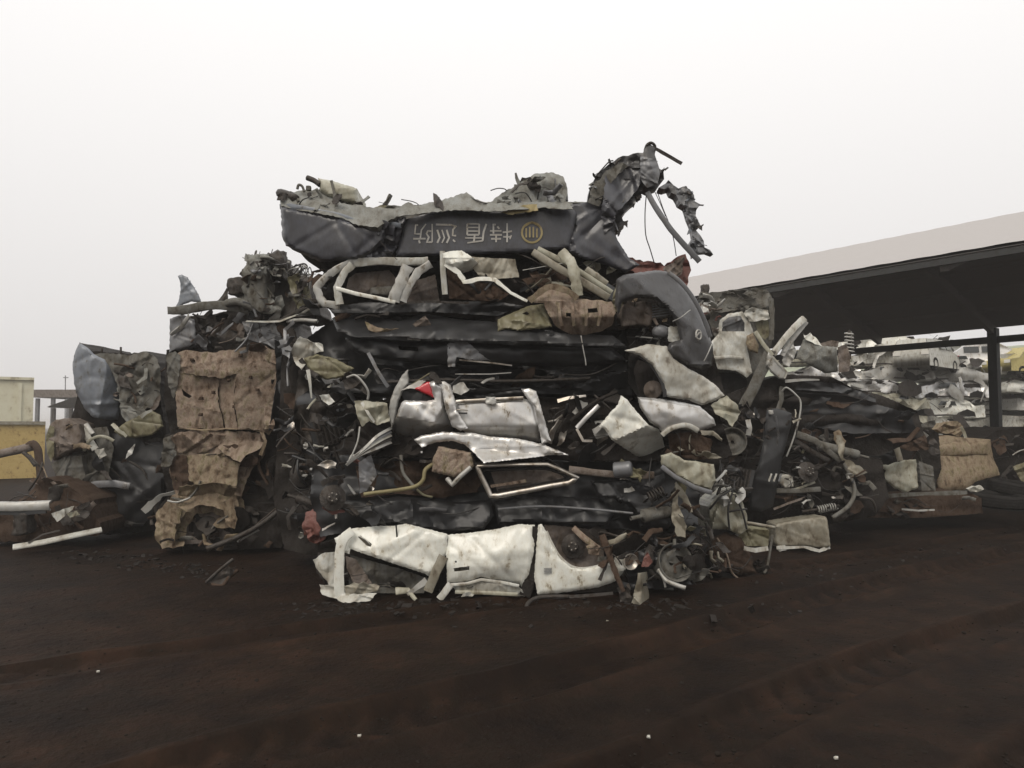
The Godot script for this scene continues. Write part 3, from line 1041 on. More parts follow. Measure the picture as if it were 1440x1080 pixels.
func build_main_stack() -> void:
	var junk := [M.dark_shade_steel, M.steel, M.black, M.steel, M.dusty, M.pale_grey, M.rust_dark]
	var dim := [M.dark_shade_steel, M.black, M.rust_dark, M.dark_shade_steel, M.steel]
	var pale := [M.off_white, M.pale_grey, M.cream, M.steel, M.chrome, M.dark_shade_steel]
	# ---------------------------------------------------------------- bottom: white saloon
	var c := thing("crushed_car", "flattened white car at the bottom of the tallest stack", "crushed car", foot(660, 838, D + 0.5))
	panel(c, "body", [448, 765, 500, 748, 620, 754, 730, 742, 860, 744, 960, 752, 985, 800, 960, 826, 870, 832, 600, 838, 470, 838, 445, 805], D + 0.32, M.dark_shade_steel, {"deep": 1.6, "layer": 0.12, "rough": 0.05, "fold": [8, 0.06]})
	var dr := panel(c, "rear_door", [470, 757, 496, 743, 527, 740, 556, 739, 571, 736, 602, 744, 629, 751, 628, 778, 620, 793, 604, 811, 598, 807, 564, 796, 518, 781, 493, 772, 491, 779, 478, 776], D, M.white, {"step": 4.5, "edge": [9, 0.06], "fold": [6, 0.028], "rough": 0.02, "holes": [[503, 755, 507, 753, 523, 765, 521, 769, 515, 767]], "bends": [[250, 12, 0.35]], "bulge": 0.03})
	panel(dr, "handle_recess", [501, 753, 508, 751, 526, 765, 522, 771, 514, 769], D + 0.04, M.beige, {"fold": [0, 0]})
	tube(dr, "handle", [[505, 754, D - 0.012], [513, 758, D - 0.03], [521, 766, D - 0.01]], 0.008, M.off_white, {"flat": 0.6})
	strip(dr, "door_seam", [[557, 738, D - 0.03], [558, 752, D - 0.045], [560, 771, D - 0.05], [567, 789, D - 0.03]], 0.016, M.rubber, {"sharp": false})
	var df := panel(c, "front_door", [629, 752, 664, 749, 698, 744, 729, 737, 752, 738, 751, 775, 744, 806, 736, 832, 731, 821, 700, 816, 676, 811, 656, 818, 629, 820, 627, 778], D - 0.03, M.white, {"step": 4.5, "edge": [7, 0.05], "fold": [7, 0.022], "rough": 0.02, "bends": [[266, 10, 0.3], [90, 12, 0.25]], "holes": [[638, 799, 660, 796, 660, 802, 639, 804]]})
	panel(df, "handle_recess", [635, 796, 663, 793, 663, 805, 636, 807], D + 0.03, M.beige, {"fold": [0, 0]})
	tube(df, "handle", [[638, 799, D - 0.04], [648, 797, D - 0.06], [659, 797, D - 0.045]], 0.009, M.off_white, {"flat": 0.6})
	lathe(df, "lock", px(641, 790, D - 0.055), Vector3(0, 0, 1), [Vector2(0.0, 0.006), Vector2(0.011, 0.004), Vector2(0.013, 0.0)], M.black, {"sides": 12})
	var wg := panel(c, "front_wing", [757, 738, 762, 737, 768, 747, 776, 764, 787, 782, 804, 796, 820, 799, 842, 795, 862, 788, 879, 782, 880, 802, 864, 818, 842, 826, 787, 834, 756, 836, 751, 812, 754, 770], D - 0.02, M.white, {"step": 4.0, "edge": [8, 0.06], "fold": [4, 0.02], "rough": 0.014, "sx": 0.05, "bulge": 0.03})
	for k in 4:
		strip(wg, "vent_bar", [[765, 799.5 + k * 2.1, D - 0.065], [776, 799 + k * 2.1, D - 0.062]], 0.007, M.grey, {"thick": 0.003, "wobble": 0.02})
	strip(c, "pillar", [[496, 746, D - 0.02], [484, 757, D - 0.06], [478, 775, D - 0.07], [477, 805, D - 0.06], [479, 838, D - 0.03], [489, 845, D + 0.0]], 0.085, M.white, {"lip": 0.018, "sharp": false, "wobble": 0.15, "thick": 0.006})
	panel(c, "wheel_well", [765, 738, 845, 746, 850, 792, 820, 800, 800, 796, 785, 782, 773, 764], D + 0.14, M.mauve, {"bulge": -0.12, "fold": [4, 0.02], "rough": 0.03})
	strip(c, "arch_lip", [[768, 747, D - 0.02], [776, 765, D - 0.03], [787, 783, D - 0.035], [804, 797, D - 0.035], [822, 800, D - 0.03], [843, 796, D - 0.01]], 0.022, M.off_white, {"sharp": false, "lip": 0.012})
	strip(c, "brake_bracket", [[806, 742, D + 0.05], [822, 757, D + 0.0], [842, 772, D - 0.02]], 0.05, M.rust, {"lip": 0.02})
	panel(c, "bracket_plate", [824, 768, 838, 764, 845, 772, 842, 780, 828, 779], D - 0.01, M.rust, {"fold": [2, 0.02], "jag": 1.0})
	strip(c, "sill_seam", [[753, 740, D - 0.01], [754, 770, D + 0.0], [748, 805, D + 0.0], [738, 838, D + 0.02]], 0.06, M.dark_shade_steel, {"end": 0.11})
	panel(c, "sill", [636, 822, 672, 816, 728, 822, 734, 830, 738, 839, 704, 839, 696, 832, 640, 830], D + 0.02, M.off_white, {"fold": [4, 0.03], "jag": 1.2, "sy": 0.3})
	strip(c, "sill_edge", [[630, 823, D - 0.02], [656, 821, D - 0.03], [677, 815, D - 0.03], [705, 819, D - 0.02], [730, 824, D - 0.02]], 0.022, M.off_white, {"lip": 0.01})
	strip(c, "sill_edge", [[640, 832, D + 0.0], [690, 834, D - 0.01], [728, 836, D + 0.0]], 0.03, M.cream, {"lip": 0.015})
	strip(c, "roof_rail", [[624, 782, D - 0.06], [612, 806, D - 0.08], [602, 832, D - 0.06]], 0.085, M.beige, {"lip": 0.02, "thick": 0.006})
	strip(c, "roof_rail", [[634, 821, D - 0.06], [626, 832, D - 0.08], [618, 843, D - 0.08]], 0.06, M.off_white, {"lip": 0.015, "thick": 0.006})
	strip(c, "roof_rail", [[600, 816, D - 0.02], [586, 826, D - 0.03], [573, 836, D + 0.0]], 0.07, M.pale_grey, {"end": 0.03})
	panel(c, "folded_roof", [440, 787, 452, 779, 472, 776, 476, 800, 477, 836, 462, 822, 448, 803], D + 0.02, M.off_white, {"fold": [5, 0.06], "rough": 0.04, "sx": -0.2, "jag": 1.5})
	panel(c, "folded_roof", [449, 822, 462, 823, 478, 830, 492, 836, 530, 834, 520, 845, 487, 848, 453, 836], D - 0.05, M.off_white, {"fold": [5, 0.04], "rough": 0.03, "jag": 1.5, "sy": -0.4})
	panel(c, "inner_panel", [486, 782, 500, 786, 526, 824, 512, 830, 500, 826, 488, 800], D + 0.03, M.mauve, {"fold": [3, 0.03], "sx": 0.2})
	panel(c, "inner_panel", [484, 824, 512, 818, 534, 824, 530, 832, 500, 840, 486, 838], D - 0.02, M.beige, {"fold": [4, 0.03], "jag": 2.0})
	panel(c, "floor_pan", [492, 780, 520, 788, 562, 800, 604, 814, 596, 834, 530, 834, 500, 836, 490, 820], D + 0.13, M.dusty, {"fold": [6, 0.04], "layer": 0.06, "rough": 0.04})
	strip(c, "hose", [[862, 834, D - 0.08], [820, 838, D - 0.12], [780, 840, D - 0.14], [756, 839, D - 0.16]], 0.03, M.steel, {"sharp": false})
	tube(c, "hose", [[800, 839, D - 0.13], [770, 839, D - 0.15], [752, 842, D - 0.2], [741, 851, D - 0.3], [744, 864, D - 0.38], [758, 876, D - 0.46]], 0.02, M.steel, {})
	# the torn front end
	panel(c, "bumper_remnant", [880, 776, 905, 772, 925, 782, 960, 800, 975, 822, 930, 828, 890, 824, 878, 806], D + 0.04, M.black, {"fold": [6, 0.06], "rough": 0.06, "jag": 2.0})
	strip(c, "hanging_strip", [[846, 752, D - 0.08], [853, 770, D - 0.12], [860, 790, D - 0.15], [868, 812, D - 0.18], [877, 832, D - 0.2]], 0.06, M.rust_dark, {"end": 0.03, "lip": 0.015, "wobble": 0.4})
	strip(c, "hanging_strip", [[852, 760, D - 0.05], [856, 776, D - 0.08], [850, 800, D - 0.1], [843, 816, D - 0.1]], 0.035, M.steel, {"wobble": 0.4})
	panel(c, "torn_flap", [897, 806, 910, 804, 912, 830, 909, 852, 907, 872, 902, 883, 893, 872, 885, 860, 890, 842, 894, 824], D - 0.22, M.beige, {"fold": [5, 0.04], "jag": 2.4, "rough": 0.03, "step": 3.0, "bends": [[0, 3, 2.0]]})
	panel(c, "torn_flap", [868, 826, 884, 820, 890, 842, 880, 852, 872, 846], D - 0.15, M.steel, {"fold": [3, 0.04], "jag": 2.0})
	lathe(c, "headlamp", px(886, 790, D - 0.08), Vector3(0.3, 0.1, 1), [Vector2(0.0, -0.02), Vector2(0.04, -0.01), Vector2(0.072, 0.02), Vector2(0.08, 0.028), Vector2(0.078, 0.0), Vector2(0.05, -0.06)], M.chrome, {"sides": 20})
	panel(c, "lamp_shard", [905, 785, 910, 776, 918, 790, 912, 797, 902, 797], D - 0.14, M.red_paint, {"fold": [2, 0.02]})
	panel(c, "pale_bracket", [864, 784, 878, 780, 880, 800, 868, 806], D - 0.07, M.off_white, {"fold": [2, 0.02], "jag": 1.0})
	tube(c, "bent_pipe", [[926, 800, D - 0.08], [932, 810, D - 0.12], [940, 818, D - 0.16], [964, 827, D - 0.2]], 0.016, M.pale_grey, {"end": 0.024})
	tube(c, "bent_pipe", [[936, 826, D - 0.1], [932, 812, D - 0.08], [924, 802, D - 0.06]], 0.012, M.pale_grey, {})
	panel(c, "torn_column", [944, 696, 950, 690, 958, 720, 966, 740, 964, 756, 952, 754, 946, 735], D - 0.06, M.beige, {"fold": [4, 0.03], "jag": 2.0})
	clutter(c, [840, 745, 985, 745, 985, 822, 900, 830, 850, 800], D - 0.1, D + 0.12, 70, [M.steel, M.dark_shade_steel, M.dark_shade_steel, M.rust_dark, M.dusty, M.black, M.beige, M.rust_dark], {"size": 26.0})
	clutter(c, [445, 790, 600, 815, 740, 830, 740, 840, 450, 842], D - 0.05, D + 0.1, 14, [M.off_white, M.cream, M.steel, M.dusty], {"size": 20.0, "spread": 0.5})
	brake_disc(c, px(806, 768, D + 0.1), Vector3(-0.15, 0.1, 1), 0.12)
	wheel_rim(c, px(944, 792, D + 0.02), Vector3(0.35, 0.3, 1), 0.19)
	# ---------------------------------------------------------------- second: black car
	c = thing("crushed_car", "flattened black car with a bare chromed window frame, pressed onto the flattened white car", "crushed car", foot(700, 742, D + 0.5))
	panel(c, "body", [440, 650, 480, 640, 700, 648, 960, 650, 985, 690, 980, 750, 860, 743, 730, 741, 620, 752, 500, 746, 450, 755, 436, 700], D + 0.42, M.black, {"deep": 1.45, "layer": 0.06, "rough": 0.12, "fold": [12, 0.12], "crumple": 0.1, "cell": 50.0})
	panel(c, "door", [520, 704, 560, 698, 600, 700, 648, 706, 690, 702, 694, 726, 680, 744, 620, 748, 560, 738, 526, 732], D + 0.1, M.black, {"step": 5.0, "fold": [5, 0.06], "rough": 0.04, "edge": [8, 0.1], "sy": -0.3})
	panel(c, "door", [694, 704, 740, 698, 790, 698, 842, 700, 866, 716, 856, 738, 800, 736, 740, 734, 700, 738], D + 0.14, M.black, {"step": 5.0, "fold": [5, 0.06], "rough": 0.04, "edge": [8, 0.1], "sy": -0.4})
	panel(c, "roof_sheet", [500, 656, 560, 648, 640, 650, 672, 654, 680, 690, 620, 700, 560, 694, 508, 700], D + 0.3, M.rust_dark, {"step": 5.0, "fold": [6, 0.08], "rough": 0.06})
	panel(c, "seat_back", [690, 664, 740, 658, 790, 664, 796, 682, 740, 690, 700, 692], D + 0.22, M.mauve, {"fold": [4, 0.04], "bulge": 0.08})
	panel(c, "front_wing", [830, 676, 880, 674, 930, 690, 950, 720, 940, 744, 900, 742, 892, 716, 868, 702, 840, 698], D + 0.06, M.black, {"step": 4.0, "fold": [6, 0.06], "rough": 0.04, "edge": [6, 0.08]})
	tube(c, "door_rail", [[700, 716, D + 0.05], [760, 712, D + 0.04], [830, 716, D + 0.04], [890, 722, D + 0.02]], 0.014, M.grey, {})
	strip(c, "door_handle", [[590, 716, D + 0.06], [610, 715, D + 0.03], [628, 718, D + 0.06]], 0.03, M.dark_grey, {"lip": 0.012})
	var fr := tube(c, "window_frame", [[671, 655, D - 0.06], [696, 654, D - 0.07], [730, 653, D - 0.08], [770, 653, D - 0.08], [788, 660, D - 0.09], [813, 672, D - 0.08], [800, 679, D - 0.08], [775, 683, D - 0.08], [745, 689, D - 0.08], [700, 697, D - 0.07], [690, 697, D - 0.07], [684, 684, D - 0.06], [676, 668, D - 0.06]], 0.026, M.chrome, {"closed": true, "sharp": true, "sub": 2, "flat": 0.7})
	tube(fr, "window_rubber", [[682, 662, D - 0.05], [730, 660, D - 0.06], [768, 660, D - 0.06], [795, 671, D - 0.06], [770, 678, D - 0.06], [700, 689, D - 0.05]], 0.01, M.rubber, {})
	panel(c, "bracket_box", [616, 628, 662, 637, 666, 656, 652, 666, 638, 671, 607, 663, 609, 644], D - 0.12, M.rust, {"edge": [7, 0.06], "fold": [3, 0.02], "jag": 0.8, "deep": 0.3, "crush": 0.02})
	tube(c, "stay_bar", [[629, 673, D - 0.1], [636, 682, D - 0.14], [648, 669, D - 0.14], [662, 657, D - 0.12]], 0.024, M.pale_grey, {"sharp": true, "sub": 2})
	tube(c, "yellow_tube", [[512, 695, D - 0.1], [535, 692, D - 0.12], [560, 689, D - 0.12], [584, 684, D - 0.12], [595, 675, D - 0.12], [598, 661, D - 0.1], [608, 653, D - 0.06]], 0.019, M.yellow_tube, {"dent": 0.3})
	tube(c, "bent_tube", [[564, 640, D + 0.0], [566, 662, D - 0.03], [574, 675, D - 0.06], [583, 685, D - 0.1]], 0.017, M.dusty, {})
	tube(c, "bent_tube", [[586, 688, D - 0.06], [596, 696, D - 0.05], [608, 699, D - 0.02]], 0.012, M.olive, {})
	strip(c, "rocker", [[800, 660, D - 0.02], [840, 665, D - 0.02], [888, 669, D - 0.02], [920, 668, D - 0.01]], 0.06, M.mauve, {"lip": 0.03})
	strip(c, "rocker", [[690, 652, D + 0.02], [640, 652, D + 0.04], [590, 648, D + 0.06]], 0.03, M.steel, {})
	lathe(c, "canister", px(876, 660, D - 0.06), Vector3(1, 0.1, 0.3), [Vector2(0.0, -0.09), Vector2(0.07, -0.09), Vector2(0.078, -0.08), Vector2(0.078, 0.07), Vector2(0.06, 0.09), Vector2(0.0, 0.09)], M.grey, {"sides": 18})
	panel(c, "pillar_plate", [504, 650, 522, 640, 530, 668, 516, 690, 506, 694], D - 0.02, M.grey, {"fold": [3, 0.03]})
	strip(c, "trim", [[740, 676, D + 0.05], [690, 684, D + 0.06]], 0.03, M.rust, {})
	clutter(c, [540, 655, 960, 655, 970, 740, 800, 735, 540, 738], D + 0.1, D + 0.35, 22, dim, {"size": 46.0, "spread": 0.8})
	clutter(c, [870, 660, 985, 660, 985, 745, 880, 740], D - 0.08, D + 0.15, 30, junk + [M.beige, M.olive], {"size": 30.0})
	clutter(c, [440, 650, 560, 645, 540, 745, 450, 750], D - 0.02, D + 0.2, 34, [M.steel, M.dark_shade_steel, M.red_paint, M.chrome, M.dusty, M.black], {"size": 24.0})
	muffler(c, px(902, 726, D - 0.02), px(948, 716, D + 0.1), 0.085, M.dusty)
	spring(c, px(912, 700, D - 0.05), px(934, 690, D - 0.02), 0.05, 6, 0.01, M.steel)
	brake_disc(c, px(468, 700, D + 0.05), Vector3(0.3, 0.2, 1), 0.13)
	# ---------------------------------------------------------------- third: silver car
	c = thing("crushed_car", "flattened silver car with a red tail lamp in the middle of the tallest stack", "crushed car", foot(760, 650, D + 0.5))
	panel(c, "body", [500, 575, 560, 555, 700, 556, 860, 562, 1010, 578, 1030, 640, 1000, 652, 960, 650, 700, 647, 560, 643, 500, 640], D + 0.22, M.dark_shade_steel, {"deep": 1.6, "layer": 0.14, "rough": 0.06, "fold": [8, 0.06]})
	panel(c, "rear_quarter", [564, 567, 569, 563, 600, 564, 611, 562, 604, 538, 613, 533, 622, 544, 624, 573, 636, 602, 640, 608, 622, 607, 600, 609, 584, 618, 578, 613, 560, 613, 551, 604], D - 0.08, M.silver, {"step": 3.5, "edge": [6, 0.05], "fold": [5, 0.02], "crumple": 0.008, "rough": 0.02, "bends": [[100, 16, 1.2], [30, 22, 0.8]], "bulge": 0.06})
	panel(c, "tail_corner", [574, 519, 565, 528, 556, 544, 549, 562, 546, 584, 551, 602, 556, 588, 560, 566, 566, 551, 575, 540], D - 0.03, M.pale_grey, {"fold": [3, 0.02], "edge": [4, 0.04]})
	var tl := panel(c, "tail_lamp", [583, 547, 591, 542, 600, 537, 605, 537, 611, 560, 598, 554], D - 0.1, M.red, {"fold": [1, 0.01], "edge": [4, 0.03], "thick": 0.03, "rough": 0.0})
	panel(tl, "clear_lens", [564, 549, 575, 542, 589, 535, 599, 536, 592, 542, 583, 547, 576, 546], D - 0.1, M.clear, {"fold": [2, 0.02], "thick": 0.02, "jag": 0.8})
	panel(c, "lamp_recess", [562, 552, 580, 548, 612, 562, 602, 566, 570, 564], D + 0.04, M.black, {"fold": [2, 0.02]})
	tube(c, "trim", [[573, 545, D - 0.08], [590, 534, D - 0.1], [604, 525, D - 0.12]], 0.007, M.olive, {})
	panel(c, "rear_pillar", [613, 536, 625, 536, 634, 542, 640, 562, 641, 576, 652, 592, 658, 602, 648, 606, 636, 600, 626, 575, 622, 552], D - 0.11, M.silver, {"step": 3.0, "fold": [3, 0.02], "edge": [4, 0.03], "rough": 0.02})
	var sd := panel(c, "door", [640, 565, 687, 562, 736, 560, 752, 566, 758, 590, 759, 622, 735, 617, 700, 614, 672, 612, 655, 608, 642, 600], D - 0.03, M.silver, {"step": 4.0, "edge": [6, 0.04], "fold": [4, 0.012], "crumple": 0.005, "rough": 0.016, "bulge": 0.03, "bends": [[90, 8, 0.5]]})
	tube(sd, "handle", [[637, 577, D - 0.09], [647, 576, D - 0.1], [658, 577, D - 0.09]], 0.009, M.chrome, {"flat": 0.6})
	strip(sd, "handle_shadow", [[638, 581, D - 0.055], [657, 581, D - 0.055]], 0.014, M.black, {"thick": 0.003})  # black strip painted as the shade below the handle
	strip(sd, "window_rail", [[641, 565, D - 0.05], [690, 562, D - 0.06], [736, 560, D - 0.06]], 0.028, M.chrome, {"lip": 0.012})
	lump(sd, "latch", px(690, 563, D - 0.09), Vector3(0.09, 0.07, 0.05), M.pale_grey, {"dent": 0.5})
	panel(c, "rocker", [582, 618, 593, 612, 622, 607, 640, 608, 665, 609, 690, 614, 730, 617, 762, 624, 800, 640, 775, 640, 735, 645, 700, 649, 680, 651, 667, 637, 653, 625, 636, 620, 613, 622, 593, 629], D - 0.06, M.silver, {"step": 3.5, "edge": [5, 0.04], "fold": [3, 0.015], "rough": 0.015, "bends": [[95, 4, -0.9]]})
	panel(c, "centre_pillar", [733, 547, 745, 546, 754, 550, 761, 573, 768, 598, 775, 620, 762, 625, 757, 600, 752, 572, 741, 560], D - 0.08, M.silver, {"step": 3.0, "fold": [3, 0.018], "edge": [4, 0.03]})
	panel(c, "roof_strip", [640, 545, 700, 548, 735, 546, 735, 556, 690, 560, 642, 562], D + 0.06, M.black, {"fold": [4, 0.03], "layer": 0.04})
	strip(c, "door_edge", [[784, 564, D - 0.05], [800, 560, D - 0.06], [824, 557, D - 0.05]], 0.04, M.chrome, {"twist": [20, 40], "end": 0.03})
	strip(c, "door_edge", [[811, 602, D - 0.08], [826, 586, D - 0.1], [842, 570, D - 0.09]], 0.035, M.silver, {"lip": 0.015})
	strip(c, "door_edge", [[811, 603, D - 0.08], [820, 620, D - 0.1], [833, 620, D - 0.1]], 0.026, M.chrome, {})
	tube(c, "wiper_arm", [[803, 592, D - 0.05], [836, 566, D - 0.1], [868, 551, D - 0.1]], 0.02, M.dark_shade_steel, {"dent": 0.4})
	tube(c, "wiper_arm", [[836, 556, D - 0.06], [850, 568, D - 0.08], [862, 580, D - 0.06]], 0.012, M.steel, {})
	panel(c, "folded_bonnet", [873, 556, 882, 562, 893, 576, 905, 590, 913, 598, 927, 604, 932, 618, 936, 633, 916, 647, 893, 640, 876, 629, 860, 618, 851, 604, 842, 600, 860, 578, 869, 569], D - 0.26, M.white, {"step": 3.5, "edge": [5, 0.05], "fold": [4, 0.035], "rough": 0.014, "bends": [[65, 6, 1.4], [-40, 25, 0.8]]})
	panel(c, "front_wing", [896, 558, 922, 560, 951, 564, 984, 571, 1004, 589, 1007, 598, 982, 607, 956, 603, 931, 609, 927, 602, 913, 593, 900, 573], D - 0.14, M.silver, {"step": 3.0, "edge": [7, 0.07], "fold": [5, 0.012], "rough": 0.014, "bulge": 0.05, "sx": 0.15})
	strip(c, "arch_lip", [[931, 612, D - 0.17], [945, 602, D - 0.19], [965, 598, D - 0.18], [982, 606, D - 0.14]], 0.04, M.off_white, {"sharp": false, "lip": 0.02})
	panel(c, "bumper_skin", [929, 640, 944, 636, 962, 647, 982, 649, 1004, 653, 1007, 676, 1000, 690, 978, 683, 949, 668, 930, 654], D - 0.2, M.cream, {"step": 3.0, "edge": [5, 0.06], "fold": [5, 0.03], "rough": 0.02, "jag": 1.0})
	strip(c, "bumper_edge", [[930, 656, D - 0.22], [950, 671, D - 0.24], [978, 686, D - 0.24], [1001, 693, D - 0.2]], 0.035, M.grey, {"lip": 0.015})
	panel(c, "torn_skin", [1000, 570, 1012, 560, 1022, 556, 1034, 566, 1042, 580, 1030, 600, 1018, 588, 1006, 582], D - 0.1, M.cream, {"fold": [4, 0.04], "jag": 1.5, "step": 2.5})
	panel(c, "lamp_bracket", [940, 610, 980, 608, 1002, 620, 998, 646, 962, 644, 942, 634], D + 0.02, M.rust_dark, {"fold": [5, 0.05], "rough": 0.05, "jag": 1.5})
	clutter(c, [770, 560, 880, 560, 860, 640, 780, 640], D - 0.05, D + 0.15, 34, [M.dark_shade_steel, M.chrome, M.steel, M.pale_grey, M.black], {"size": 30.0, "lean": -0.6})
	clutter(c, [935, 610, 1010, 605, 1005, 650, 940, 640], D - 0.12, D + 0.06, 22, [M.rust_dark, M.steel, M.dusty, M.beige], {"size": 22.0})
	clutter(c, [560, 622, 800, 645, 800, 655, 560, 640], D, D + 0.15, 14, dim, {"size": 30.0, "spread": 0.4})
	# ---------------------------------------------------------------- fourth: long black car
	c = thing("crushed_car", "long flattened black car folded into layers above the silver car", "crushed car", foot(660, 552, D + 0.5))
	panel(c, "body", [428, 478, 470, 448, 600, 445, 700, 458, 860, 472, 900, 494, 930, 520, 934, 558, 860, 556, 700, 552, 560, 553, 470, 552, 440, 530], D + 0.4, M.black, {"deep": 1.5, "layer": 0.06, "rough": 0.12, "fold": [12, 0.12], "crumple": 0.1, "cell": 50.0})
	panel(c, "roof_skin", [467, 447, 511, 441, 560, 452, 596, 441, 644, 449, 690, 452, 744, 462, 800, 470, 862, 472, 880, 486, 800, 486, 700, 480, 620, 478, 560, 474, 500, 474, 474, 466], D - 0.02, M.black, {"step": 4.5, "layer": 0.03, "edge": [7, 0.07], "fold": [9, 0.06], "sy": -0.9, "rough": 0.05, "crumple": 0.05, "cell": 46.0})
	panel(c, "door_skin", [484, 474, 530, 476, 580, 480, 640, 480, 700, 484, 780, 488, 862, 490, 884, 508, 820, 516, 720, 514, 622, 513, 560, 508, 512, 502, 494, 492], D + 0.04, M.black, {"step": 4.5, "edge": [10, 0.14], "fold": [5, 0.04], "bulge": 0.1, "rough": 0.03, "holes": [[560, 486, 588, 488, 588, 494, 561, 492]]})
	panel(c, "handle_cup", [556, 482, 592, 485, 592, 498, 557, 496], D + 0.12, M.rubber, {"fold": [0, 0]})
	panel(c, "sill_skin", [520, 512, 560, 514, 640, 520, 700, 522, 704, 540, 640, 546, 580, 544, 530, 534], D + 0.16, M.black, {"step": 4.5, "fold": [6, 0.07], "rough": 0.05, "sy": -0.7})
	panel(c, "sill_skin", [706, 520, 780, 520, 850, 522, 888, 520, 894, 546, 820, 550, 760, 544, 710, 542], D + 0.2, M.black, {"step": 4.5, "fold": [6, 0.08], "rough": 0.05, "sy": 0.5})
	tube(c, "sill_pipe", [[540, 538, D + 0.05], [620, 534, D + 0.03], [720, 536, D + 0.05], [830, 532, D + 0.08]], 0.018, M.steel, {})
	panel(c, "fold_bracket", [629, 484, 650, 478, 664, 486, 676, 498, 690, 507, 660, 506, 642, 502, 640, 516, 630, 516], D - 0.09, M.grey, {"fold": [5, 0.04], "jag": 1.2, "step": 3.0})
	strip(c, "chrome_strip", [[646, 506, D - 0.05], [690, 510, D - 0.06], [720, 514, D - 0.05]], 0.015, M.chrome, {})
	strip(c, "chrome_strip", [[640, 526, D + 0.0], [690, 526, D - 0.01], [719, 524, D]], 0.01, M.pale_grey, {})
	panel(c, "sticker", [573, 471, 592, 473, 591, 479, 573, 478], D - 0.07, M.off_white, {"fold": [1, 0.005], "rough": 0.0, "thick": 0.003})
	panel(c, "seat_trim", [513, 452, 530, 460, 546, 463, 561, 462, 556, 470, 535, 470, 518, 464], D - 0.06, M.tan, {"fold": [3, 0.03], "bulge": 0.04})
	panel(c, "seat_trim", [560, 470, 580, 456, 598, 444, 606, 456, 604, 476, 580, 474], D - 0.03, M.mauve, {"fold": [4, 0.04]})
	strip(c, "bent_strip", [[518, 496, D - 0.03], [528, 516, D - 0.05], [536, 530, D - 0.06], [546, 544, D - 0.04]], 0.035, M.grey, {"sharp": false})
	panel(c, "olive_sheet", [700, 449, 720, 440, 744, 430, 766, 427, 772, 446, 776, 460, 733, 465, 712, 462, 700, 466], D - 0.08, M.olive, {"fold": [5, 0.04], "sy": -0.4, "edge": [5, 0.04]})
	strip(c, "sheet_edge", [[700, 468, D - 0.06], [740, 474, D - 0.08], [780, 482, D - 0.09], [822, 484, D - 0.07]], 0.02, M.steel, {})
	clutter(c, [500, 520, 720, 515, 720, 548, 560, 548], D - 0.02, D + 0.12, 18, [M.dark_shade_steel, M.steel, M.pale_grey, M.black, M.wire], {"size": 30.0, "spread": 0.7})
	clutter(c, [720, 515, 880, 520, 880, 550, 720, 548], D + 0.05, D + 0.2, 9, dim, {"size": 36.0, "spread": 0.7})
	clutter(c, [470, 440, 700, 440, 860, 462, 700, 456, 480, 452], D - 0.02, D + 0.1, 10, dim, {"size": 30.0, "spread": 0.5})
	# crumpled olive and cream corner beside it
	c = thing("wing_scrap", "crumpled cream and olive wing wedged between the black car and the rust-brown bales", "car wing", foot(455, 560, D + 0.2))
	panel(c, "wing", [410, 496, 414, 484, 422, 473, 436, 480, 453, 484, 455, 494, 440, 500, 430, 512, 424, 520, 414, 508], D - 0.06, M.off_white, {"fold": [6, 0.05], "rough": 0.03, "jag": 1.5, "step": 3.0})
	panel(c, "inner_wing", [427, 504, 447, 498, 470, 504, 498, 518, 490, 526, 480, 531, 458, 534, 440, 524, 432, 515], D - 0.08, M.olive, {"fold": [4, 0.03], "edge": [5, 0.05], "jag": 0.8})
	strip(c, "edge_strip", [[433, 520, D - 0.1], [436, 540, D - 0.12], [438, 560, D - 0.1]], 0.04, M.off_white, {"end": 0.015})
	panel(c, "mount", [480, 528, 492, 522, 506, 532, 518, 546, 516, 556, 500, 546, 486, 548], D - 0.06, M.steel, {"fold": [5, 0.05], "jag": 2.0})
	tube(c, "hook", [[488, 531, D - 0.08], [500, 528, D - 0.12], [512, 540, D - 0.12], [518, 552, D - 0.1], [517, 562, D - 0.08]], 0.012, M.pale_grey, {})
	panel(c, "flap", [449, 556, 462, 554, 471, 565, 462, 570, 454, 564], D - 0.1, M.off_white, {"fold": [2, 0.02]})
	panel(c, "inner_panel", [420, 520, 520, 530, 520, 640, 430, 650, 412, 590], D + 0.7, M.steel, {"deep": 0.8, "fold": [9, 0.16], "rough": 0.1, "crumple": 0.15, "cell": 22.0})  # added backing, stands in for the shadowed gap between the stacks
	clutter(c, [425, 545, 540, 560, 545, 640, 430, 650], D + 0.1, D + 0.5, 46, [M.dark_shade_steel, M.black, M.black, M.rust_dark, M.steel], {"size": 24.0})
	clutter(c, [425, 545, 540, 560, 545, 640, 430, 650], D - 0.05, D + 0.2, 16, [M.chrome, M.steel, M.pale_grey, M.off_white], {"size": 10.0})
	clutter(c, [415, 480, 480, 490, 500, 560, 440, 580], D - 0.05, D + 0.2, 26, [M.cream, M.dark_shade_steel, M.steel, M.off_white, M.wire], {"size": 22.0})
	c = thing("door_scrap", "creased pale olive door corner jammed left of the red tail lamp", "car door", foot(525, 600, D))
	panel(c, "skin", [498, 564, 513, 563, 544, 567, 548, 592, 530, 598, 520, 592, 509, 600, 503, 588], D - 0.07, M.cream, {"fold": [7, 0.04], "rough": 0.03, "step": 3.0, "jag": 0.8})
	strip(c, "edge", [[509, 566, D - 0.1], [518, 582, D - 0.13], [526, 594, D - 0.1]], 0.03, M.off_white, {"twist": [0, 50]})
	panel(c, "back", [505, 590, 545, 594, 552, 625, 520, 640, 500, 630], D + 0.05, M.dark_shade_steel, {"fold": [4, 0.05], "deep": 0.3})
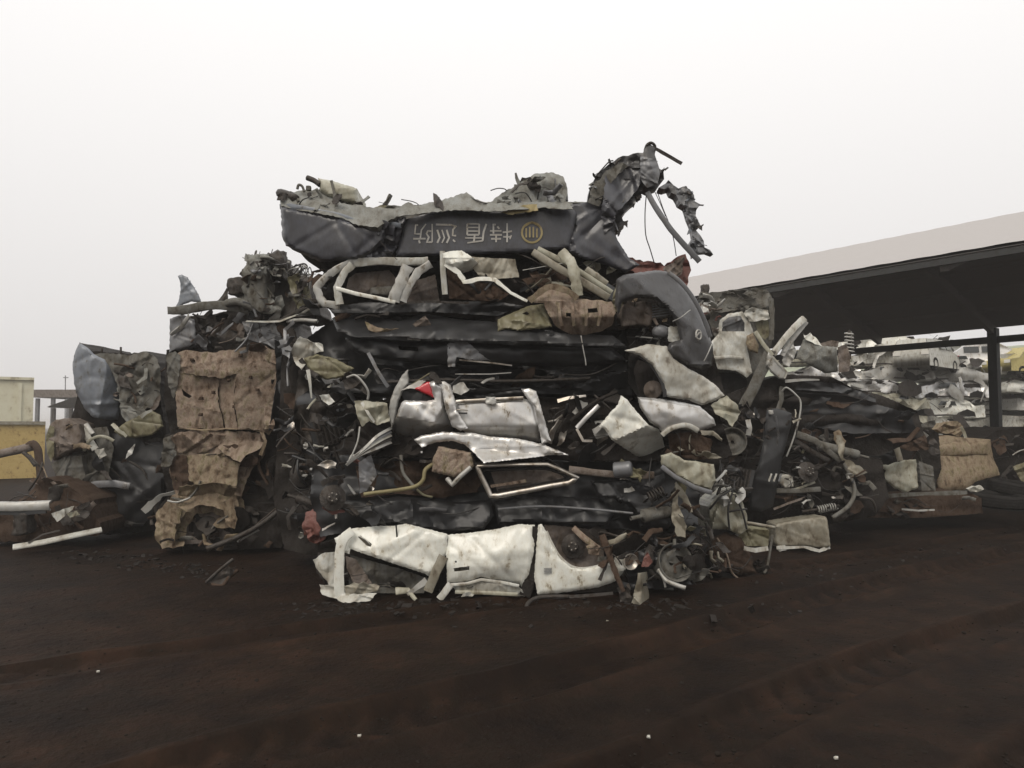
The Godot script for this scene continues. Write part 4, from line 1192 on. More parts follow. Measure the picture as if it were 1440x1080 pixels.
	c = thing("strip_bundle", "fan of thin grey trim strips bent to a point beside the black car", "trim strips", foot(515, 655, D))
	for k in 5:
		strip(c, "trim_strip", [[487 + k, 654 - k * 1.5, D - 0.14], [505 + k * 2, 640 - k * 2.4, D - 0.16], [530, 630 - k * 4.0, D - 0.12], [550, 622 - k * 5.0, D + 0.02]], 0.03, [M.pale_grey, M.steel, M.off_white, M.grey, M.pale_grey][k], {"twist": [k * 20 - 30, 20], "sharp": false})
	tube(c, "wire", [[506, 600, D - 0.1], [503, 620, D - 0.13], [495, 640, D - 0.15], [488, 653, D - 0.14]], 0.008, M.pale_grey, {})
	# ---------------------------------------------------------------- fifth: white window frame car
	c = thing("crushed_car", "crushed white car showing empty window frames, directly below the overturned patrol car", "crushed car", foot(640, 446, D + 0.5))
	panel(c, "body", [448, 412, 470, 378, 500, 368, 620, 362, 860, 360, 930, 392, 940, 440, 900, 470, 860, 466, 700, 452, 600, 442, 470, 444], D + 0.42, M.dark_shade_steel, {"deep": 1.45, "layer": 0.14, "rough": 0.08, "fold": [8, 0.06]})
	strip(c, "roof_rail", [[493, 369, D - 0.02], [530, 367, D - 0.03], [570, 368, D - 0.03], [602, 367, D - 0.01]], 0.07, M.off_white, {"lip": 0.018, "thick": 0.006, "wobble": 0.35})
	strip(c, "rear_pillar", [[499, 368, D - 0.02], [478, 376, D - 0.04], [460, 388, D - 0.05], [446, 404, D - 0.05], [449, 418, D - 0.05], [456, 427, D - 0.05], [478, 430, D - 0.04]], 0.062, M.pale_grey, {"lip": 0.02, "thick": 0.006, "wobble": 0.35})
	strip(c, "window_pillar", [[496, 372, D - 0.05], [484, 384, D - 0.06], [474, 404, D - 0.07], [478, 428, D - 0.06]], 0.062, M.off_white, {"lip": 0.018, "thick": 0.006, "wobble": 0.35})
	strip(c, "window_sill", [[472, 405, D - 0.07], [500, 413, D - 0.09], [530, 419, D - 0.09], [556, 425, D - 0.07]], 0.03, M.white, {"lip": 0.01, "thick": 0.006})
	strip(c, "centre_pillar", [[574, 374, D - 0.05], [566, 392, D - 0.07], [558, 410, D - 0.08], [554, 424, D - 0.07]], 0.1, M.pale_grey, {"lip": 0.03, "thick": 0.006, "wobble": 0.35})
	strip(c, "front_pillar", [[606, 371, D - 0.02], [588, 382, D - 0.04], [575, 402, D - 0.06], [566, 424, D - 0.05]], 0.07, M.pale_grey, {"lip": 0.018, "thick": 0.006, "wobble": 0.35})
	panel(c, "rear_seat", [500, 384, 548, 380, 560, 396, 556, 422, 520, 417, 486, 410, 490, 392], D + 0.22, M.mauve, {"bulge": 0.1, "fold": [3, 0.03]})
	panel(c, "head_rest", [520, 404, 552, 402, 555, 420, 520, 414], D + 0.12, M.dusty, {"bulge": 0.05, "edge": [5, 0.05]})
	panel(c, "front_seat", [580, 396, 612, 386, 618, 424, 572, 428], D + 0.2, M.mauve, {"bulge": 0.08, "fold": [3, 0.03]})
	panel(c, "waist_panel", [452, 428, 478, 430, 520, 424, 556, 428, 620, 424, 700, 424, 736, 430, 700, 444, 600, 438, 520, 440, 470, 440], D + 0.06, M.black, {"layer": 0.05, "fold": [6, 0.04]})
	strip(c, "belt_strip", [[560, 427, D - 0.03], [600, 424, D - 0.05], [660, 426, D - 0.04]], 0.022, M.steel, {})
	strip(c, "door_edge", [[622, 353, D - 0.08], [623, 380, D - 0.09], [626, 414, D - 0.07]], 0.045, M.off_white, {"lip": 0.012, "thick": 0.006})
	panel(c, "folded_door", [622, 356, 635, 353, 649, 352, 662, 360, 672, 370, 664, 380, 652, 384, 640, 378, 626, 370], D - 0.16, M.white, {"fold": [6, 0.04], "step": 3.0, "edge": [4, 0.03], "bends": [[60, 4, 1.0]]})
	panel(c, "door_lining", [655, 360, 690, 363, 724, 364, 730, 390, 700, 392, 674, 388, 664, 376], D - 0.06, M.beige, {"fold": [4, 0.03], "rough": 0.02})
	strip(c, "folded_edge", [[626, 371, D - 0.18], [646, 383, D - 0.2], [652, 397, D - 0.2], [675, 392, D - 0.22], [696, 394, D - 0.22], [718, 412, D - 0.2], [741, 424, D - 0.14]], 0.05, M.white, {"twist": [0, 35], "wobble": 0.4, "end": 0.03, "thick": 0.01})
	panel(c, "door_pocket", [628, 378, 648, 388, 652, 400, 690, 398, 716, 414, 700, 424, 632, 420], D + 0.05, M.rust_dark, {"fold": [5, 0.05]})
	# beams of the torn floor
	strip(c, "floor_beam", [[749, 354, D - 0.12], [785, 377, D - 0.16], [822, 398, D - 0.18], [856, 419, D - 0.16]], 0.062, M.beige, {"lip": 0.018, "thick": 0.006})
	strip(c, "floor_beam", [[756, 350, D - 0.1], [800, 372, D - 0.13], [860, 412, D - 0.12]], 0.04, M.cream, {"lip": 0.02, "thick": 0.01})
	strip(c, "floor_beam", [[789, 353, D - 0.14], [800, 366, D - 0.18], [807, 382, D - 0.22], [810, 400, D - 0.22], [812, 416, D - 0.2]], 0.085, M.cream, {"lip": 0.02, "wobble": 0.5, "thick": 0.008})
	strip(c, "floor_beam", [[824, 378, D - 0.1], [838, 388, D - 0.12], [853, 400, D - 0.1]], 0.05, M.beige, {"lip": 0.02, "wobble": 0.4})
	panel(c, "rust_plate", [744, 424, 752, 413, 760, 407, 775, 402, 798, 407, 806, 418, 830, 422, 860, 424, 866, 440, 860, 458, 842, 467, 818, 473, 800, 469, 782, 459, 771, 442, 765, 426, 754, 426], D - 0.2, M.rust, {"step": 3.5, "fold": [7, 0.03], "rough": 0.02, "jag": 1.2, "bends": [[90, 8, 0.7], [-90, 14, 0.8]], "holes": [[796, 440, 803, 440, 803, 446, 796, 446], [826, 434, 840, 433, 841, 439, 827, 440]]})
	for k in 4:
		strip(c, "pressed_rib", [[786 + k * 19, 426 + k, D - 0.23], [787 + k * 19, 444, D - 0.25], [790 + k * 17, 458, D - 0.2]], 0.02, M.rust, {"lip": 0.008, "wobble": 0.3})
	strip(c, "plate_lip", [[745, 424, D - 0.22], [760, 409, D - 0.25], [776, 404, D - 0.26], [798, 409, D - 0.25], [812, 420, D - 0.22]], 0.06, M.tan, {"sharp": false, "wobble": 0.4})
	tube(c, "wire", [[735, 380, D - 0.1], [770, 374, D - 0.12], [792, 370, D - 0.14]], 0.004, M.pale_grey, {})
	tube(c, "wire", [[817, 472, D - 0.2], [820, 490, D - 0.2], [823, 505, D - 0.19], [824, 514, D - 0.19]], 0.006, M.pale_grey, {})
	clutter(c, [720, 365, 860, 365, 860, 420, 740, 420], D - 0.05, D + 0.3, 48, [M.dark_shade_steel, M.steel, M.cream, M.beige, M.rust_dark, M.black], {"size": 30.0})
	clutter(c, [625, 385, 740, 395, 740, 425, 625, 425], D - 0.02, D + 0.2, 22, dim, {"size": 26.0})
	clutter(c, [440, 375, 470, 375, 450, 440, 420, 450, 410, 460], D + 0.0, D + 0.3, 16, junk, {"size": 24.0})
	# ---------------------------------------------------------------- dark bonnet and pale wing on the right flank
	c = thing("crushed_car", "crushed pale car end with a bare wheel arch, under the dark grey bonnet", "crushed car", foot(960, 570, D + 0.4))
	panel(c, "body", [872, 420, 940, 412, 985, 450, 1004, 500, 1020, 556, 990, 574, 936, 566, 900, 560, 886, 500], D + 0.2, M.dark_shade_steel, {"deep": 1.3, "fold": [8, 0.08], "rough": 0.08})
	panel(c, "wing", [878, 493, 911, 484, 938, 487, 947, 504, 967, 518, 989, 529, 1007, 542, 1019, 556, 1004, 564, 987, 570, 967, 562, 936, 558, 932, 538, 918, 514, 900, 500], D - 0.2, M.off_white, {"step": 3.5, "edge": [6, 0.06], "fold": [4, 0.025], "rough": 0.014, "sx": 0.1, "bulge": 0.05})
	strip(c, "arch_lip", [[900, 500, D - 0.21], [918, 515, D - 0.23], [931, 537, D - 0.24], [936, 558, D - 0.22]], 0.03, M.dark_grey, {"sharp": false, "lip": 0.015})
	panel(c, "wheel_well", [884, 500, 902, 502, 920, 518, 932, 540, 936, 560, 900, 562, 884, 540], D - 0.02, M.rubber, {"bulge": -0.1, "fold": [4, 0.03]})
	lathe(c, "brake_hub", px(918, 548, D - 0.05), Vector3(-0.4, 0.1, 1), [Vector2(0.0, 0.05), Vector2(0.03, 0.05), Vector2(0.035, 0.02), Vector2(0.09, 0.015), Vector2(0.095, -0.01), Vector2(0.0, -0.01)], M.mauve, {"sides": 18})
	lump(c, "headlamp", px(929, 466, D - 0.12), Vector3(0.17, 0.13, 0.12), M.grey, {"boxy": 0.1, "dent": 0.1})
	panel(c, "lamp_surround", [940, 460, 955, 458, 962, 474, 952, 482, 940, 480], D - 0.14, M.off_white, {"fold": [3, 0.02], "jag": 1.0})
	panel(c, "engine_cover", [914, 428, 942, 424, 944, 446, 914, 450], D - 0.08, M.dusty, {"fold": [4, 0.03], "edge": [4, 0.03]})
	for k in 5:
		strip(c, "cover_rib", [[917, 431 + k * 3.6, D - 0.12], [941, 428 + k * 3.6, D - 0.12]], 0.008, M.grey, {})
	lump(c, "engine_block", px(893, 444, D + 0.05), Vector3(0.32, 0.28, 0.4), M.mauve, {"dent": 0.35})
	clutter(c, [868, 420, 950, 424, 950, 484, 880, 490], D - 0.14, D + 0.1, 44, [M.dusty, M.mauve, M.steel, M.pale_grey, M.rust_dark, M.dark_shade_steel, M.tan], {"size": 20.0})
	c = thing("bonnet", "curved dark grey bonnet with a round badge draped over the pale wing", "bonnet", foot(960, 520, D - 0.3))
	panel(c, "skin", [867, 393, 876, 387, 898, 383, 922, 380, 938, 382, 951, 391, 967, 407, 984, 436, 996, 464, 1003, 491, 1000, 516, 987, 521, 967, 514, 944, 501, 937, 491, 942, 482, 956, 478, 951, 455, 938, 432, 922, 421, 896, 419, 875, 425, 870, 442, 864, 428], D - 0.3, M.dark_grey, {"step": 4.0, "edge": [10, 0.12], "fold": [3, 0.03], "rough": 0.01, "sx": 0.1, "bends": [[-50, 18, 0.7]], "thick": 0.006})
	strip(c, "edge_trim", [[940, 383, D - 0.28], [956, 396, D - 0.3], [972, 415, D - 0.3], [988, 444, D - 0.27], [999, 474, D - 0.22]], 0.03, M.grey, {"sharp": false, "lip": 0.01})
	var bd := lathe(c, "badge", px(982, 471, D - 0.29), Vector3(0.5, 0.1, 1), [Vector2(0.032, 0.0), Vector2(0.034, 0.012), Vector2(0.042, 0.014), Vector2(0.046, 0.0)], M.pale_grey, {"sides": 20, "squash": Vector3(0.85, 1.2, 1)})
	strip(bd, "badge_bar", [[978, 474, D - 0.31], [983, 468, D - 0.315], [986, 467, D - 0.31]], 0.012, M.pale_grey, {})
	panel(c, "inner_skin", [868, 396, 884, 392, 886, 410, 878, 424, 870, 440, 862, 436, 862, 416], D - 0.2, M.olive, {"fold": [4, 0.04]})
	tube(c, "cable", [[946, 452, D - 0.34], [958, 446, D - 0.4], [968, 438, D - 0.38], [971, 436, D - 0.33]], 0.005, M.pale_grey, {})
	tube(c, "cable", [[990, 508, D - 0.28], [996, 496, D - 0.3], [1001, 484, D - 0.26]], 0.006, M.pale_grey, {})
	# ---------------------------------------------------------------- top: overturned patrol car
	c = thing("crushed_car", "overturned dark navy patrol car with upside-down lettering on top of the stack", "crushed car", foot(620, 362, D + 0.6))
	panel(c, "body", [402, 300, 450, 302, 505, 312, 545, 300, 572, 290, 630, 284, 668, 286, 706, 284, 760, 282, 826, 286, 860, 300, 862, 346, 800, 354, 700, 359, 602, 361, 535, 363, 449, 364, 414, 346], D + 0.22, M.dark_shade_steel, {"deep": 1.5, "layer": 0.1, "rough": 0.06, "fold": [8, 0.05]})
	panel(c, "bumper", [394, 290, 410, 292, 449, 299, 480, 305, 504, 316, 531, 319, 545, 316, 540, 340, 520, 358, 500, 366, 449, 368, 424, 357, 402, 346, 397, 334], D - 0.05, M.navy, {"step": 4.0, "edge": [9, 0.14], "fold": [4, 0.02], "rough": 0.02, "crumple": 0.006, "bulge": 0.03, "sx": -0.1, "jag": 0.9})
	strip(c, "bumper_lip", [[394, 291, D + 0.14], [412, 291, D + 0.02], [449, 298, D - 0.04], [482, 305, D - 0.06], [504, 315, D - 0.04]], 0.05, M.blue_grey, {"sharp": false, "lip": 0.02})
	panel(c, "crumpled_wing", [500, 318, 531, 318, 558, 302, 572, 304, 566, 322, 560, 344, 550, 362, 520, 364, 500, 362, 510, 340], D - 0.04, M.navy, {"step": 3.0, "fold": [12, 0.05], "rough": 0.06, "edge": [5, 0.05]})
	var door := panel(c, "door", [558, 305, 600, 297, 642, 293, 700, 295, 760, 289, 800, 288, 812, 300, 800, 349, 740, 355, 660, 358, 602, 360, 556, 361, 564, 330], D, M.navy, {"step": 4.0, "jag": 0.8, "fold": [0, 0], "rough": 0.0, "edge": [5, 0.05]})
	glyph(door, "character", [[1, 2, 0.3, 4], [0.6, 3.2, 4, 3.2], [0, 6, 4.2, 5.4], [2.2, 0.5, 2.2, 10], [5, 2.2, 9.5, 2.2], [7.2, 0.5, 7.2, 4.2], [4.6, 4.2, 10, 4.2], [4.8, 6.2, 10, 6.2], [8.4, 4.8, 8.4, 9.6, 7.4, 9.2], [5.8, 7.2, 6.6, 8.4]], Rect2(689, 314, 31, 28), D - 0.007, M.letter)
	glyph(door, "character", [[9, 0.5, 2, 1.6], [2, 1.6, 1.6, 6, 0.3, 10], [2, 3, 10, 3], [6, 1.2, 5.6, 4.4], [3.6, 4.6, 9, 4.6], [9, 4.6, 9, 10], [9, 10, 3.6, 10], [3.6, 10, 3.6, 4.6], [3.6, 6.4, 9, 6.4], [3.6, 8.2, 9, 8.2]], Rect2(654, 315, 31, 28), D - 0.007, M.letter)
	glyph(door, "character", [[5, 0.5, 3.8, 3, 5, 6.8], [7.2, 0.5, 6, 3, 7.2, 6.8], [9.4, 0.5, 8.2, 3, 9.4, 6.8], [1, 1, 2, 2], [0.5, 4, 2.2, 4, 2, 7, 0.4, 8.8], [0.4, 8.4, 3, 9.2, 10, 9.4]], Rect2(613, 314, 30, 29), D - 0.007, M.letter)
	glyph(door, "character", [[0.8, 0.8, 0.8, 10], [0.8, 0.8, 3.4, 0.8, 2.4, 3.4, 3.6, 5.2, 2.8, 6.6, 1.2, 6.4], [6.8, 0.3, 7.2, 1.8], [4, 2.6, 10, 2.6], [6.6, 2.6, 6, 7, 3.8, 10], [6.2, 5, 9.2, 5, 8.8, 9.6, 7.6, 9.4]], Rect2(581, 315, 29, 28), D - 0.007, M.letter)
	var em := []
	for k in 25:
		var a := TAU * k / 24.0
		em.append([748 + 14.0 * cos(a), 327 + 14.0 * sin(a), D - 0.008])
	strip(door, "emblem_ring", em, 0.02, M.amber, {"thick": 0.003, "sub": 1, "wobble": 0.05})
	for k in 4:
		strip(door, "emblem_bar", [[740 + k * 5.0, 321 - (2 if k in [1, 2] else 0), D - 0.008], [740 + k * 5.0, 334, D - 0.008]], 0.016, M.amber, {"thick": 0.003, "wobble": 0.05})
	strip(door, "emblem_bar", [[738, 318, D - 0.009], [748, 312, D - 0.009], [758, 318, D - 0.009]], 0.016, M.amber, {"thick": 0.003, "wobble": 0.05})
	panel(c, "sill", [558, 304, 580, 292, 600, 286, 630, 279, 656, 270, 668, 280, 690, 286, 740, 284, 800, 284, 806, 294, 760, 292, 700, 297, 642, 295, 600, 299], D - 0.06, M.under, {"step": 4.0, "fold": [6, 0.04], "rough": 0.04, "sy": -1.0, "jag": 1.0})
	strip(c, "sill_edge", [[558, 308, D - 0.05], [600, 298, D - 0.07], [642, 293, D - 0.07], [700, 294, D - 0.05]], 0.04, M.pale_grey, {"wobble": 0.4, "end": 0.02})
	panel(c, "underbody", [395, 290, 394, 276, 408, 272, 420, 268, 450, 266, 468, 272, 480, 286, 504, 288, 520, 291, 545, 293, 562, 292, 574, 284, 590, 290, 600, 290, 560, 303, 531, 320, 504, 317, 480, 306, 449, 300], D + 0.06, M.under, {"step": 4.0, "deep": 1.3, "crush": 0.12, "fold": [8, 0.05], "rough": 0.05, "sy": -0.8, "jag": 1.0})
	panel(c, "underbody", [668, 284, 690, 284, 706, 271, 722, 263, 740, 252, 752, 244, 775, 242, 792, 248, 798, 265, 795, 283, 826, 284, 830, 300, 760, 300, 680, 300], D + 0.2, M.under, {"step": 4.0, "deep": 1.1, "crush": 0.1, "fold": [8, 0.06], "rough": 0.05, "sy": -0.5, "jag": 0.8})
	panel(c, "fuel_tank", [447, 250, 470, 255, 502, 265, 504, 287, 484, 284, 464, 277, 450, 268], D + 0.15, M.cream, {"step": 3.5, "deep": 0.5, "crush": 0.05, "edge": [8, 0.1], "bulge": 0.06, "fold": [2, 0.02]})
	strip(c, "tank_strap", [[466, 254, D + 0.1], [470, 272, D + 0.06], [474, 296, D + 0.0]], 0.03, M.dusty, {"sharp": false})
	tube(c, "exhaust", [[394, 272, D + 0.3], [404, 275, D + 0.2], [416, 280, D + 0.1]], 0.05, M.steel, {"sub": 3})
	tube(c, "exhaust", [[432, 250, D + 0.2], [442, 254, D + 0.18], [450, 260, D + 0.16]], 0.03, M.steel, {})
	tube(c, "stub", [[418, 266, D + 0.12], [420, 260, D + 0.12], [425, 262, D + 0.12], [428, 270, D + 0.12]], 0.014, M.dusty, {})
	lump(c, "bolt_boss", px(434, 265, D + 0.15), Vector3(0.05, 0.05, 0.05), M.dusty)
	strip(c, "spike", [[538, 290, D + 0.1], [544, 284, D + 0.1], [548, 277, D + 0.08]], 0.03, M.steel, {"end": 0.012})
	panel(c, "hump", [526, 292, 536, 288, 548, 290, 556, 294, 540, 298], D + 0.05, M.olive, {"fold": [2, 0.02]})
	strip(c, "spike", [[732, 262, D + 0.25], [727, 252, D + 0.24], [725, 243, D + 0.22]], 0.05, M.under, {"end": 0.02})
	tube(c, "wire", [[690, 268, D + 0.2], [700, 265, D + 0.15], [710, 266, D + 0.15], [714, 271, D + 0.2]], 0.006, M.wire, {})
	tube(c, "wire", [[722, 268, D + 0.2], [726, 262, D + 0.2], [732, 262, D + 0.2]], 0.007, M.wire, {})
	panel(c, "yellow_sheet", [704, 299, 720, 294, 736, 288, 755, 287, 757, 296, 735, 299, 718, 302], D - 0.09, M.amber, {"fold": [3, 0.02], "jag": 0.8})
	panel(c, "dark_end", [790, 290, 826, 284, 850, 296, 870, 340, 884, 362, 900, 372, 880, 384, 850, 372, 820, 364, 796, 352, 808, 318], D + 0.04, M.navy, {"step": 4.0, "fold": [6, 0.04], "rough": 0.05, "crumple": 0.012, "edge": [6, 0.06]})
	clutter(c, [396, 274, 470, 272, 560, 288, 560, 300, 480, 298, 400, 286], D - 0.02, D + 0.3, 34, [M.under, M.dusty, M.steel, M.dark_shade_steel], {"size": 20.0, "spread": 0.9})
	clutter(c, [560, 286, 656, 274, 700, 280, 750, 252, 792, 254, 796, 290, 680, 296, 570, 300], D - 0.06, D + 0.25, 46, [M.under, M.dusty, M.steel, M.dark_shade_steel, M.grey], {"size": 22.0, "spread": 0.9})
	clutter(c, [520, 318, 556, 310, 556, 358, 510, 360], D - 0.1, D, 12, [M.navy, M.grey, M.navy, M.blue_grey], {"size": 24.0, "lean": 0.6, "spread": 0.4})
	# ---------------------------------------------------------------- torn arch at the top right
	c = thing("torn_arch", "ragged arch of torn dark bodywork curling up from the overturned patrol car", "car wreckage", foot(850, 350, D + 0.2))
	panel(c, "arch_skin", [815, 300, 826, 284, 827, 276, 832, 259, 838, 248, 848, 238, 857, 230, 869, 222, 890, 216, 904, 215, 908, 207, 915, 203, 921, 208, 921, 218, 925, 230, 933, 241, 934, 252, 926, 262, 915, 268, 903, 262, 900, 277, 893, 272, 894, 285, 880, 296, 874, 304, 878, 315, 868, 324, 858, 330, 864, 342, 866, 356, 830, 352], D + 0.12, M.dark_grey, {"step": 3.5, "jag": 2.4, "fold": [10, 0.07], "rough": 0.05, "crumple": 0.07, "cell": 16.0, "holes": [[835, 279, 840, 280, 847, 289, 843, 291]], "deep": 0.16, "crush": 0.08})
	panel(c, "inner_lining", [852, 246, 880, 236, 900, 234, 908, 250, 898, 262, 884, 282, 868, 296, 862, 320, 850, 330, 846, 300, 850, 270], D + 0.06, M.navy, {"fold": [6, 0.05], "rough": 0.05, "jag": 2.0})
	panel(c, "inner_lining", [900, 220, 922, 224, 928, 244, 924, 260, 910, 264, 900, 250], D + 0.05, M.grey, {"fold": [4, 0.04], "rough": 0.04, "jag": 2.0})
	panel(c, "flange", [826, 284, 834, 262, 852, 240, 872, 228, 884, 234, 866, 250, 852, 272, 842, 290], D + 0.08, M.dusty, {"fold": [5, 0.05], "jag": 2.0})
	panel(c, "hanging_skin", [926, 264, 936, 258, 940, 253, 947, 260, 954, 265, 961, 262, 970, 266, 976, 274, 977, 283, 984, 287, 979, 296, 982, 310, 983, 320, 979, 324, 985, 331, 991, 348, 1003, 358, 985, 356, 975, 361, 970, 348, 973, 327, 970, 313, 966, 299, 954, 280, 941, 264, 934, 266], D + 0.15, M.grey, {"step": 2.5, "jag": 2.4, "fold": [10, 0.06], "rough": 0.05, "crumple": 0.07, "cell": 10.0, "deep": 0.15, "crush": 0.06})
	strip(c, "rail", [[910, 270, D + 0.08], [926, 298, D + 0.06], [943, 322, D + 0.05], [964, 346, D + 0.06], [984, 368, D + 0.08]], 0.045, M.grey, {"sharp": false, "lip": 0.012, "thick": 0.006})
	strip(c, "rod", [[912, 206, D + 0.1], [920, 208, D + 0.08], [936, 217, D + 0.05], [959, 230, D + 0.02]], 0.034, M.steel, {"thick": 0.02})
	tube(c, "loop", [[907, 212, D + 0.1], [910, 204, D + 0.06], [916, 201, D + 0.06], [921, 206, D + 0.08], [919, 215, D + 0.1]], 0.016, M.steel, {})
	tube(c, "wire", [[909, 272, D + 0.1], [907, 300, D + 0.08], [908, 330, D + 0.1], [914, 350, D + 0.12], [920, 370, D + 0.15]], 0.006, M.wire, {})
	tube(c, "wire", [[924, 268, D + 0.12], [932, 292, D + 0.1], [940, 312, D + 0.1], [947, 335, D + 0.12], [951, 360, D + 0.15]], 0.005, M.wire, {})
	tube(c, "wire", [[921, 270, D + 0.14], [928, 285, D + 0.14], [936, 304, D + 0.12]], 0.004, M.wire, {})
	tube(c, "wire", [[836, 250, D + 0.1], [845, 240, D + 0.06], [856, 228, D + 0.06], [862, 226, D + 0.1]], 0.007, M.wire, {})
	for b in [[840, 250, 834, 246], [860, 230, 856, 226], [979, 290, 986, 288], [931, 240, 936, 237], [983, 318, 987, 320], [876, 312, 882, 316], [866, 324, 871, 330], [896, 274, 899, 282]]:
		strip(c, "torn_edge", [[b[0], b[1], D + 0.14], [(b[0] + b[2]) * 0.5 + 1.5, (b[1] + b[3]) * 0.5, D + 0.1], [b[2], b[3], D + 0.12]], 0.05, M.steel, {"wobble": 1.2, "end": 0.03, "twist": [30, 60]})
	clutter(c, [830, 262, 872, 226, 920, 222, 932, 250, 890, 280, 860, 320, 840, 320], D + 0.02, D + 0.3, 30, [M.blue_grey, M.steel, M.grey, M.navy, M.dusty], {"size": 20.0})
	clutter(c, [945, 262, 975, 270, 982, 310, 985, 350, 974, 352, 970, 310], D + 0.08, D + 0.25, 16, [M.grey, M.steel, M.blue_grey], {"size": 14.0, "lean": 1.3})
	# ragged red skin below the arch
	c = thing("red_scrap", "ragged faded red body panel lying behind the dark grey bonnet", "body panel", foot(925, 385, D + 0.3))
	panel(c, "skin", [868, 352, 884, 362, 905, 368, 929, 369, 934, 374, 948, 364, 964, 357, 972, 380, 966, 402, 948, 396, 922, 388, 900, 386, 874, 376], D + 0.3, M.red_paint, {"fold": [6, 0.06], "rough": 0.05, "jag": 1.6, "step": 3.0, "deep": 0.5, "crush": 0.06})
	panel(c, "lining", [932, 378, 950, 366, 963, 360, 958, 386, 944, 392], D + 0.24, M.mauve, {"fold": [4, 0.04], "jag": 1.5})

func build_left_stacks() -> void:
	var junk := [M.dark_shade_steel, M.steel, M.black, M.steel, M.dusty, M.rust_dark]
	var g := 10.3
	# ------------------------------------------------ rust-brown bales, bottom to top
	var c := thing("scrap_bale", "lowest rust-brown bale of the left stack, its bottom edge torn open over the ground", "scrap bale", foot(300, 765, g + 0.4), "rust-brown bales")
	panel(c, "body", [220, 715, 240, 694, 330, 692, 396, 700, 404, 740, 396, 770, 300, 774, 225, 772], g + 0.3, M.dark_shade_steel, {"deep": 1.6, "fold": [8, 0.08], "rough": 0.06})
	panel(c, "back_plate", [226, 716, 246, 694, 300, 690, 340, 694, 344, 720, 334, 748, 322, 736, 300, 720, 276, 722, 262, 744, 258, 768, 228, 772], g + 0.1, M.tan, {"step": 4.0, "fold": [8, 0.06], "rough": 0.04, "jag": 1.5})
	panel(c, "floor_pan", [262, 694, 300, 690, 332, 694, 336, 712, 318, 718, 300, 712, 280, 710, 262, 720, 250, 712], g - 0.02, M.tan, {"step": 3.0, "fold": [6, 0.04], "rough": 0.03, "jag": 1.6, "sy": -0.5})
	panel(c, "floor_pan", [219, 722, 236, 704, 252, 712, 261, 721, 248, 736, 246, 762, 228, 772, 218, 758], g + 0.03, M.tan, {"step": 3.0, "fold": [6, 0.04], "rough": 0.03, "jag": 1.6, "sx": -0.4})
	panel(c, "recess", [248, 736, 268, 720, 290, 712, 312, 726, 326, 740, 324, 762, 250, 766], g + 0.22, M.mauve, {"fold": [6, 0.06], "rough": 0.05})
	panel(c, "flap", [310, 706, 326, 700, 334, 730, 330, 744, 318, 738], g - 0.08, M.tan, {"fold": [4, 0.04], "jag": 1.5})
	panel(c, "flap", [240, 714, 254, 716, 254, 736, 240, 734], g - 0.06, M.tan, {"fold": [2, 0.02], "jag": 1.0})
	tube(c, "cable", [[242, 700, g - 0.08], [260, 703, g - 0.12], [274, 692, g - 0.12], [282, 676, g - 0.1]], 0.015, M.dusty, {})
	tube(c, "cable", [[236, 704, g - 0.1], [250, 706, g - 0.15], [268, 700, g - 0.14]], 0.013, M.pale_grey, {})
	strip(c, "hanging_edge", [[246, 692, g - 0.1], [228, 696, g - 0.12], [216, 706, g - 0.16], [201, 719, g - 0.2]], 0.05, M.pale_grey, {"end": 0.09, "twist": [40, 0], "wobble": 0.4})
	tube(c, "tow_bar", [[402, 708, g - 0.2], [380, 728, g - 0.35], [352, 746, g - 0.5], [322, 760, g - 0.6], [290, 772, g - 0.7]], 0.035, M.steel, {"dent": 0.4})
	strip(c, "bent_panel", [[398, 712, g - 0.2], [366, 736, g - 0.4], [336, 762, g - 0.5]], 0.12, M.mauve, {"twist": [30, 60], "end": 0.05})
	strip(c, "bent_panel", [[362, 742, g - 0.45], [344, 754, g - 0.5], [334, 762, g - 0.5]], 0.09, M.pale_grey, {"twist": [20, 0], "end": 0.02})
	clutter(c, [222, 730, 330, 720, 400, 705, 400, 768, 240, 775], g - 0.05, g + 0.3, 40, [M.rust_dark, M.tan, M.dark_shade_steel, M.steel, M.dusty], {"size": 28.0})
	c = thing("scrap_bale", "middle rust-brown bale of the left stack, buckled with a deep sideways split", "scrap bale", foot(300, 692, g + 0.4), "rust-brown bales")
	panel(c, "body", [232, 612, 260, 604, 392, 612, 408, 650, 400, 698, 330, 692, 236, 694, 226, 650], g + 0.28, M.dark_shade_steel, {"deep": 1.6, "fold": [8, 0.08], "rough": 0.06})
	panel(c, "back_plate", [240, 612, 270, 604, 340, 606, 374, 612, 372, 640, 352, 664, 340, 698, 290, 700, 246, 696, 238, 660], g + 0.12, M.rust, {"step": 4.0, "fold": [9, 0.06], "rough": 0.04, "jag": 1.5, "crumple": 0.04, "cell": 26.0})
	panel(c, "floor_pan", [240, 615, 266, 606, 300, 612, 318, 612, 308, 626, 290, 636, 264, 640, 248, 636], g + 0.02, M.rust, {"step": 3.5, "fold": [6, 0.04], "rough": 0.03, "jag": 1.4, "sy": 0.5, "crumple": 0.04, "cell": 18.0})
	panel(c, "floor_pan", [318, 612, 350, 618, 374, 622, 360, 634, 346, 640, 338, 650, 318, 640, 306, 630], g - 0.06, M.rust, {"step": 3.0, "fold": [6, 0.05], "rough": 0.03, "jag": 1.6, "sy": -0.9})
	panel(c, "floor_pan", [262, 641, 292, 637, 316, 642, 338, 652, 334, 668, 332, 684, 306, 680, 280, 684, 266, 676], g - 0.02, M.tan, {"step": 3.5, "fold": [5, 0.03], "rough": 0.02, "jag": 1.2, "sy": -0.25, "crumple": 0.04, "cell": 18.0})
